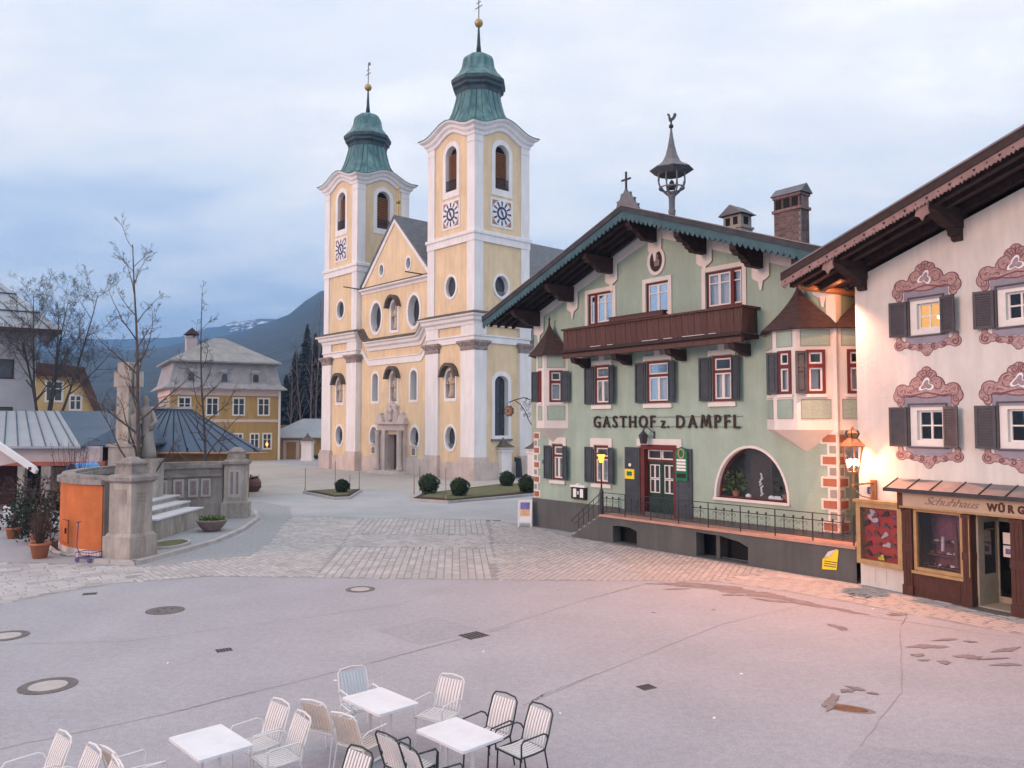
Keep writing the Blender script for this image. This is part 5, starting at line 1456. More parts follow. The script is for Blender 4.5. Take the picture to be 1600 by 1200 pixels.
# hanging tavern sign on the left corner
b = MB()
b.tube([(.0, -.15, 5.9), (-.6, -.15, 6.05), (-1.3, -.15, 5.95), (-1.75, -.15, 5.85)], .025, 5)
b.tube([(.0, -.15, 4.75), (-.25, -.15, 5.0), (-.5, -.15, 5.4), (-.9, -.15, 5.75), (-1.3, -.15, 5.92)], .022, 5)
for cxs, czs, r_ in ((-.3, 5.55, .2), (-.55, 5.75, .14), (-.2, 5.2, .15), (-.75, 5.5, .12), (-.4, 5.95, .1), (-.12, 5.75, .12), (-.55, 5.2, .1)):
    b.tube([(cxs + r_ * (1 - i / 22) * math.cos(i * .55), -.15, czs + r_ * (1 - i / 22) * math.sin(i * .55)) for i in range(17)], .014, 4)
sg_ = gp(b, 'sign_bracket', 'grey_iron')
pl = [(-1.75 + r_ * math.cos(6.283 * i / 16), 5.42 + r_ * .8 * math.sin(6.283 * i / 16)) for i in range(16) for r_ in [.36 if i % 2 else .31]]
b = MB(); b.ext(pl, -.19, -.11, GF); b.build('sign_plaque', 'tavern_sign', sg_)
b = MB(); b.ring(ovalp(-1.75, 5.42, .20, .16), ovalp(-1.75, 5.42, .16, .12), -.21, -.19, -.19, GF); b.build('sign_wreath', 'shop_gold', sg_)
b = MB(); b.tube([(-1.62, -.15, 5.72), (-1.62, -.15, 5.88)], .012, 4); b.tube([(-1.9, -.15, 5.72), (-1.8, -.15, 5.86)], .012, 4); b.build('sign_chain', 'grey_iron', sg_)
b = MB(); b.box(.62, -.03, 2.95, .74, -.005, 3.12); gp(b, 'house_number', 'clock_blue')

# lit post lamp on the terrace corner
LP = thing('post_lamp', (0, 0, 0), 0, 'lit lamp on a dark post at the head of the inn steps', 'lamp')
gx, gy = 5.46, -.95
wx = 1.05 + gx * .6157 + gy * .788; wy = 37.83 - gx * .788 + gy * .6157
LP.location = (wx, wy, 1.1)
b = MB(); b.lathe([(.09, 0), (.09, .9), (.06, 1.0), (.035, 1.05), (.03, 2.05), (.06, 2.1)], 8); b.build('post', 'grey_iron', LP)
b = MB(); b.lathe([(.08, 2.1), (.15, 2.45), (.14, 2.46)], 6); b.build('lantern_glass', 'lamp_glow', LP)
b = MB(); b.lathe([(.19, 2.45), (.20, 2.47), (.06, 2.60), (.02, 2.66)], 6); b.build('lantern_roof', 'grey_iron', LP)
# ================================================================== WHITE SHOP HOUSE
WH = thing('shop_house', (10.453, 24.221, 0), -60.2, 'white painted house with rococo window murals and a wooden shoe shop front', 'building')
def wp(b, name, m, par=None, smooth=False):
    return b.build(name, m, par or WH, smooth)
WW, WRX = 14.0, 7.0
wz = lambda xx: 12.0 - abs(xx - WRX) * .312            # roof top
wins = [(1.70, 4.15, 2.78, 5.33), (4.17, 4.15, 5.25, 5.33), (1.77, 7.28, 2.77, 8.34), (4.21, 7.27, 5.23, 8.32)]
SHOPREC = rectp(3.52, .02, 4.46, 2.50)
b = MB()
b.panel([(0, 0), (WW, 0), (WW, 9.2), (WRX, 11.4), (0, 9.2)], [rectp(*w) for w in wins] + [rectp(1.92, .80, 3.22, 2.40), SHOPREC], 0, GF)
b.add([(0, 0, 0), (0, 13, 0), (0, 13, 9.2), (0, 0, 9.2)], [(0, 1, 2, 3)])
b.add([(WW, 0, 0), (WW, 13, 0), (WW, 13, 9.2), (WW, 0, 9.2)], [(0, 1, 2, 3)])
b.add([(0, 13, 0), (WW, 13, 0), (WW, 13, 9.2), (WRX, 13, 11.4), (0, 13, 9.2)], [(0, 1, 2, 3, 4)])
wp(b, 'wall', 'wh_wall')
b = MB(); b.box(.1, 2.4, .05, WW - .1, 2.5, 9); b.box(.1, .4, 3.4, WW - .1, 12, 3.5); b.box(.1, .4, 6.4, WW - .1, 12, 6.5); wp(b, 'inner_wall', 'room')

def blob_outline(pts, rad):
    return pts
def mural(par, x0, z0, x1, z1, var):
    """painted rococo frame: grey band, scroll crest above, garland below (thin paint layers)"""
    cx = (x0 + x1) / 2; hw = (x1 - x0) / 2
    for q4 in (rectp(x0 - .16, z1 - .06, x1 + .16, z1 + .24), rectp(x0 - .14, z0 - .24, x1 + .14, z0 + .02)):
        b = MB(); b.ext(q4, -.004, 0, GF); b.build('painted_band', 'orn_grey', par)
    rr = random.Random(var)
    def layer(name, m, discs, c):
        q = MB()
        for i, (dx, dz, rx, rz) in enumerate(discs):
            for sx in ((-1, 1) if dx > .01 else (1,)):
                q.ext(ovalp(cx + sx * dx, dz, rx, rz, 16), c - .0007 * i - (.0003 if sx > 0 else 0), c + .003, GF)
        q.build(name, m, par, kind='stuff')
    T = z1 + .24
    k = 1.0 + .06 * math.sin(var)
    crest = [(0, T + .42 * k, .30, .26), (.26, T + .28, .24, .24), (.50, T + .14, .22, .15), (.74, T + .16, .20, .17), (.86, T + .0, .15, .16), (.80, T - .14, .10, .13), (0, T + .64 * k, .15, .16), (0, T + .14, .45, .18), (.14, T + .56, .14, .14)]
    layer('painted_outline', 'orn_dark', [(a, b_, c * 1.10 + .012, d * 1.10 + .012) for a, b_, c, d in crest], -.0045)
    layer('painted_crest', 'orn_red', [(a, b_, c, d) for a, b_, c, d in crest], -.0115)
    q = MB()
    def swirl(x_, z_, r_, turn, sg):
        pts = []
        for i in range(18):
            t = i / 17; a = turn + sg * t * 7.5
            pts.append((x_ + r_ * (1 - .8 * t) * math.cos(a), -.0215, z_ + r_ * (1 - .8 * t) * math.sin(a)))
        return pts
    def band(qq, pts, w):
        for (p, n_) in zip(pts, pts[1:]):
            d = Vector((n_[0] - p[0], 0, n_[2] - p[2])); L_ = d.length
            if L_ < 1e-5: continue
            d /= L_; s = Vector((-d.z, 0, d.x)) * w
            P, Q = Vector(p), Vector(n_)
            qq.add([P - s, Q - s, Q + s, P + s], [(0, 1, 2, 3)])
    for sx in (-1, 1):
        for (dx, dz, r_, tn, sg) in ((.28, T + .30, .20, 2.6, -1), (.74, T + .12, .18, 1.0, -1), (.50, T + .06, .10, 0, 1), (.10, T + .60, .11, 1.2, 1), (.84, T - .10, .10, 2, 1)):
            band(q, [(cx + sx * (p[0]), p[1] - .0004 * sx, p[2]) for p in swirl(dx + rr.uniform(-.02, .02), dz + rr.uniform(-.02, .02), r_, tn, sg)], .011)
        band(q, [(cx + sx * x_, -.0218, z_) for x_, z_ in ((0, T + .10), (.2, T + .06), (.45, T + .01), (.62, T + .03))], .018)
    for k7 in range(7):
        a7 = math.pi * (.18 + .64 * k7 / 6)
        band(q, [(cx + r7 * math.cos(a7), -.0225, T + .40 + r7 * math.sin(a7)) for r7 in (.10, .2, .30 + .05 * math.sin(a7))], .010)
    q.build('painted_scroll', 'orn_dark', par, kind='stuff')
    q = MB()
    for sx in (-1, 1):
        for (dx, dz, r_, tn, sg) in ((.30, T + .33, .13, 2.6, -1), (.75, T + .15, .11, 1.0, -1)):
            band(q, [(cx + sx * p[0], -.0235 - .0004 * sx, p[2] + .03) for p in swirl(dx, dz, r_ * 1.15, tn, sg)], .016)
        band(q, [(cx + sx * x_, -.0238, z_) for x_, z_ in ((.08, T + .13), (.25, T + .10), (.45, T + .05), (.66, T + .08))], .018)
    q.build('painted_highlight', 'orn_pink', par, kind='stuff')
    q = MB()
    fl = []
    for i9 in range(30):
        a9 = 6.283 * i9 / 30; r9 = .155 + .055 * math.cos(3 * a9 + 1.57 + .4 * (var % 3)) + .02 * math.cos(5 * a9)
        fl.append((cx + r9 * 1.15 * math.cos(a9), T + .30 + r9 * math.sin(a9)))
    q.ext(fl, -.028, -.024, GF); q.build('painted_flower', 'paper_white', par)
    q = MB(); q.ext([(cx + (x_ - cx) * .72, T + .30 + (z_ - T - .30) * .72) for x_, z_ in fl], -.030, -.0285, GF); q.build('flower_inner', 'orn_grey', par)
    q = MB(); q.ext(ovalp(cx, T + .30, .075, .065, 12), -.033, -.0305, GF); q.build('flower_heart', 'orn_red', par)
    B_ = z0 - .24
    gar = [(0, B_ - .16, .17, .14), (.2, B_ - .10, .13, .09), (.42, B_ - .07, .14, .07), (.62, B_ - .0, .13, .09), (.82, B_ + .0, .16, .14), (.84, B_ + .16, .07, .10), (0, B_ - .28, .09, .06)]
    layer('garland_outline', 'orn_dark', [(a, b_, c + .018, d + .018) for a, b_, c, d in gar], -.0045)
    layer('painted_garland', 'orn_red', gar, -.0105)
    q = MB()
    for sx in (-1, 1):
        for (dx, dz, r_, tn, sg) in ((.82, B_ + .0, .11, 1.0, -1), (.2, B_ - .1, .08, 1, 1), (.5, B_ - .04, .07, 3, 1)):
            band(q, [(cx + sx * p[0], p[1] - .0004 * sx, p[2]) for p in swirl(dx, dz, r_, tn, sg)], .016)
    q.build('garland_scroll', 'orn_dark', par, kind='stuff')
for i, (x0, z0, x1, z1) in enumerate(wins):
    lit = i == 2
    b = MB(); b.ring(rectp(x0 - .04, z0 - .04, x1 + .04, z1 + .04), rectp(x0, z0, x1, z1), -.03, 0, .22, GF); w = wp(b, 'window', 'wh_shutter')
    b = MB(); b.ring(rectp(x0 + .004, z0 + .004, x1 - .004, z1 - .004), rectp(x0 + .20, z0 + .18, x1 - .14, z1 - .16), .03, .1, .20, GF); b.build('splayed_reveal', 'win_white', w)
    b = MB(); cx_ = (x0 + .20 + x1 - .14) / 2; cz_ = (z0 + z1 + .02) / 2
    b.ring(rectp(x0 + .19, z0 + .17, x1 - .13, z1 - .15), rectp(x0 + .25, z0 + .23, x1 - .19, z1 - .21), .14, .19, .19, GF)
    b.ext(rectp(cx_ - .025, z0 + .2, cx_ + .025, z1 - .18), .142, .19, GF); b.ext(rectp(x0 + .22, cz_ - .02, x1 - .16, cz_ + .02), .144, .19, GF); b.build('sash', 'win_white', w)
    b = MB(); b.panel(rectp(x0 + .19, z0 + .17, x1 - .13, z1 - .15), [], .18, GF); b.build('pane', 'glass', w)
    if lit:
        b = MB(); b.panel(rectp(x0 - .1, z0 - .1, x1 + .1, z1 + .1), [], .6, GF); b.build('lit_room', 'window_glow', w)
        b = MB(); b.sphere((x1 - .36, .42, z0 + .52), .07, 10, 7); b.sphere((x1 - .2, .46, z0 + .5), .045, 8, 6); b.build('room_lamp', 'window_bulb', w)
    # louvred shutters, folded half back
    sw = .54
    shutter(w, GF, x0 - sw, x0 - .05, z0 + .0, z1 - .06, -.02, 'wh_shutter', 14, 'r', slats=13)
    shutter(w, GF, x1 - .06, x1 + sw - .04, z0 + .0, z1 - .06, -.02, 'wh_shutter', 22, 'l', slats=13)
    mural(w, x0, z0, x1, z1, i + 3)

# ---- roof, bargeboard with cut hearts, brackets
WYF = -1.60
def wslab(xa, xb_, z_of, th, y0, y1, name, m):
    b = MB(); vs = []
    for y in (y0, y1):
        vs += [(xa, y, z_of(xa)), (xb_, y, z_of(xb_)), (xb_, y, z_of(xb_) - th), (xa, y, z_of(xa) - th)]
    b.add(vs, [(0, 1, 2, 3), (4, 5, 6, 7), (0, 1, 5, 4), (2, 3, 7, 6), (1, 2, 6, 5), (0, 3, 7, 4)])
    return wp(b, name, m)
for sx in (-1, 1):
    xe = -1.36 if sx < 0 else WW + 1.36
    wslab(WRX, xe, wz, .10, WYF, 14, 'roof', 'roof_edge')
    wslab(WRX, xe, lambda q: wz(q) - .105, .10, WYF + .05, 14, 'soffit', 'wood_soffit')
    wslab(WRX, xe + (0.2 if sx < 0 else -.2), lambda q: wz(q) - .21, .24, -.16, .10, 'wall_purlin_board', 'wood_dark')
    for y in (-1.25, -.72):
        wslab(WRX, xe - sx * .05, lambda q: wz(q) - .206, .17, y - .10, y + .10, 'rafter', 'wood_dark')
    bb = MB(); bb.ext([(WRX, wz(WRX) + .05), (xe, wz(xe) + .05), (xe, wz(xe) - .17), (WRX, wz(WRX) - .17)], WYF - .10, WYF - .005, GF); wp(bb, 'verge_board', 'wood_dark')
    bb = MB(); bb.ext([(WRX, wz(WRX) + .10), (xe, wz(xe) + .10), (xe, wz(xe) + .05), (WRX, wz(WRX) + .05)], WYF - .12, WYF + .3, GF); wp(bb, 'verge_flashing', 'shop_metal')
    n = int(abs(xe - WRX) / .30); low = []
    for i in range(n):
        xa = xe + (WRX - xe) * i / n; xb_ = xe + (WRX - xe) * (i + 1) / n
        for f_, d_ in ((.0, .36), (.2, .40), (.35, .34), (.5, .42), (.65, .34), (.8, .40)):
            xx = xa + (xb_ - xa) * f_; low.append((xx, wz(xx) - d_))
    bb = MB(); bb.ext([(WRX, wz(WRX) - .172), (xe, wz(xe) - .172)] + low, WYF - .07, WYF - .03, GF); bbo = wp(bb, 'bargeboard', 'wh_fascia')
    for i in range(n):
        xx = xe + (WRX - xe) * (i + .5) / n; zz = wz(xx) - .27; h = .045
        bb = MB(); bb.ext([(xx, zz - h), (xx + h * .9, zz + h * .3), (xx + h * .5, zz + h), (xx, zz + h * .5), (xx - h * .5, zz + h), (xx - h * .9, zz + h * .3)] if i % 2 else ovalp(xx, zz, .022, .022, 8), WYF - .074, WYF - .069, GF); bb.build('heart_cutout', 'dark_hole', bbo)
for k, bx in enumerate((.30, 3.25, 6.2)):
    zt = wz(bx) - .25
    side = lambda a, b__, c, bx=bx: (bx + c, a, b__)
    b = MB(); b.ext([(-1.55, zt), (.2, zt), (.2, zt - .52), (-.10, zt - .52), (-.55, zt - .50), (-1.2, zt - .22), (-1.55, zt - .16)], -.16, .16, side)
    b.ext([(-.40, zt - .5), (.0, zt - .5), (.0, zt - .86), (-.12, zt - .84), (-.16, zt - .74), (-.28, zt - .72), (-.32, zt - .6)], -.13, .13, side); br = wp(b, 'purlin_bracket', 'wood_dark')
    b = MB(); b.ext([(bx - .2, zt - .02), (bx + .2, zt - .02), (bx + .16, zt - .2), (bx + .2, zt - .34), (bx + .08, zt - .38), (bx, zt - .5), (bx - .08, zt - .38), (bx - .2, zt - .34), (bx - .16, zt - .2)], WYF - .0, WYF + .04, GF); b.build('carved_end', 'wh_fascia', br)
# eave gutter along the alley side
b = MB(); b.tube([(-1.30, WYF + .75, wz(-1.36) - .30), (-1.28, 1.5, wz(-1.36) - .30), (-1.28, 9, wz(-1.36) - .30)], .11, 10); gut = wp(b, 'gutter', 'copper_pipe', smooth=True)
pts = [(-1.30 + .11 * math.cos(i * .6) * (1 - i / 24), WYF + .02, wz(-1.36) - .32 + .11 * math.sin(i * .6) * (1 - i / 24)) for i in range(18)]
b = MB(); b.tube(pts, .022, 5); b.build('carved_volute', 'wh_fascia', gut)

# eave flood lamp
FL = thing('eave_lamp', (0, 0, 0), -60.2, 'small glaring flood lamp under the eave of the white house', 'lamp')
def wloc(x_, y_, z_=0):
    c, s = math.cos(R(-60.2)), math.sin(R(-60.2)); return (10.453 + x_ * c - y_ * s, 24.221 + x_ * s + y_ * c, z_)
FL.location = wloc(-.30, .02, 8.98)
b = MB(); b.lathe([(.03, .0), (.09, .03), (.11, .12), (.10, .12), (.05, .05)], 10); b.lathe([(.02, -.16), (.03, -.1), (.03, .01)], 8)
ho_ = b.build('housing', 'grey_iron', FL); ho_.rotation_euler = (0, R(-115), 0); ho_.location = (.10, 0, .03)
b = MB(); b.tube([(.18, 0, .06), (.34, .0, .10)], .02, 6); b.build('bracket', 'grey_iron', FL)
b = MB(); b.sphere((0, 0, 0), .05, 10, 7); b.build('bulb', 'bulb_flood', FL)

fd = bpy.data.lights.new('eave_lamp_beam', 'SPOT'); fd.energy = 3500; fd.color = (1, .40, .24); fd.spot_size = R(125); fd.spot_blend = 1.0; fd.shadow_soft_size = .08
fo = bpy.data.objects.new('eave_lamp_beam', fd); COL.objects.link(fo)
p0_ = Vector(wloc(-.42, -.20, 8.86)); fo.parent = FL
fo.matrix_parent_inverse = Matrix.Identity(4)
q_ = (Vector((5.6, 20.5, 0)) - p0_).to_track_quat('-Z', 'Y')
rzq = Matrix.Rotation(R(60.2), 3, 'Z')
fo.location = rzq @ (p0_ - Vector(FL.location)); fo.rotation_euler = (rzq @ q_.to_matrix()).to_euler()
# wall lantern
WLN = thing('wall_lantern', wloc(.26, -.60, 2.98), -60.2, 'large lit copper lantern on a bracket at the corner of the white house', 'lamp')
b = MB(); b.lathe([(.13, .30), (.24, .86), (.23, .86), (.12, .31)], 6); b.build('lantern_glass', 'glass', WLN)
b = MB()
for k in range(6):
    a = math.pi / 3 * k; b.tube([(.13 * math.cos(a), .13 * math.sin(a), .30), (.24 * math.cos(a), .24 * math.sin(a), .87)], .012, 4)
b.lathe([(.001, .28), (.14, .28), (.14, .31), (.001, .31)], 6)
b.build('lantern_frame', 'copper_pipe', WLN)
b = MB(); b.lathe([(.29, .86), (.29, .88), (.13, 1.05), (.10, 1.06), (.12, 1.16), (.05, 1.22), (.02, 1.3)], 6); b.build('lantern_roof', 'copper_pipe', WLN)
b = MB()
for k in range(6):
    a = math.pi / 3 * k; b.tube([(.11 * math.cos(a), .11 * math.sin(a), 1.06), (.16 * math.cos(a), .16 * math.sin(a), 1.14), (.12 * math.cos(a), .12 * math.sin(a), 1.22)], .012, 4)
b.build('lantern_crown', 'grey_iron', WLN)
for dx in (-.055, .065):
    b = MB(); b.sphere((dx, 0, .52), .055, 10, 7, sz=1.25); b.build('bulb', 'bulb_wall', WLN)
b = MB(); b.tube([(0, 0, .28), (0, 0, -.08)], .026, 6); b.sphere((0, 0, .0), .05, 8, 6); b.tube([(0, 0, .02), (.15, .12, .04), (.20, .42, .06)], .022, 6)
b.tube([(.02, .02, -.05), (.1, .1, -.22), (.2, .30, -.28), (.2, .40, -.1)], .014, 5); b.box(.13, .40, -.34, .27, .44, .12); b.build('lantern_bracket', 'copper_pipe', WLN)
b = MB(); b.box(.39 - .09, -.03, 2.72, .39 + .13, -.004, 2.92); hn = wp(b, 'house_number', 'clock_blue')
me = text_mesh("2", .14, 'paper_white', .003); inst('number', me, hn, (.37, -.034, 2.77), (R(90), 0, 0))

WLN.scale = (1.33, 1.33, 1.33)
# ---- glazed show case
b = MB(); b.ring(rectp(.08, .68, 1.56, 2.48), rectp(.22, .82, 1.42, 2.34), -.28, -.02, -.05, GF); case = wp(b, 'show_case', 'shop_gold')
b = MB(); b.ext(rectp(.02, 2.48, 1.58, 2.56), -.34, 0, GF); b.build('case_cornice', 'shop_gold', case)
b = MB(); b.panel(rectp(.22, .82, 1.42, 2.34), [], -.06, GF); b.build('red_backing', 'case_red', case)
b = MB(); b.panel(rectp(.2, .8, 1.44, 2.36), [], -.255, GF); b.build('pane', 'glass', case)
rs = random.Random(12)
def shoe(par, x_, z_, s, m, c0, flip=1, name='shoe'):
    pl = [(-1, 0), (1.2, 0), (1.35, .25), (1.1, .5), (.3, .75), (-.1, 1.15), (-.8, 1.2), (-1.0, .9)]
    an = rs.uniform(-.5, .5); ca_, sa_ = math.cos(an), math.sin(an)
    b = MB(); b.ext([(x_ + flip * s * (a * ca_ - q * sa_), z_ + s * (a * sa_ + q * ca_ + .3)) for a, q in pl], c0 - s * .5, c0, GF); b.build(name, m, par)
rs = random.Random(12)
mm = ['shoe_dark', 'shoe_light', 'shoe_mauve', 'shoe_dark', 'shoe_light', 'shoe_brown']
for r_ in range(5):
    for k in range(4):
        shoe(case, .36 + .30 * k + rs.uniform(-.04, .04), .90 + .29 * r_ + rs.uniform(-.03, .05), rs.uniform(.075, .115), mm[(r_ * 7 + k * 3 + rs.randint(0, 2)) % 6], -.08, rs.choice((-1, 1)))
b = MB(); b.ext(rectp(.68, .84, .88, .99), -.12, -.1, GF); b.build('price_card', 'paper_yellow', case)
b = MB(); b.ext(ovalp(.48, 2.12, .14, .16, 12), -.1, -.07, GF); b.ext(ovalp(.58, 1.98, .12, .08, 12), -.102, -.07, GF); b.build('white_boot', 'shoe_light', case)
# pale base under the case with hatch
b = MB(); b.ring(rectp(.48, .14, .86, .52), rectp(.50, .16, .84, .50), -.015, 0, .0, GF); wp(b, 'meter_hatch', 'wh_wall')

# ---- shop front
FRZ = MB(); FRZ.box(1.66, -.36, 2.50, 7.0, -.0, 2.86); fas = wp(FRZ, 'fascia', 'shop_sign')
b = MB(); b.box(1.56, -.38, 2.45, 7.0, -.0, 2.50); b.box(1.55, -.385, 2.86, 7.0, 0, 2.90); b.build('fascia_moulding', 'shop_gold', fas)
b = MB(); b.box(1.50, -.37, 2.40, 1.66, 0, 2.90); b.build('fascia_end', 'shop_brown', fas)
me = text_mesh("Schuhhaus", .30, 'wh_fascia', .006, -.002, .55, .9); inst('script_lettering', me, fas, (2.30, -.368, 2.60), (R(90), 0, 0), (1.28, .98, 1))
xx = 4.02
for ch in "WÜRGL":
    me = text_mesh(ch, .27, 'shop_brown', .008, .014); inst('letter', me, fas, (xx, -.37, 2.585), (R(90), 0, 0), (.86, .95, 1)); xx += .235 if ch != 'W' else .27
b = MB(); vs = []
for x_ in (1.28, 7.0):
    vs += [(x_, -.02, 3.24), (x_, -.62, 2.98), (x_, -.62, 2.92), (x_, -.02, 3.14)]
b.add(vs, [(0, 1, 2, 3), (4, 5, 6, 7), (0, 1, 5, 4), (2, 3, 7, 6), (1, 2, 6, 5), (0, 3, 7, 4)]); can = wp(b, 'canopy', 'shop_metal')
b = MB(); b.box(1.26, -.66, 2.90, 7.0, -.60, 3.0); b.build('canopy_gutter', 'grey_iron', can)
for k in range(9):
    x_ = 1.30 + .66 * k
    b = MB(); b.tube([(x_, -.02, 3.25), (x_, -.62, 2.995)], .018, 5); b.build('canopy_seam', 'grey_iron', can)
def pil(x0, x1, z0=0.0, z1=2.42, d=.26):
    b = MB(); b.box(x0, -d, z0, x1, -.002, z1); b.box(x0 - .02, -d - .03, z0, x1 + .02, -.003, z0 + .30); b.box(x0 - .02, -d - .03, z1 - .1, x1 + .02, -.003, z1); b.box(x0 - .015, -d - .02, 1.22, x1 + .015, -.003, 1.42)
    p_ = wp(b, 'shop_pilaster', 'shop_brown')
    b = MB(); w = x1 - x0
    for q in (.28, .6):
        b.box(x0 + w * q, -d - .012, z0 + .36, x0 + w * q + .03, -d + .001, 1.18); b.box(x0 + w * q, -d - .012, 1.46, x0 + w * q + .03, -d + .001, z1 - .14)
    b.build('fluting', 'shop_brown', p_)
pil(1.57, 1.84); pil(3.28, 3.50); pil(4.50, 4.80); pil(6.5, 6.8)
b = MB(); b.box(3.46, -.29, .8, 3.48, -.27, 2.4); wp(b, 'gilt_strip', 'shop_gold')
b = MB(); b.ring(rectp(1.86, .74, 3.27, 2.44), rectp(1.95, .83, 3.18, 2.36), -.20, 0, -.04, GF); sw_ = wp(b, 'display_window', 'shop_gold')
b = MB(); b.panel(rectp(1.94, .82, 3.19, 2.37), [], -.12, GF); b.build('pane', 'glass', sw_)
b = MB(); b.panel(rectp(1.8, .7, 3.3, 2.5), [], .75, GF); b.box(1.85, -.02, .74, 3.25, .75, .8); b.build('display_back', 'shoe_mauve', sw_)
for r_ in range(3):
    b = MB(); b.box(1.92, .12 + .2 * r_, .84 + .30 * r_, 3.2, .30 + .2 * r_, .87 + .30 * r_); b.build('display_shelf', 'shoe_brown', sw_)
    for k in range(7):
        shoe(sw_, 2.02 + .17 * k + rs.uniform(-.03, .03), .87 + .30 * r_, rs.uniform(.05, .07), mm[(r_ * 5 + k * 2 + rs.randint(0, 2)) % 6], .22 + .2 * r_, rs.choice((-1, 1)))
b = MB(); b.tube([(2.9, .1, .95), (2.92, .08, 1.5), (2.88, .1, 2.1)], [.05, .06, .04], 7); b.build('stocking_leg', 'shoe_brown', sw_)
b = MB(); b.tube([(2.45, .2, 1.3), (2.47, .2, 1.7)], [.05, .04], 7); b.build('boot', 'shoe_light', sw_)
b = MB(); b.box(1.84, -.22, 0, 3.28, -.002, .66); stl = wp(b, 'stall_riser', 'shop_brown')
b = MB(); b.box(1.84, -.30, .66, 3.30, -.003, .735); b.build('gilt_ledge', 'shop_gold', stl)
b = MB(); b.ring(rectp(1.95, .12, 3.18, .56), rectp(2.0, .17, 3.13, .51), -.235, -.22, -.22, GF); b.build('riser_panel', 'shop_brown', stl)
# recessed doorway
b = MB(); b.ring(SHOPREC, [(3.56, .06), (4.42, .06), (4.42, 2.46), (3.56, 2.46)], -.02, 0, 0.85, GF); dw = wp(b, 'doorway', 'shop_cream')
b = MB(); b.box(3.52, .86, .02, 3.60, .90, 2.46); b.box(4.38, .86, .02, 4.46, .9, 2.46); b.box(3.52, .86, 2.2, 4.46, .9, 2.46); b.box(3.6, .86, .02, 4.38, .90, .22); b.build('door_frame', 'shop_cream', dw)
b = MB(); b.panel(rectp(3.6, .22, 4.38, 2.2), [], .88, GF); b.build('pane', 'glass', dw)
b = MB(); b.box(3.555, .25, .85, 3.562, .75, 2.2); b.build('side_pane', 'pane_dark', dw)
b = MB(); b.box(3.56, .3, 2.0, 3.57, .7, 2.02); b.build('side_trim', 'shop_gold', dw)
for z_, s_ in ((1.62, .24), (1.28, .30)):
    b = MB(); b.ext(rectp(3.72, z_, 3.72 + s_, z_ + .30), .84, .855, GF); b.build('door_notice', 'paper_white', dw)
b = MB(); b.ext(rectp(3.78, 1.36, 3.94, 1.5), .832, .839, GF); b.build('notice_print', 'poster_blue', dw)
b = MB(); b.tube([(3.95, .7, 1.1), (4.30, .78, .32)], .014, 5); b.tube([(4.02, .7, 1.1), (4.33, .74, .30)], .014, 5); b.build('broom_handle', 'shop_gold', dw)
b = MB(); b.lathe([(.12, 0), (.15, .2), (.16, .2), (.13, .01)], 12, (4.2, .68, .08)); b.build('bucket', 'blue_tarp', dw, True)
b = MB(); b.box(3.5, -.45, .012, 4.5, .86, .03); b.build('door_mat', 'iron', dw)
# yellow bill coming off the terrace wall belongs to nobody: a thing of its own
def gloc(x_, y_, z_=0):
    return (1.05 + x_ * .61566 + y_ * .78801, 37.83 - x_ * .78801 + y_ * .61566, z_)
yb = thing('peeling_poster', gloc(15.55, -1.02, .30), -52, 'yellow poster peeling off the dark terrace wall', 'poster')
b = MB(); b.ext([(-.27, -.02), (.22, .02), (.30, .62), (.24, .66), (.02, .42), (-.24, .30)], -.012, -.004, GF); b.build('sheet', 'paper_yellow', yb)
b = MB(); vs = [(-.24, -.014, .30), (.02, -.03, .42), (.235, -.02, .655), (.0, -.10, .56), (-.12, -.10, .38)]; b.add(vs + [(x_, y_ + .003, z_) for x_, y_, z_ in vs], [(0, 1, 2, 3, 4), (5, 6, 7, 8, 9)]); b.build('curled_corner', 'paper_white', yb)
for k in range(3):
    b = MB(); b.ext(rectp(-.2 + .01 * k, .09 + .07 * k, .2 + .02 * k, .115 + .07 * k), -.0145, -.012, GF); b.build('print_line', 'letter_brown', yb)
# ================================================================== WAR MEMORIAL
MM = thing('war_memorial', (-13.75, 34.6, 0), 0, 'curved stone war memorial with pillars, cross and an orange painted back wall', 'memorial')
EA, EB = 6.0, 4.5
def ell(th, off=0.0):
    """point on the exedra (memorial frame), th in degrees, 0 = leftmost"""
    t = R(th)
    x_, y_ = -EB * math.cos(t), EA * math.sin(t)
    n = Vector((-math.cos(t) / EB, math.sin(t) / EA)).normalized()
    return (x_ + n.x * off, y_ + n.y * off)
def arcwall(name, m, th0, th1, o0, o1, z0, z1, n=40):
    b = MB(); rings = []
    for i in range(n + 1):
        th = th0 + (th1 - th0) * i / n
        p, q = ell(th, o0), ell(th, o1)
        rings.append([(*p, z0), (*q, z0), (*q, z1), (*p, z1)])
    b.loft(rings); return b.build(name, m, MM)
arcwall('wall', 'mem_wall', -80, 80, -.42, 0, .05, 2.62)
arcwall('rendered_back', 'orange_wall', -79.5, 79.5, .0, .05, .30, 2.60)
arcwall('skirting', 'pink_trim', -79.5, 79.5, .0, .07, .0, .30)
arcwall('coping', 'mem_cap', -80, 80, -.58, .18, 2.62, 2.80)
arcwall('coping_ridge', 'mem_cap', -80, 80, -.42, .02, 2.80, 2.92)
arcwall('inner_cornice', 'mem_cap', 10, 79, -.55, -.42, 2.2, 2.32)
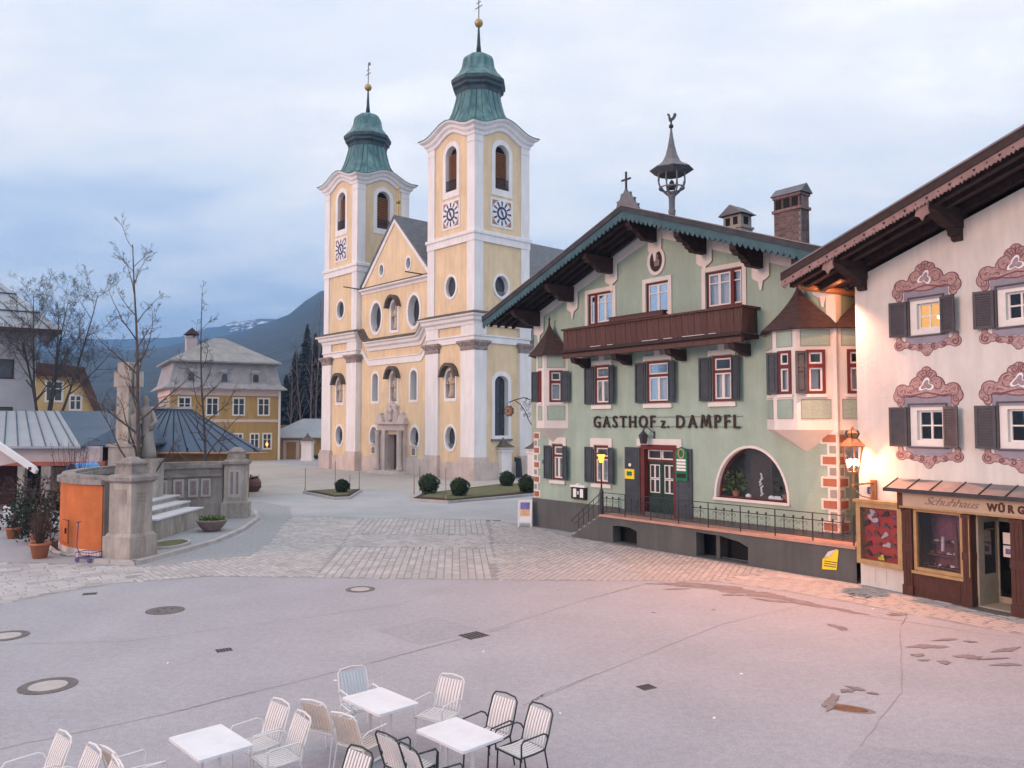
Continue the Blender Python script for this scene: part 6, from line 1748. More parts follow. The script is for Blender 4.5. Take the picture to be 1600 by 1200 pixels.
# hatch in the orange wall
for k, (o_, s_) in enumerate(((.06, 1.0),)):
    b = MB()
    pa, pb_ = ell(-57, .062), ell(-51.2, .062)
    b.add([(*pa, .45), (*pb_, .45), (*pb_, 1.25), (*pa, 1.25), (pa[0] - .02, pa[1] - .02, .45), (pb_[0] - .02, pb_[1] - .02, .45), (pb_[0] - .02, pb_[1] - .02, 1.25), (pa[0] - .02, pa[1] - .02, 1.25)], [(4, 5, 6, 7), (0, 1, 5, 4), (1, 2, 6, 5), (2, 3, 7, 6), (3, 0, 4, 7)])
    ht = b.build('hatch', 'orange_wall', MM)
pa = ell(-55.8, .10); b = MB(); b.box(pa[0] - .04, pa[1] - .04, .78, pa[0] + .0, pa[1], .98); b.build('hatch_lock', 'dark_hole', ht)
for zz in (.44, 1.26):
    pa, pb_ = ell(-57.2, .085), ell(-51, .085); b = MB(); b.tube([(*pa, zz), (*pb_, zz)], .018, 4); b.build('hatch_edge', 'rust', ht)
def pedestal(x_, y_, rz, back=None):
    c, s = math.cos(R(rz)), math.sin(R(rz))
    K_ = .71
    tr = lambda p, q, z: (x_ + K_ * (p * c - q * s), y_ + K_ * (p * s + q * c), z)
    b = MB()
    def blk(h, z0, z1, h2=None):
        h2 = h2 or h
        vs = [tr(-h, -h, z0), tr(h, -h, z0), tr(h, h, z0), tr(-h, h, z0), tr(-h2, -h2, z1), tr(h2, -h2, z1), tr(h2, h2, z1), tr(-h2, h2, z1)]
        b.add(vs, [(0, 3, 2, 1), (4, 5, 6, 7), (0, 1, 5, 4), (1, 2, 6, 5), (2, 3, 7, 6), (3, 0, 4, 7)])
    blk(.88, .05, .86); blk(.80, .86, .96, .74); blk(.69, .96, 2.72)
    p_ = b.build('pedestal', 'mem_stone', MM)
    b = MB(); blk(.74, 2.72, 2.80, .86); blk(.88, 2.80, 2.92); blk(.80, 2.92, 3.02, .62); blk(.56, 3.02, 3.36, .50); blk(.56, 3.36, 3.42); blk(.5, 3.42, 3.62, .18); b.build('pedestal_cap', 'mem_cap', p_)
    b = MB(); vs = [tr(.695, -.35, 1.95), tr(.695, .35, 1.95), tr(.695, .35, 2.4), tr(.695, -.35, 2.4)]
    b.add([tr(-.42, -.70, 1.15 if back else 1.98), tr(.42, -.70, 1.15 if back else 1.98), tr(.42, -.70, 2.5), tr(-.42, -.70, 2.5)] + vs, [(0, 1, 2, 3), (4, 5, 6, 7)]); b.build('inscription', 'mem_plaque' if back else 'mem_wall', p_)
    if back:
        for q in (-.27, .09):
            b = MB(); b.add([tr(q, -.705, 1.3), tr(q + .18, -.705, 1.3), tr(q + .18, -.705, 2.4), tr(q, -.705, 2.4)], [(0, 1, 2, 3)]); b.build('name_column', 'mem_text', p_)
    else:
        for k in range(3):
            b = MB(); z = 2.05 + .12 * k; b.add([tr(.70, -.26, z), tr(.70, .26, z), tr(.70, .26, z + .06), tr(.70, -.26, z + .06)], [(0, 1, 2, 3)]); b.build('inscription_line', 'mem_text', p_)
pedestal(.19, -5.95, -20)
pedestal(-.15, 5.95, 8, True)
# cross pillar and figure
px_, py_ = -3.95, 2.30
b = MB(); b.box(px_ - .75, py_ - .6, .1, px_ + .75, py_ + .6, 2.7); b.box(px_ - .62, py_ - .5, 2.7, px_ + .62, py_ + .5, 3.75); b.box(px_ - .7, py_ - .58, 3.75, px_ + .7, py_ + .58, 3.88); pb2 = b.build('cross_base', 'mem_stone', MM)
def rbox(b, cx_, cy_, hx, hy, z0, z1, rz):
    c, s = math.cos(R(rz)), math.sin(R(rz)); tr = lambda p, q, z: (cx_ + p * c - q * s, cy_ + p * s + q * c, z)
    b.box(-hx, -hy, z0, hx, hy, z1, mp=tr)
b = MB(); rbox(b, px_, py_, .42, .30, 3.88, 6.5, -28); rbox(b, px_, py_, .60, .33, 6.5, 7.2, -28); rbox(b, px_, py_, .40, .30, 7.2, 7.62, -28); b.build('stone_cross', 'mem_stone', MM)
def figure(par, name, m, c, h, seed, lean=0, slim=.8):
    """carved robed figure, one continuous surface"""
    rr = random.Random(seed); n = 12; rings = []
    for i, (r_, z_) in enumerate([(.20, 0), (.19, .1), (.15, .3), (.14, .45), (.17, .6), (.185, .72), (.16, .79), (.07, .83), (.075, .87), (.085, .92), (.06, .975), (.01, 1)]):
        rings.append([(c[0] + lean * z_ + slim * h * r_ * math.cos(6.283 * k / n) * (1 + .12 * math.sin(k * 3 + i)), c[1] + slim * h * r_ * .75 * math.sin(6.283 * k / n), c[2] + h * z_) for k in range(n)])
    b = MB(); b.loft(rings)
    for sg in (-1, 1):
        b.tube([(c[0] + sg * .15 * h * slim + lean * .75, c[1], c[2] + .74 * h), (c[0] + sg * .22 * h * slim, c[1] - .06 * h, c[2] + .58 * h), (c[0] + sg * .10 * h, c[1] - .17 * h, c[2] + .52 * h)], [.05 * h * slim, .045 * h * slim, .03 * h * slim], 7)
    return b.build(name, m, par, True)
figure(MM, 'carved_figure', 'mem_wall', (px_ + .95, py_ + .1, 3.2), 2.9, 4, -.2, .62)
b = MB(); b.box(px_ + .5, py_ - .5, .1, px_ + 1.45, py_ + .6, 3.2); b.build('figure_base', 'mem_stone', MM)
figure(MM, 'carved_figure', 'mem_wall', (px_ + .45, py_ - .25, 3.85), 1.7, 5)
# name plaques along the inner wall
for th in (22, 32, 42, 52, 61, 69):
    p, q = ell(th - 3.2, -.46), ell(th + 3.2, -.46)
    n_ = Vector((-(q[1] - p[1]), q[0] - p[0])).normalized() * -1
    d_ = Vector((q[0] - p[0], q[1] - p[1])); n_ = Vector((d_.y, -d_.x)).normalized()
    P, Q = Vector(p), Vector(q)
    b = MB(); b.add([(*P, 1.2), (*Q, 1.2), (*Q, 2.1), (*P, 2.1)] + [(*(P - n_ * -.03), 1.2), (*(Q - n_ * -.03), 1.2), (*(Q - n_ * -.03), 2.1), (*(P - n_ * -.03), 2.1)], [(0, 1, 2, 3), (4, 5, 6, 7), (0, 1, 5, 4), (1, 2, 6, 5), (2, 3, 7, 6), (3, 0, 4, 7)]); pq = b.build('name_plaque', 'mem_plaque', MM)
    P2, Q2 = P + (Q - P) * .2 + n_ * .034, P + (Q - P) * .8 + n_ * .034
    b = MB(); b.add([(*P2, 1.3), (*Q2, 1.3), (*Q2, 2.0), (*P2, 2.0)], [(0, 1, 2, 3)]); b.build('names', 'mem_text', pq)
# stepped bench
for k, (x0, x1, h) in enumerate(((-.55, -1.35, .96), (-1.35, -2.05, 1.20), (-2.05, -2.9, 1.44))):
    b = MB(); b.box(x1, -2.2 - .2 * k, .1, x0, 2.6 + .5 * k, h - .07); st = b.build('step', 'mem_stone', MM)
    b = MB(); b.box(x1 - .01, -2.23 - .2 * k, h - .07, x0 + .05, 2.63 + .5 * k, h); b.build('step_slab', 'step_top', st)
# platform, kerb stones
KP = [(-14.75, 28.0), (-12.76, 27.35), (-12.26, 30.1), (-11.9, 32.6), (-12.0, 36.0), (-12.65, 40.3), (-13.8, 43.5), (-15.8, 45.5)]
plat = MB(); plat.ext(KP + [(-18.0, 44.0), (-18.6, 38.5), (-18.2, 33.5), (-16.4, 30.0)], 0, .11, lambda p, q, c: (p, q, c))
plt = plat.build('memorial_platform', 'fine_cobble', kind='structure')
for a_, b_ in zip(KP, KP[1:]):
    A_, B_ = Vector(a_), Vector(b_); L_ = (B_ - A_).length; n = max(1, round(L_ / .95)); d_ = (B_ - A_) / n; u_ = d_.normalized(); v_ = Vector((u_.y, -u_.x))
    for k in range(n):
        p = A_ + d_ * k + u_ * .012; q = A_ + d_ * (k + 1) - u_ * .012
        b = MB(); o_ = v_ * .05; i_ = v_ * -.17
        b.add([(*(p + o_), 0), (*(q + o_), 0), (*(q + i_), 0), (*(p + i_), 0), (*(p + o_ * .6), .14), (*(q + o_ * .6), .14), (*(q + i_), .14), (*(p + i_), .14)], [(4, 5, 6, 7), (0, 1, 5, 4), (1, 2, 6, 5), (2, 3, 7, 6), (3, 0, 4, 7)])
        b.build('kerb_stone', 'kerb', plt)
b = MB(); b.lathe([(.001, .11), (.62, .11), (.62, .17), (.001, .18)], 20, (-13.25, 31.2, 0), sy=1.6); lawn = b.build('memorial_lawn', 'grass', kind='structure')
b = MB(); b.ringlathe([(.62, .10), (.72, .10), (.72, .20), (.62, .20)], 20, (-13.25, 31.2, 0), sy=1.55); b.build('lawn_edge', 'kerb', lawn)

# planter bowl
pb3 = thing('planter_bowl', (-13.15, 35.3, .11), 0, 'low round stone bowl planted with green leaves before the memorial', 'planter')
b = MB(); b.lathe([(.30, 0), (.34, .03), (.50, .2), (.62, .40), (.66, .44), (.66, .50), (.58, .50), (.52, .42)], 24); b.build('bowl', 'bowl', pb3, True)
b = MB(); b.lathe([(.001, .40), (.57, .42), (.57, .44), (.001, .46)], 18); b.build('soil', 'soil', pb3)
leafy(pb3, 0, 0, .44, .5, .14, 160, 'leaf_fresh', 8, 'leaves', .05, .13)

# pots and shrubs on the left
def pot(x_, y_, r_, h_, label):
    t = thing('flower_pot', (x_, y_, 0), 0, label, 'flower pot', 'terracotta pots by the cafe')
    b = MB(); b.lathe([(r_ * .68, 0), (r_ * .92, h_ * .82), (r_ * 1.06, h_ * .84), (r_ * 1.06, h_), (r_ * .94, h_), (r_ * .9, h_ * .9)], 20); b.build('pot', 'terracotta', t, True)
    b = MB(); b.lathe([(.001, h_ * .88), (r_ * .92, h_ * .88), (r_ * .92, h_ * .9), (.001, h_ * .92)], 14); b.build('soil', 'soil', t)
    return t
def twigs(par, z, r, h, n, seed, m='twig', name='dry_stems'):
    rr = random.Random(seed); b = MB()
    for k in range(n):
        a = rr.uniform(0, 6.283); q = r * rr.random()
        p0 = (q * .4 * math.cos(a), q * .4 * math.sin(a), z)
        L_ = h * rr.uniform(.5, 1.05)
        p1 = (q * math.cos(a) + rr.uniform(-.05, .05), q * math.sin(a), z + L_ * .6); p2 = (q * 1.5 * math.cos(a + .3), q * 1.5 * math.sin(a + .3), z + L_)
        b.tube([p0, p1, p2], [.012, .009, .004], 4)
        for j in range(2):
            t = rr.uniform(.4, .9); s0 = [p1[i] + (p2[i] - p1[i]) * t for i in range(3)]
            b.tube([s0, (s0[0] + rr.uniform(-.2, .2), s0[1] + rr.uniform(-.2, .2), s0[2] + rr.uniform(.05, .25))], [.006, .003], 3)
    return b.build(name, m, par)
t = pot(-16.9, 28.9, .34, .55, 'largest terracotta pot holding dry brown stems')
twigs(t, .5, .3, 1.15, 60, 2); leafy(t, 0, 0, .55, .28, .8, 130, 'bush_brown', 3, 'dry_leaves', .025, .1)
t = pot(-20.9, 33.8, .30, .46, 'smaller terracotta pot beside the white garden chairs')
twigs(t, .4, .2, .7, 26, 4); leafy(t, 0, 0, .45, .25, .6, 90, 'evergreen', 5, 'leaves', .03, .12)
t = pot(-19.0, 32.3, .26, .42, 'terracotta pot half hidden behind the largest pot')
leafy(t, 0, 0, .4, .4, 1.0, 200, 'evergreen', 6, 'leaves', .03, .14)
t = pot(-17.6, 29.9, .22, .5, 'narrow terracotta pot close behind the largest pot')
twigs(t, .45, .2, .8, 24, 14)
def shrub(x_, y_, r_, h_, n, m, label, seed, stems=20, lw=.05, ll=.16):
    t = thing('shrub', (x_, y_, 0), 0, label, 'shrub')
    twigs(t, 0, r_ * .7, h_ * 1.1, stems, seed, 'twig', 'stems')
    leafy(t, 0, 0, .05, r_, h_, n, m, seed + 1, 'foliage', lw, ll)
    return t
shrub(-19.35, 32.9, .8, 2.0, 650, 'evergreen', 'dense dark evergreen shrub against the orange wall', 21)
shrub(-20.6, 34.6, .9, 1.5, 700, 'evergreen', 'low dark shrub beside the cafe column', 23)
shrub(-22.0, 36.5, 1.1, 2.4, 500, 'bush_brown', 'leafless brown shrub in front of the cafe', 25, 60)
shrub(-20.3, 37.2, 1.2, 3.6, 160, 'bush_brown', 'tall leafless hazel bush behind the orange wall', 27, 90, .02, .08)
cl = thing('climbing_vine', (-18.05, 31.5, 0), 0, 'bare climbing vine trained on the orange wall', 'vine')
rv = random.Random(9); b = MB()
def vine(p, d, n, r_):
    pts = [p]
    for i in range(n):
        d = d + rv.uniform(-.16, .16)
        p = (p[0] + .17 * math.sin(d) * .8, p[1] - .17 * math.sin(d) * .62, min(2.62, p[2] + .17 * math.cos(d))); pts.append(p)
        if rv.random() < .2 and n > 5:
            vine(p, d + rv.choice((-.9, .9)), n // 2, r_ * .6)
    b.tube(pts, [r_ * (1 - .7 * i / len(pts)) for i in range(len(pts))], 4)
for k in range(4):
    vine((.05 * k, -.05 * k, 0), .25 + .3 * k, 14, .022)
b.build('stems', 'twig', cl)
# raised bed kerb
bd_ = MB(); bp_ = [(-18.6, 32.0), (-17.93, 31.2), (-16.8, 29.75), (-15.95, 29.15), (-15.2, 29.4), (-15.6, 30.6), (-17.2, 31.5), (-18.3, 32.8)]
bd_.ext(bp_, 0, .07, lambda p, q, c: (p, q, c)); bedk = bd_.build('flower_bed', 'soil', kind='structure')
b = MB(); b.tube([(*p, .06) for p in bp_[:5]], .085, 6); b.build('bed_kerb', 'kerb', bedk)

# little blue hand cart
hc = thing('hand_cart', (-14.75, 28.15, 0), -18, 'purple blue wire hand cart parked by the memorial pillar', 'cart')
b = MB()
for z in (.14, .34):
    b.tube([(-.36, -.22, z), (.36, -.22, z), (.36, .22, z), (-.36, .22, z)], .014, 5, closed=True)
for k in range(7):
    x_ = -.36 + .12 * k
    for y_ in (-.22, .22):
        b.tube([(x_, y_, .14), (x_, y_, .34)], .007, 4)
    b.tube([(x_, -.22, .14), (x_, .22, .14)], .007, 4)
b.build('basket', 'trolley_blue', hc)
b = MB(); b.tube([(-.38, 0, .2), (-.55, 0, .5), (-.50, 0, 1.35)], .018, 5); b.tube([(-.50, -.1, 1.35), (-.50, .1, 1.35)], .018, 5); b.build('handle', 'trolley_blue', hc)
for x_ in (-.26, .26):
    for y_ in (-.25, .25):
        b = MB(); rw = .09; b.loft([[(x_ + rw * math.cos(6.283 * k / 12), y_ + o_, .09 + rw * math.sin(6.283 * k / 12)) for k in range(12)] for o_ in (-.015, .015)]); b.build('wheel', 'trolley_blue', hc)

# ================================================================== CAFE KIOSK (left)
KI = thing('cafe_pavilion', (0, 44.0, 0), 0, 'low cafe building with grey standing seam metal roof and open front', 'building')
def kp(b, n_, m, par=None): return b.build(n_, m, par or KI)
b = MB(); b.box(-52, 0, 2.72, -22.6, .3, 3.55); kp(b, 'fascia', 'kiosk_wall')
b = MB(); b.box(-52, -.03, 2.50, -22.4, .2, 2.72); kp(b, 'fascia_band', 'kiosk_red')
b = MB(); b.box(-52, 4, 0, -22.6, 4.3, 3.4); b.box(-22.9, .3, 0, -22.6, 4.3, 2.72); kp(b, 'rear_wall', 'kiosk_inside')
for x_, w_ in ((-26.9, .20), (-25.55, .26), (-23.9, .26), (-30, .2)):
    b = MB(); b.box(x_ - w_, 0.02, 0, x_ + w_, .28, 2.5); kp(b, 'column', 'mem_wall')
b = MB(); b.box(-29.6, 3.9, 0, -27.7, 3.98, 2.2); kp(b, 'doorway', 'dark_hole')
b = MB(); b.box(-27.6, 3.9, .2, -26.4, 3.97, 2.2); kp(b, 'cream_panel', 'shop_cream')
b = MB(); b.box(-29.5, 1.2, .85, -26.0, 1.6, .95); kp(b, 'counter', 'brown_roof')
def roofquad(par, name, m, vs, th=.12, seams=0, seam_m='kiosk_roof_dark'):
    b = MB(); up = [Vector(v) for v in vs]; dn = [v - Vector((0, 0, th)) for v in up]; n = len(up)
    b.add(up + dn, [tuple(range(n)), tuple(range(2 * n - 1, n - 1, -1))] + [(i, (i + 1) % n, n + (i + 1) % n, n + i) for i in range(n)])
    o = b.build(name, m, par)
    for k in range(seams):
        t_ = (k + .5) / seams
        p = up[0].lerp(up[1], t_); q = up[3].lerp(up[2], t_)
        sb = MB(); sb.tube([p + Vector((0, 0, .03)), q + Vector((0, 0, .03))], .035, 4); sb.build('seam', seam_m, o)
    return o
roofquad(KI, 'roof', 'kiosk_roof', [(-52, -.5, 3.58), (-23.4, -.5, 3.58), (-29.0, 7.2, 5.62), (-52, 7.2, 5.62)], .12, 38)
roofquad(KI, 'side_roof', 'kiosk_roof_dark', [(-23.4, -.5, 3.575), (-22.4, 8.0, 3.6), (-24.0, 8.4, 5.62), (-29.0, 7.2, 5.62)])
PV = thing('market_pavilion', (0, 52.0, 0), 0, 'low ochre pavilion under a blue grey hipped metal roof', 'building')
b = MB(); b.box(-30.0, 0, 0, -17.3, .9, 3.0); b.build('wall', 'pav_wall', PV)
E_ = [(-31.2, -.8, 2.98), (-15.7, -.8, 2.98), (-20.6, 7.8, 2.98), (-31.2, 7.8, 2.98)]
r1, r2 = (-25.2, 3.4, 5.85), (-22.3, 3.4, 5.85)
roofquad(PV, 'front_roof', 'kiosk_roof_dark', [E_[0], E_[1], r2, r1], .12, 17, 'black')
roofquad(PV, 'right_roof', 'kiosk_roof_dark', [E_[1], E_[2], r2], .12)
roofquad(PV, 'left_roof', 'kiosk_roof_dark', [E_[3], E_[0], r1], .12)
roofquad(PV, 'rear_roof', 'kiosk_roof_dark', [E_[2], E_[3], r1, r2], .12)
b = MB(); b.box(-25.4, 3.2, 5.80, -22.1, 3.6, 5.98); b.build('ridge_cap', 'kiosk_roof', PV)
for k in range(14):
    b = MB(); x_ = -30.4 + 1.07 * k; b.box(x_, -.72, 3.04, x_ + .05, -.66, 3.26); b.build('snow_guard', 'black', PV)
b = MB(); b.tube([(-31.2, -.88, 2.92), (-15.6, -.88, 2.92)], .07, 6); b.build('gutter', 'copper_pipe', PV)
for k in range(6):
    b = MB(); x_ = -26.2 + .3 * k; b.add([(x_, -.03, 2.75), (x_ + .2, -.03, 2.7), (x_ + .16, -.03, 2.35), (x_ + .05, -.03, 2.45)], [(0, 1, 2, 3)]); b.build('hanging_pennant', 'deck_tile', PV)
bt_ = thing('blue_barrel_awning', (-22.6, 41.2, 0), -30, 'short bright blue barrel awning showing above the orange wall', 'awning')
arcp = [(.0 + .5 * math.cos(math.pi * i / 12), 2.28 + .5 * math.sin(math.pi * i / 12)) for i in range(13)]
b = MB(); b.loft([[(p, 0, q) for p, q in arcp] + [(p * .94, 0, 2.28 + (q - 2.28) * .94) for p, q in reversed(arcp)], [(p, 1.3, q) for p, q in arcp] + [(p * .94, 1.3, 2.28 + (q - 2.28) * .94) for p, q in reversed(arcp)]]); b.build('canvas', 'blue_tarp', bt_)
b = MB(); b.add([(p * .93, .05, 2.28 + (q - 2.28) * .93) for p, q in arcp], [tuple(range(13))]); b.build('dark_end', 'black', bt_)
b = MB(); b.tube([(-.47, .1, 0), (-.47, .1, 2.3)], .03, 5); b.tube([(.47, .1, 0), (.47, .1, 2.3)], .03, 5); b.build('awning_legs', 'grey_iron', bt_)

# cafe awning, white, cut by the picture edge
aw_ = thing('white_awning', (-24.4, 36.0, 0), 0, 'white awning arm slanting in from the left picture edge', 'awning')
aw_sl = lambda p: 2.70 + (3.0 - p) * .66
b = MB(); b.ext([(-2.4, aw_sl(-2.4) - .14), (3.0, aw_sl(3) - .14), (3.06, aw_sl(3) + .02), (2.98, aw_sl(3) + .16), (-2.4, aw_sl(-2.4) + .2)], 0, .22, lambda p, q, c: (p, c, q)); b.build('front_rail', 'white_canvas', aw_)
b = MB(); b.ext([(-2.4, aw_sl(-2.4) - .15), (2.2, aw_sl(2.2) - .15), (1.2, aw_sl(2.2) - .35), (-2.4, aw_sl(-1.6) - .5)], .1, .14, lambda p, q, c: (p, c, q)); b.build('side_canvas', 'kiosk_wall', aw_)
b = MB(); b.tube([(-2.3, .15, 0), (-2.3, .15, 6.0)], .05, 6); b.build('mast', 'white_canvas', aw_)
b = MB(); b.box(2.72, -.01, 2.72, 2.86, .0, 2.86); b.build('end_bolt', 'black', aw_)

# white plastic garden furniture
def plastic_chair(x_, y_, rz, label):
    t = thing('garden_chair', (x_, y_, 0), rz, label, 'chair', 'white plastic garden chairs at the cafe')
    b = MB(); b.box(-.24, -.24, .40, .24, .22, .44); b.build('seat', 'plastic_white', t)
    b = MB(); b.loft([[(-.26, .20, .42), (.26, .20, .42), (.26, .25, .42), (-.26, .25, .42)], [(-.25, .30, .82), (.25, .30, .82), (.25, .34, .82), (-.25, .34, .82)], [(-.16, .33, .90), (.16, .33, .90), (.16, .36, .90), (-.16, .36, .90)]]); b.build('backrest', 'plastic_white', t)
    for sx in (-1, 1):
        b = MB(); b.tube([(sx * .28, -.24, .42), (sx * .30, -.22, .64), (sx * .29, .28, .66)], .028, 5); b.build('armrest', 'plastic_white', t)
        for y0 in (-.24, .24):
            b = MB(); b.tube([(sx * .23, y0 * .9, .42), (sx * .28, y0 * 1.15, 0)], .028, 5); b.build('leg', 'plastic_white', t)
plastic_chair(-23.9, 38.6, 160, 'white plastic garden chair nearest the left picture edge')
plastic_chair(-22.9, 39.0, 200, 'white plastic garden chair close to the grey column')
plastic_chair(-22.9, 36.6, 20, 'white plastic garden chair standing nearest the small pot')
tb = thing('garden_table', (-23.3, 37.7, 0), 0, 'round white plastic garden table among the plastic chairs', 'table')
b = MB(); b.lathe([(.001, .70), (.45, .70), (.45, .73), (.001, .735)], 20); b.build('tabletop', 'plastic_white', tb)
for k in range(4):
    a = .78 + 1.57 * k; b = MB(); b.tube([(.28 * math.cos(a), .28 * math.sin(a), .7), (.36 * math.cos(a), .36 * math.sin(a), 0)], .03, 5); b.build('leg', 'plastic_white', tb)

# ================================================================== OTHER HOUSES
MH = thing('mustard_house', (-42.4, 99.4, 0), 30, 'mustard yellow house with grey mansard roof and white framed windows', 'house')
L_, D_ = 13.2, 13.0
def mp_(b, n_, m, par=None): return b.build(n_, m, par or MH)
b = MB(); b.box(0, 0, 0, L_, D_, 9.0); mp_(b, 'wall', 'mustard')
b = MB(); b.box(-.12, -.12, 8.4, L_ + .12, D_ + .12, 9.3); mp_(b, 'eaves_band', 'pink_trim')
b = MB(); b.box(-.05, -.06, 5.0, L_ + .05, D_ + .05, 5.35); mp_(b, 'string_course', 'pink_trim')
def taper(b, m0, z0, m1, z1):
    vs = [(-m0, -m0, z0), (L_ + m0, -m0, z0), (L_ + m0, D_ + m0, z0), (-m0, D_ + m0, z0), (-m1, -m1, z1), (L_ + m1, -m1, z1), (L_ + m1, D_ + m1, z1), (-m1, D_ + m1, z1)]
    b.add(vs, [(0, 3, 2, 1), (4, 5, 6, 7), (0, 1, 5, 4), (1, 2, 6, 5), (2, 3, 7, 6), (3, 0, 4, 7)])
b = MB(); taper(b, .95, 9.2, .95, 9.32); taper(b, .95, 9.32, .25, 9.95); taper(b, .25, 9.95, -.35, 12.6); ms = mp_(b, 'mansard', 'mansard')
b = MB(); taper(b, .35, 12.6, .35, 12.8); vs = [(-.35, -.35, 12.8), (L_ + .35, -.35, 12.8), (L_ + .35, D_ + .35, 12.8), (-.35, D_ + .35, 12.8), (6.0, 6.5, 16.4), (7.4, 6.5, 16.4)]; b.add(vs, [(0, 1, 5, 4), (1, 2, 5), (2, 3, 4, 5), (3, 0, 4)]); mp_(b, 'hip_roof', 'hip_roof')
def hwin(par, x0, z0, x1, z1, fr='win_white', mpf=GF):
    b = MB(); b.ring(rectp(x0 - .18, z0 - .2, x1 + .18, z1 + .2), rectp(x0, z0, x1, z1), -.09, 0, .02, mpf); w = b.build('window', fr, par)
    b = MB(); b.ext(rectp(x0, z0, x1, z1), -.02, -.004, mpf); b.build('pane', 'pane_dark', w)
    c_ = (x0 + x1) / 2; b = MB(); b.ext(rectp(c_ - .07, z0, c_ + .07, z1), -.05, -.021, mpf); b.ext(rectp(x0, z0 + (z1 - z0) * .62, x1, z0 + (z1 - z0) * .62 + .08), -.048, -.021, mpf); b.build('sash', fr, w)
    return w
for xc_ in (1.6, 4.9, 8.15, 11.3):
    hwin(MH, xc_ - .62, 6.0, xc_ + .62, 8.0)
for xc_ in (4.9, 8.15, 10.2, 11.8):
    hwin(MH, xc_ - .45, 1.6, xc_ + .45, 3.4)
b = MB(); b.sphere((11.78, -.10, 2.1), .16, 10, 7, sz=1.5); mp_(b, 'lit_lamp', 'lamp_glow')
SW = lambda a, q, c: (c, D_ - a, q)
for xc_ in (2.2, 5.2, 8.2, 11):
    hwin(MH, xc_ - .6, 6.0, xc_ + .6, 8.0, mpf=SW)
for xc_ in (2.3, 6.3, 10.2):
    b = MB(); b.ext(archp(xc_, 10.0, 11.5, 1.1), -.25, .9, GF); dm = b.build('dormer', 'mansard', ms)
    b = MB(); b.ext(archp(xc_, 10.2, 11.2, .7, rise=.15), -.27, -.252, GF); b.build('dormer_pane', 'pane_dark', ms)
    b = MB(); b.ext([(xc_ - .7, 11.35), (xc_ + .7, 11.35), (xc_ + .35, 11.75), (xc_ - .35, 11.75)], -.35, 1.0, GF); b.build('dormer_roof', 'kiosk_roof', ms)
b = MB(); b.box(2.4, 5.2, 13, 3.7, 6.5, 16.2); b.box(2.3, 5.1, 16.2, 3.8, 6.6, 16.35); chm = mp_(b, 'chimney', 'kiosk_wall')
b = MB(); b.ext([(2.1, 16.6), (4.0, 16.6), (3.05, 17.5)], 5.0, 6.7, GF); b.box(2.5, 5.3, 16.35, 2.7, 6.4, 16.62); b.box(3.4, 5.3, 16.35, 3.6, 6.4, 16.62); b.build('chimney_roof', 'brown_roof', chm)
b = MB(); b.tube([(L_ + .1, -.2, 9.1), (L_ + .12, -.16, 8.5), (L_ + .12, -.16, 0)], .16, 6); mp_(b, 'downpipe', 'win_white')

CHP = thing('gate_house', (-33.0, 108.5, 0), 8, 'small ochre gate building with pale blue hipped roof beside the church', 'building')
b = MB(); b.box(0, 0, 0, 12, 6, 3.0); b.build('wall', 'mustard', CHP)
b = MB(); b.box(-.5, 5.9, 0, 4.5, 6.4, 4.6); b.build('rear_wing', 'pav_wall', CHP)
roofquad(CHP, 'front_roof', 'kiosk_roof', [(-.8, -.8, 2.95), (12.8, -.8, 2.95), (9.0, 3, 5.5), (4.2, 3, 5.5)], .1)
roofquad(CHP, 'left_roof', 'kiosk_roof', [(-.8, 6.8, 2.95), (-.8, -.8, 2.95), (4.2, 3, 5.5)], .1)
roofquad(CHP, 'rear_roof', 'kiosk_roof', [(12.8, 6.8, 2.95), (-.8, 6.8, 2.95), (4.2, 3, 5.5), (9, 3, 5.5)], .1)
b = MB(); b.box(2.0, -.06, 0, 2.4, .0, 2.6); b.box(3.7, -.06, 0, 4.1, 0, 2.6); b.box(2.0, -.062, 2.3, 4.1, 0, 2.6); b.build('door_surround', 'pink_trim', CHP)
b = MB(); b.box(2.4, -.03, 0, 3.7, .02, 2.3); b.build('door', 'pav_wall', CHP)
b = MB(); b.box(5.0, -.5, 0, 8, -.2, .5); b.build('hedge', 'box_leaf', CHP)
def gate_pillar(x_, y_, rz, w, h, label):
    t = thing('gate_pillar', (x_, y_, 0), rz, label, 'pillar', 'white church gate pillars')
    b = MB(); b.box(-w / 2, -w / 2, 0, w / 2, w / 2, h); b.box(-w / 2 - .08, -w / 2 - .08, 0, w / 2 + .08, w / 2 + .08, .35); b.build('shaft', 'ch_white', t)
    b = MB(); b.box(-w / 2 - .1, -w / 2 - .1, h - .4, w / 2 + .1, w / 2 + .1, h - .25); b.box(-w / 2 - .16, -w / 2 - .16, h - .12, w / 2 + .16, w / 2 + .16, h); b.build('cornice', 'ch_white', t)
    rings = [[(sx * s, sy * s, z) for sx, sy in ((-1, -1), (1, -1), (1, 1), (-1, 1))] for s, z in ((w * .72, h), (w * .5, h + .18), (w * .28, h + .42), (w * .1, h + .72), (.03, h + 1.0))]
    b = MB(); b.loft(rings); b.build('roof', 'shingle_dark', t)
gate_pillar(-.84, 70.3, -48, 1.15, 2.75, 'white gate pillar with shingled cap at the foot of the church tower')
gate_pillar(2.15, 69.4, -48, 1.15, 2.65, 'white gate pillar half hidden behind the corner of the inn')
gate_pillar(-26.5, 104.0, 0, 1.3, 2.6, 'far white gate pillar with pointed cap left of the church')
gt = thing('church_gate', (.25, 71.2, 0), -30, 'dark green gate leaf between the pillars beside the church', 'gate')
b = MB(); b.ext([(-.7, .1), (.75, .1), (.6, 1.75), (-.5, 1.9), (-.7, 1.7)], 0, .08, GF); b.build('leaf', 'shutter_gh', gt)
b = MB()
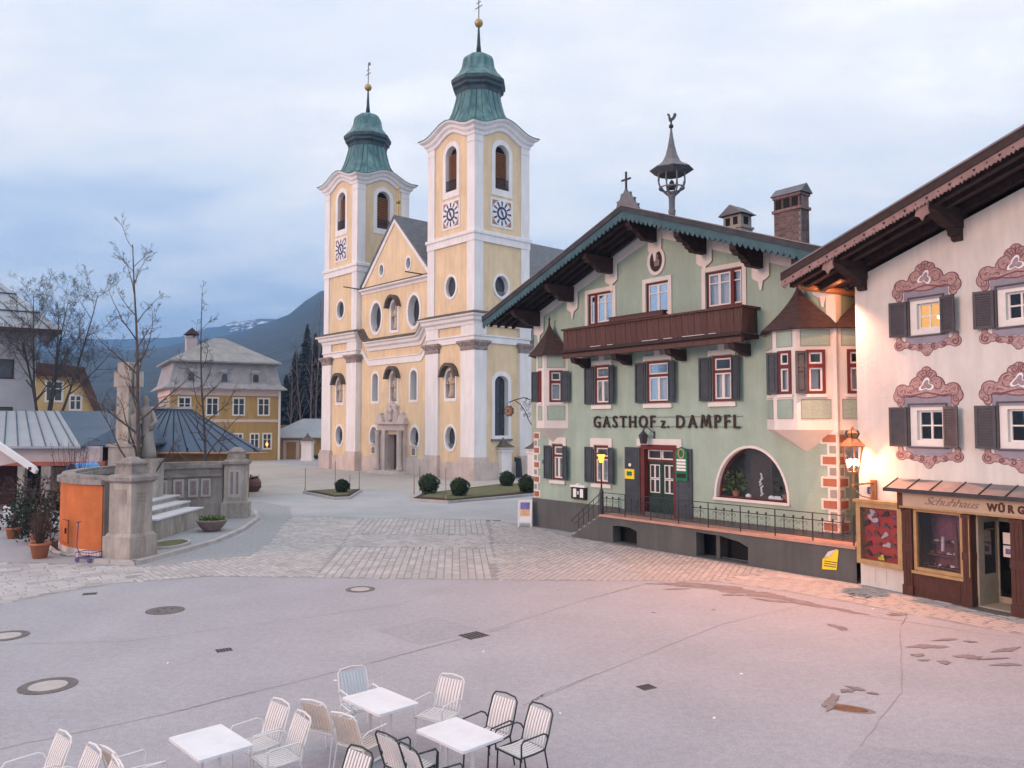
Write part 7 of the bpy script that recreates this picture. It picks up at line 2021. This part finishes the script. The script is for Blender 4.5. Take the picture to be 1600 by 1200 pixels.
for k in range(6):
    b.tube([(-.6 + .22 * k, -.03, .1), (-.6 + .2 * k, -.03, 1.75)], .02, 4)
b.build('bars', 'grey_iron', gt)

GY = thing('grey_house', (-34.6, 58.0, 0), 35, 'tall pale grey house with metal roof at the left picture edge', 'house')
b = MB(); b.box(-28, 0, 0, 0, 10, 11.7); b.build('wall', 'grey_house', GY)
roofquad(GY, 'roof', 'kiosk_roof', [(-28, -1.2, 11.6), (1.4, -1.2, 11.6), (-2.6, 5, 16.0), (-28, 5, 16.0)], .25, 24)
roofquad(GY, 'end_roof', 'kiosk_roof_dark', [(1.4, -1.2, 11.58), (1.4, 11.2, 11.58), (-2.6, 5, 15.98)], .25)
for k in range(2):
    f_ = .3 + .35 * k
    b = MB(); b.tube([(-28, -1.2 + 6.2 * f_, 11.68 + 4.4 * f_), (1.4 - 4.0 * f_, -1.2 + 6.2 * f_, 11.68 + 4.4 * f_)], .05, 4); b.build('snow_rail', 'kiosk_roof_dark', GY)
b = MB(); b.box(-28, -1.3, 11.3, 1.45, -1.1, 11.6); b.build('fascia', 'brown_roof', GY)
for x_, z_ in ((-1.9, 8.0), (-5, 8.0), (-1.9, 4.6)):
    b = MB(); b.box(x_ - .55, -.05, z_, x_ + .55, .0, z_ + 1.4); w_ = b.build('window', 'shop_brown', GY)
    b = MB(); b.box(x_ - .45, -.06, z_ + .1, x_ + .45, -.051, z_ + 1.3); b.build('pane', 'pane_dark', w_)
YH = thing('yellow_gabled_house', (-44.4, 74.5, 0), 34, 'small pale yellow house with steep brown roof behind the bare tree', 'house')
b = MB(); b.ext([(0, 0), (4.9, 0), (4.9, 6.0), (3.6, 9.3), (0, 9.3)], 0, 8, GF); b.build('wall', 'pale_yellow', YH)
b = MB(); b.ext([(-.5, 9.25), (3.4, 9.25), (5.3, 5.2), (5.75, 5.35), (3.9, 10.2), (-.5, 10.5)], -.6, 8, GF); b.build('roof', 'brown_roof', YH)
hwin(YH, .9, 7.0, 2.1, 8.7)
hwin(YH, 2.9, 6.2, 3.7, 7.4)
b = MB(); b.box(.6, -.7, 5.2, 3.1, 0, 6.0); b.build('balcony', 'brown_roof', YH)
FH = thing('far_roof_house', (-60, 150, 0), 12, 'distant house with a snowy roof among bare trees', 'house')
b = MB(); b.box(0, 0, 0, 12, 9, 7.5); b.build('wall', 'grey_house', FH)
roofquad(FH, 'roof', 'snow', [(-.6, -.8, 7.3), (12.6, -.8, 7.3), (12.6, 4.5, 10.2), (-.6, 4.5, 10.2)], .2)
for x_ in (2, 6, 10):
    hwin(FH, x_ - .5, 4.5, x_ + .5, 6)
# ================================================================== PLANTED ISLANDS
def island(name, poly):
    b = MB(); b.ext(poly, 0, .16, lambda p, q, c: (p, q, c)); t = b.build(name, 'kerb', kind='structure')
    c = Vector((sum(p[0] for p in poly) / len(poly), sum(p[1] for p in poly) / len(poly)))
    def shrink(d):
        return [tuple(Vector(p) + (c - Vector(p)).normalized() * d) for p in poly]
    b = MB(); b.ext(shrink(.25), .16, .20, lambda p, q, c_: (p, q, c_)); b.build('soil_edge', 'soil', t)
    b = MB(); b.ext(shrink(.9), .20, .23, lambda p, q, c_: (p, q, c_)); b.build('lawn', 'grass', t)
    return t
island('planted_island', [(-14.4, 55.4), (-11.2, 50.8), (-10.3, 51.2), (-10.6, 56.9), (-12.6, 57.0)])
island('planted_island', [(-6.3, 49.9), (-3.85, 48.4), (.6, 52.6), (4.4, 57.6), (3.0, 61.5), (-.5, 62.6), (-3.6, 57.5), (-6.1, 53.3)])
def box_ball(x_, y_, r_, label, seed):
    t = thing('box_ball', (x_, y_, .2), 0, label, 'shrub', 'clipped box balls before the church')
    rr = random.Random(seed)
    b = MB(); b.sphere((0, 0, r_ * .95), r_ * .86, 12, 9); b.build('core', 'box_leaf', t)
    b = MB()
    for k in range(1500):
        u = rr.uniform(-.92, 1); a = rr.uniform(0, 6.283); s = math.sqrt(max(0, 1 - u * u)); rad = r_ * rr.uniform(.84, 1.03) * (1 + .09 * math.sin(3 * a + seed) * s + .07 * math.sin(5 * u + 2 * a))
        p = Vector((rad * s * math.cos(a), rad * s * math.sin(a), r_ * .95 + rad * u)); n_ = Vector((s * math.cos(a), s * math.sin(a), u))
        d = (n_ + Vector((rr.uniform(-1, 1), rr.uniform(-1, 1), rr.uniform(-1, 1)))).normalized(); q = d.cross(n_ + Vector((.1, .2, .3))).normalized()
        l = rr.uniform(.05, .13); b.add([p - q * l * .4, p + d * l, p + q * l * .4], [(0, 1, 2)])
    b.build('leaves', 'box_leaf', t)
    b = MB(); b.tube([(0, 0, -.05), (0, 0, r_ * .5)], .04, 6); b.build('stem', 'bark', t)
for x_, y_, r_, lb in ((-11.4, 53.9, .44, 'clipped box ball on the small left island'), (-5.5, 53.1, .66, 'largest clipped box ball at the left end of the lawn'), (-3.35, 51.3, .58, 'clipped box ball at the near kerb of the lawn'), (-.38, 59.4, .55, 'clipped box ball farthest back by the gate pillar'), (.98, 54.2, .58, 'clipped box ball touching the inn corner in view')):
    box_ball(x_, y_, r_, lb, int(y_ * 7))
sp = MB()
b = MB(); b.tube([(0, 0, 0), (0, 0, 1)], .022, 5); stake_me = b.mesh('stake', 'stake')
b = MB(); b.box(-.035, -.035, .02, .035, .035, .33)
band_me = b.mesh('painted_band', 'deck_tile')
for k, (x_, y_, h_, lb) in enumerate(((-14.25, 55.4, 1.65, 'leftmost thin wooden snow stake on the small island'), (-11.75, 53.4, 2.2, 'tallest thin snow stake beside the small box ball'), (-10.95, 54.3, 1.25, 'short thin snow stake right of the small box ball'), (-10.72, 56.4, 1.35, 'thin snow stake at the right tip of the small island'), (-6.5, 53.4, 1.25, 'short thin snow stake at the left end of the lawn'), (-6.35, 55.3, 1.75, 'tall thin snow stake behind the left end of the lawn'), (-4.05, 49.2, 2.0, 'thin snow stake with orange foot at the front kerb of the lawn'))):
    t = thing('snow_stake', (x_, y_, .1), 0, lb, 'stake', 'thin snow stakes on the islands')
    inst('pole', stake_me, t, (0, 0, 0), (0, 0, 0), (1, 1, h_)); inst('painted_foot', band_me, t)

# pavement sign
ab = thing('pavement_sign', (.62, 37.55, 0), -8, 'white folding pavement sign with a colourful poster by the inn corner', 'sign')
for sg in (0, 1):
    ang = .22 if sg == 0 else -.22
    mp2 = lambda a, q, c, ang=ang, sg=sg: (a, (-.28 if sg == 0 else .28) + q * math.tan(ang) * .95 + c, q)
    b = MB(); b.ring(rectp(-.33, .22, .33, 1.25), rectp(-.27, .30, .27, 1.18), -.02, .02, .02, mp2); b.ext(rectp(-.32, 0, -.27, .22), -.02, .02, mp2); b.ext(rectp(.27, 0, .32, .22), -.02, .02, mp2); b.build('frame', 'plastic_white', ab)
    b = MB(); b.panel(rectp(-.27, .30, .27, 1.18), [], .0, mp2); b.build('board', 'paper_white', ab)
    if sg == 0:
        b = MB(); b.ext(rectp(-.22, .82, .22, 1.14), -.012, -.004, mp2); b.build('poster_top', 'poster_blue', ab)
        b = MB(); b.ext(rectp(-.22, .52, .22, .82), -.013, -.004, mp2); b.build('poster_bottom', 'poster_orange', ab)

# ================================================================== TABLES AND CHAIRS
E1 = Vector((.69, -.724)); E2 = Vector((.724, .69))
trot = math.degrees(math.atan2(E1.y, E1.x))
def table(x_, y_, label):
    t = thing('cafe_table', (x_, y_, 0), trot, label, 'table', 'white cafe tables on the square')
    b = MB(); b.ext([(p, q) for p, q in ((-.47, -.35), (.47, -.35), (.49, -.33), (.49, .33), (.47, .35), (-.47, .35), (-.49, .33), (-.49, -.33))], .705, .74, lambda p, q, c: (p, q, c)); b.build('tabletop', 'table_white', t)
    for sx in (-1, 1):
        b = MB(); b.tube([(sx * .26, 0, .70), (sx * .26, 0, .05)], .028, 8); b.build('leg', 'chair_white', t)
        b = MB(); b.tube([(sx * .26, -.30, .012), (sx * .26, -.12, .045), (sx * .26, .12, .045), (sx * .26, .30, .012)], .022, 6); b.build('foot', 'chair_white', t)
    b = MB(); b.box(-.26, -.03, .66, .26, .03, .70); b.build('under_rail', 'chair_white', t)
TB = {'L': (-3.86, 10.46), 'M': (-1.94, 11.98), 'R': (-.69, 10.72), 'F': (-2.62, 8.95), 'G': (-5.75, 8.85)}
table(*TB['L'], 'white cafe table with two chairs on its right, at left')
table(*TB['M'], 'white cafe table farthest back, with a pale blue chair behind')
table(*TB['R'], 'white cafe table among the black framed chairs')
table(*TB['F'], 'white cafe table barely showing at the bottom edge')

def chair_proto(name, frame_m, slat_m):
    t = thing(name, (0, 0, 0), 0, 'chair', 'chair', 'slatted metal chairs round the cafe tables')
    rt = .0125
    for sx in (-1, 1):
        b = MB(); b.tube([(sx * .235, -.235, 0), (sx * .235, -.215, .40)], rt, 6); b.build('leg', frame_m, t)
        b = MB(); b.tube([(sx * .245, .30, 0), (sx * .235, .215, .42)], rt, 6); b.build('leg', frame_m, t)
        b = MB(); b.tube([(sx * .262, -.225, .38), (sx * .272, -.235, .60), (sx * .275, -.20, .645), (sx * .275, .16, .655), (sx * .262, .225, .625), (sx * .245, .262, .56)], rt, 6); b.build('armrest', frame_m, t)
    b = MB(); b.tube([(-.235, -.23, .41), (.235, -.23, .41), (.245, .0, .415), (.235, .22, .42), (-.235, .22, .42), (-.245, 0, .415)], rt, 6, closed=True); b.build('seat_frame', frame_m, t)
    b = MB(); b.tube([(-.235, .21, .40), (-.245, .285, .62), (-.235, .365, .85), (-.19, .378, .905), (0, .385, .925), (.19, .378, .905), (.235, .365, .85), (.245, .285, .62), (.235, .21, .40)], rt, 6); b.build('back_frame', frame_m, t)
    sb = MB()
    rings = []
    for i in range(5):
        u = i / 4; z = .46 + .40 * u; y = .222 + .148 * u - .012 * math.sin(math.pi * u)
        rings.append([(-.0155, y - .012, z), (.0155, y - .012, z), (.0155, y + .004, z), (-.0155, y + .004, z)])
    sb.loft(rings); bme = sb.mesh('back_slat', slat_m)
    for k in range(8):
        inst('back_slat', bme, t, (-.19 + .38 * k / 7, 0, 0))
    sb = MB(); rings = []
    for i in range(5):
        u = i / 4; y = -.225 + .44 * u; z = .425 - .018 * math.sin(math.pi * u)
        rings.append([(-.0175, y, z - .006), (.0175, y, z - .006), (.0175, y, z + .008), (-.0175, y, z + .008)])
    sb.loft(rings); sme = sb.mesh('seat_slat', slat_m)
    for k in range(8):
        inst('seat_slat', sme, t, (-.195 + .39 * k / 7, 0, 0))
    return t
protos = {}
def chair(kind, x_, y_, f, label, wob=0):
    if kind not in protos:
        protos[kind] = chair_proto('slatted_chair', *{'w': ('chair_white', 'slat_white'), 'a': ('chair_white', 'slat_aged'), 'u': ('chair_white', 'slat_blue'), 'k': ('chair_black', 'slat_white')}[kind])
        o = protos[kind]
    else:
        o = copy_tree(protos[kind])
    o.location = (x_, y_, 0)
    o.rotation_euler = (0, 0, math.atan2(f[1], f[0]) + math.pi / 2 + R(wob))
    o["label"] = label
def at(tb, e2, e1):
    p = Vector(TB[tb]) + E2 * e2 + E1 * e1; return p.x, p.y
FW = (-.724, -.69); BK = (.724, .69)
chair('w', *at('L', .76, -.28), FW, 'white slatted chair at the far end of the left table', 4)
chair('w', *at('L', .74, .34), FW, 'white slatted chair at the near right side of the left table', -4)
chair('a', *at('L', -.80, -.25), BK, 'worn white chair seen edge on, pulled up to the left table', 8)
chair('a', *at('L', -.83, .24), BK, 'worn white chair nearest the bottom edge on the left table side', -6)
chair('u', *at('M', .20, -.80), (.5, -.86), 'pale blue chair behind the farthest table facing the viewer', 5)
chair('w', *at('M', .80, .34), FW, 'white slatted chair right of the farthest table', 14)
chair('a', *at('M', -.64, -.34), BK, 'worn chair left of the farthest table, the farther of two', 20)
chair('a', *at('M', -.60, .42), BK, 'worn chair left of the farthest table, the nearer of two', 16)
chair('k', *at('R', .76, -.30), FW, 'black framed chair at the far right side of the right table', 4)
chair('k', *at('R', .80, .34), FW, 'black framed chair at the near right side, outermost on the right', -3)
chair('k', *at('R', -.60, -.28), BK, 'black framed chair seen from behind, farther left of right table', 3)
chair('k', *at('R', -.62, .26), BK, 'black framed chair seen from behind, nearer left of right table', -5)
chair('k', *at('F', .80, -.02), FW, 'lone black framed chair between the left and right tables', 6)
chair('w', *at('G', .84, -.22), FW, 'white slatted chair second from the left at the bottom edge', 3)
chair('w', *at('G', .90, .40), FW, 'white slatted chair cut by the bottom edge, third from left', -3)
chair('w', *at('G', .70, -.92), FW, 'leftmost white chair with only its armrest in view', 5)

# ================================================================== TREES
def bare_tree(name, x_, y_, label, seed, h, r0, spread, levels=4, stems=1, nb=(9, 6, 5, 4), mt='bark', first=.25, up=.75, ratio=.52, z0=0.0, group=None):
    t = thing(name, (x_, y_, z0), 0, label, 'tree', group)
    rr = random.Random(seed)
    trunk = MB(); br = MB(); tw = MB()
    def limb(p, d, L_, r_, lev):
        n = 7 if lev < 2 else 4
        pts = [Vector(p)]; d = Vector(d).normalized(); dirs = [d]
        for i in range(n):
            w = .055 if lev == 0 else .22
            d = (d + Vector((rr.uniform(-w, w), rr.uniform(-w, w), rr.uniform(-w * .3, w * .6) + (.06 if lev else .0)))).normalized()
            pts.append(pts[-1] + d * L_ / n); dirs.append(d)
        rad = [max(.006, r_ * (1 - .82 * i / n)) for i in range(n + 1)]
        (trunk if lev == 0 else br if lev < 3 else tw).tube(pts, rad, 8 if lev == 0 else 5 if lev < 2 else 3)
        if lev >= levels - 1: return
        k = nb[lev]
        for j in range(k):
            f = first + (1 - first) * (j + rr.uniform(.1, .9)) / k if lev == 0 else rr.uniform(.22, 1.0)
            i = min(n - 1, int(f * n)); q = pts[i].lerp(pts[i + 1], f * n - i if f * n - i < 1 else 1)
            a = rr.uniform(0, 6.283) if lev else j * 2.4 + rr.uniform(-.5, .5)
            dd = dirs[i]; o_ = dd.orthogonal().normalized(); o2 = dd.cross(o_)
            side = o_ * math.cos(a) + o2 * math.sin(a)
            nd = (dd * up * rr.uniform(.6, 1.2) + side * spread * rr.uniform(.7, 1.2)).normalized()
            ll = L_ * ratio * rr.uniform(.65, 1.1) * ((1.15 - .75 * f) if lev == 0 else (1.1 - .5 * f))
            limb(q, nd, ll, max(.008, rad[i] * .55), lev + 1)
    for s in range(stems):
        a = 6.283 * s / max(1, stems) + .4
        d = Vector((0, 0, 1)) if stems == 1 else Vector((.28 * math.cos(a), .2 * math.sin(a), 1))
        limb((.12 * math.cos(a) * (stems > 1), .12 * math.sin(a) * (stems > 1), 0), d, h * rr.uniform(.85, 1.0) if stems > 1 else h, r0, 0)
    trunk.build('trunk', mt, t, True); br.build('limbs', mt, t); tw.build('twigs', mt, t, kind='stuff')
    return t
bare_tree('young_tree', -16.75, 36.0, 'tall slender leafless tree rising behind the front memorial pillar', 11, 13.0, .12, .85, 5, nb=(20, 8, 5, 4), first=.12, up=.9, ratio=.33)
bare_tree('young_tree', -15.25, 40.3, 'slimmer leafless tree standing beside the planter bowl', 18, 11.2, .09, 1.0, 5, nb=(16, 7, 5, 4), mt='bark_dark', first=.12, up=.85, ratio=.31)
bare_tree('spreading_tree', -33.2, 57.0, 'broad leafless tree with several stems before the grey house', 23, 11.8, .115, .85, 5, stems=5, nb=(9, 8, 7, 4), mt='bark_dark', first=.3, up=.75, ratio=.52, z0=3.0)
bare_tree('spreading_tree', -40.0, 59.0, 'leafless tree leaning in from the left picture edge', 29, 8.0, .16, .8, 4, stems=2, nb=(6, 5, 5, 0), mt='bark_dark', z0=2.5)
# conifers beside the church
def conifer(x_, y_, h_, r_, label, seed):
    t = thing('conifer', (x_, y_, 0), 0, label, 'tree', 'dark conifers left of the church')
    rr = random.Random(seed)
    b = MB(); b.tube([(0, 0, 0), (0, 0, h_ * .5), (0, 0, h_)], [.32, .2, .02], 6); b.build('trunk', 'bark_dark', t)
    b = MB()
    for k in range(1500):
        u = rr.random() ** 1.25; z = h_ * (.10 + .9 * u); R_ = r_ * (1 - u) ** .85 * rr.uniform(.45, 1.08) + .12
        a = rr.uniform(0, 6.283); c_, s_ = math.cos(a), math.sin(a); w = .34 + .45 * (1 - u)
        tip = Vector((R_ * c_, R_ * s_, z - R_ * rr.uniform(.15, .45))); bs = Vector((R_ * .25 * c_, R_ * .25 * s_, z)); q = Vector((-s_, c_, 0)) * w * rr.uniform(.5, 1.1)
        mid = bs.lerp(tip, .6)
        b.add([bs, mid - q + Vector((0, 0, -.15)), tip, mid + q + Vector((0, 0, -.15))], [(0, 1, 2), (0, 2, 3)])
    b.build('crown', 'conifer', t)
for k, (u, top, d, r_) in enumerate(((447, 585, 135, 3.8), (461, 548, 140, 4.2), (479, 505, 145, 5.2), (492, 520, 138, 4.4), (503, 540, 150, 4.2), (436, 610, 150, 3.6))):
    conifer((u - 800) / 1250 * d, d, 4.8 + (662 - top) / 1250 * d, r_, ['short dark conifer right of the mustard house', 'middling dark conifer left of the tallest one', 'tallest dark conifer left of the church', 'dark conifer close against the church tower', 'dark conifer almost hidden by the church tower', 'lowest dark conifer at the roof edge of the mustard house'][k], 60 + k)
for k, (u, top, d) in enumerate(((494, 470, 125), (486, 500, 128), (455, 560, 128), (470, 530, 126))):
    bare_tree('bare_tree', (u - 800) / 1250 * d, d, ['tallest leafless tree beside the church tower', 'leafless tree before the tallest conifer', 'short leafless tree near the mustard house', 'leafless tree before the middling conifer'][k], 80 + k, 4.8 + (662 - top) / 1250 * d, .16, .5, 4, nb=(16, 5, 3, 0), mt='bare_wood', up=.95, ratio=.26, group='leafless trees left of the church')
# woodland mass beyond the houses
wd = MB(); rw = random.Random(77)
for k in range(150):
    d = rw.uniform(150, 330); u = rw.uniform(-260, 520); x_ = (u - 800) / 1250 * d
    h_ = rw.uniform(6, 11) * (1 if d < 240 else 1.4); r_ = rw.uniform(2.2, 4.2)
    for j in range(60):
        a = rw.uniform(0, 6.283); q = rw.random() ** .5; z = h_ * rw.uniform(.15, 1); rr_ = r_ * q * (1 - (z / h_ - .5) ** 2 * 2.2)
        p = Vector((x_ + rr_ * math.cos(a), d + rr_ * math.sin(a), z)); s = rw.uniform(.35, .9)
        wd.add([p + Vector((-s * .3, 0, 0)), p + Vector((s * .3, rw.uniform(-.2, .2), 0)), p + Vector((rw.uniform(-.4, .4) * s, 0, s * 1.5))], [(0, 1, 2)])
    wd.tube([(x_, d, 0), (x_ + rw.uniform(-.6, .6), d, h_)], [.2, .04], 4)
wd.build('woodland', 'bush_brown', label='mass of leafless trees and bushes behind the houses', cat='woodland', kind='stuff')
# barrel planter beside the pavilion
br_ = thing('barrel_planter', (-18.6, 57.0, 0), 0, 'brown barrel shaped planter at the right end of the pavilion', 'planter')
b = MB(); b.lathe([(.6, 0), (.78, .3), (.80, .6), (.68, .9), (.6, .9), (.6, .8)], 18); b.build('barrel', 'car_tarp', br_, True)
b = MB(); b.ringlathe([(.79, .30), (.82, .30), (.82, .37), (.79, .37)], 18); b.build('hoop', 'grey_iron', br_)
leafy(br_, 0, 0, .75, .6, .3, 160, 'bush_brown', 31, 'dry_plants', .05, .2)
# ================================================================== HAZE
if True:
    hz = MB(); hz.box(-2480, -300, -3.5, 2480, 2480, 355)
    ho = hz.build('haze', None, kind='stuff', label='thin bluish evening haze filling the valley air', cat='haze')
    hm = bpy.data.materials.new('haze'); hm.use_nodes = True
    for n_ in list(hm.node_tree.nodes):
        hm.node_tree.nodes.remove(n_)
    o_ = hm.node_tree.nodes.new("ShaderNodeOutputMaterial"); pv = hm.node_tree.nodes.new("ShaderNodeVolumePrincipled")
    pv.inputs["Color"].default_value = (0.22, 0.52, 1.0, 1); pv.inputs["Density"].default_value = 0.00037
    hm.node_tree.links.new(pv.outputs[0], o_.inputs["Volume"])
    ho.data.materials.append(hm)
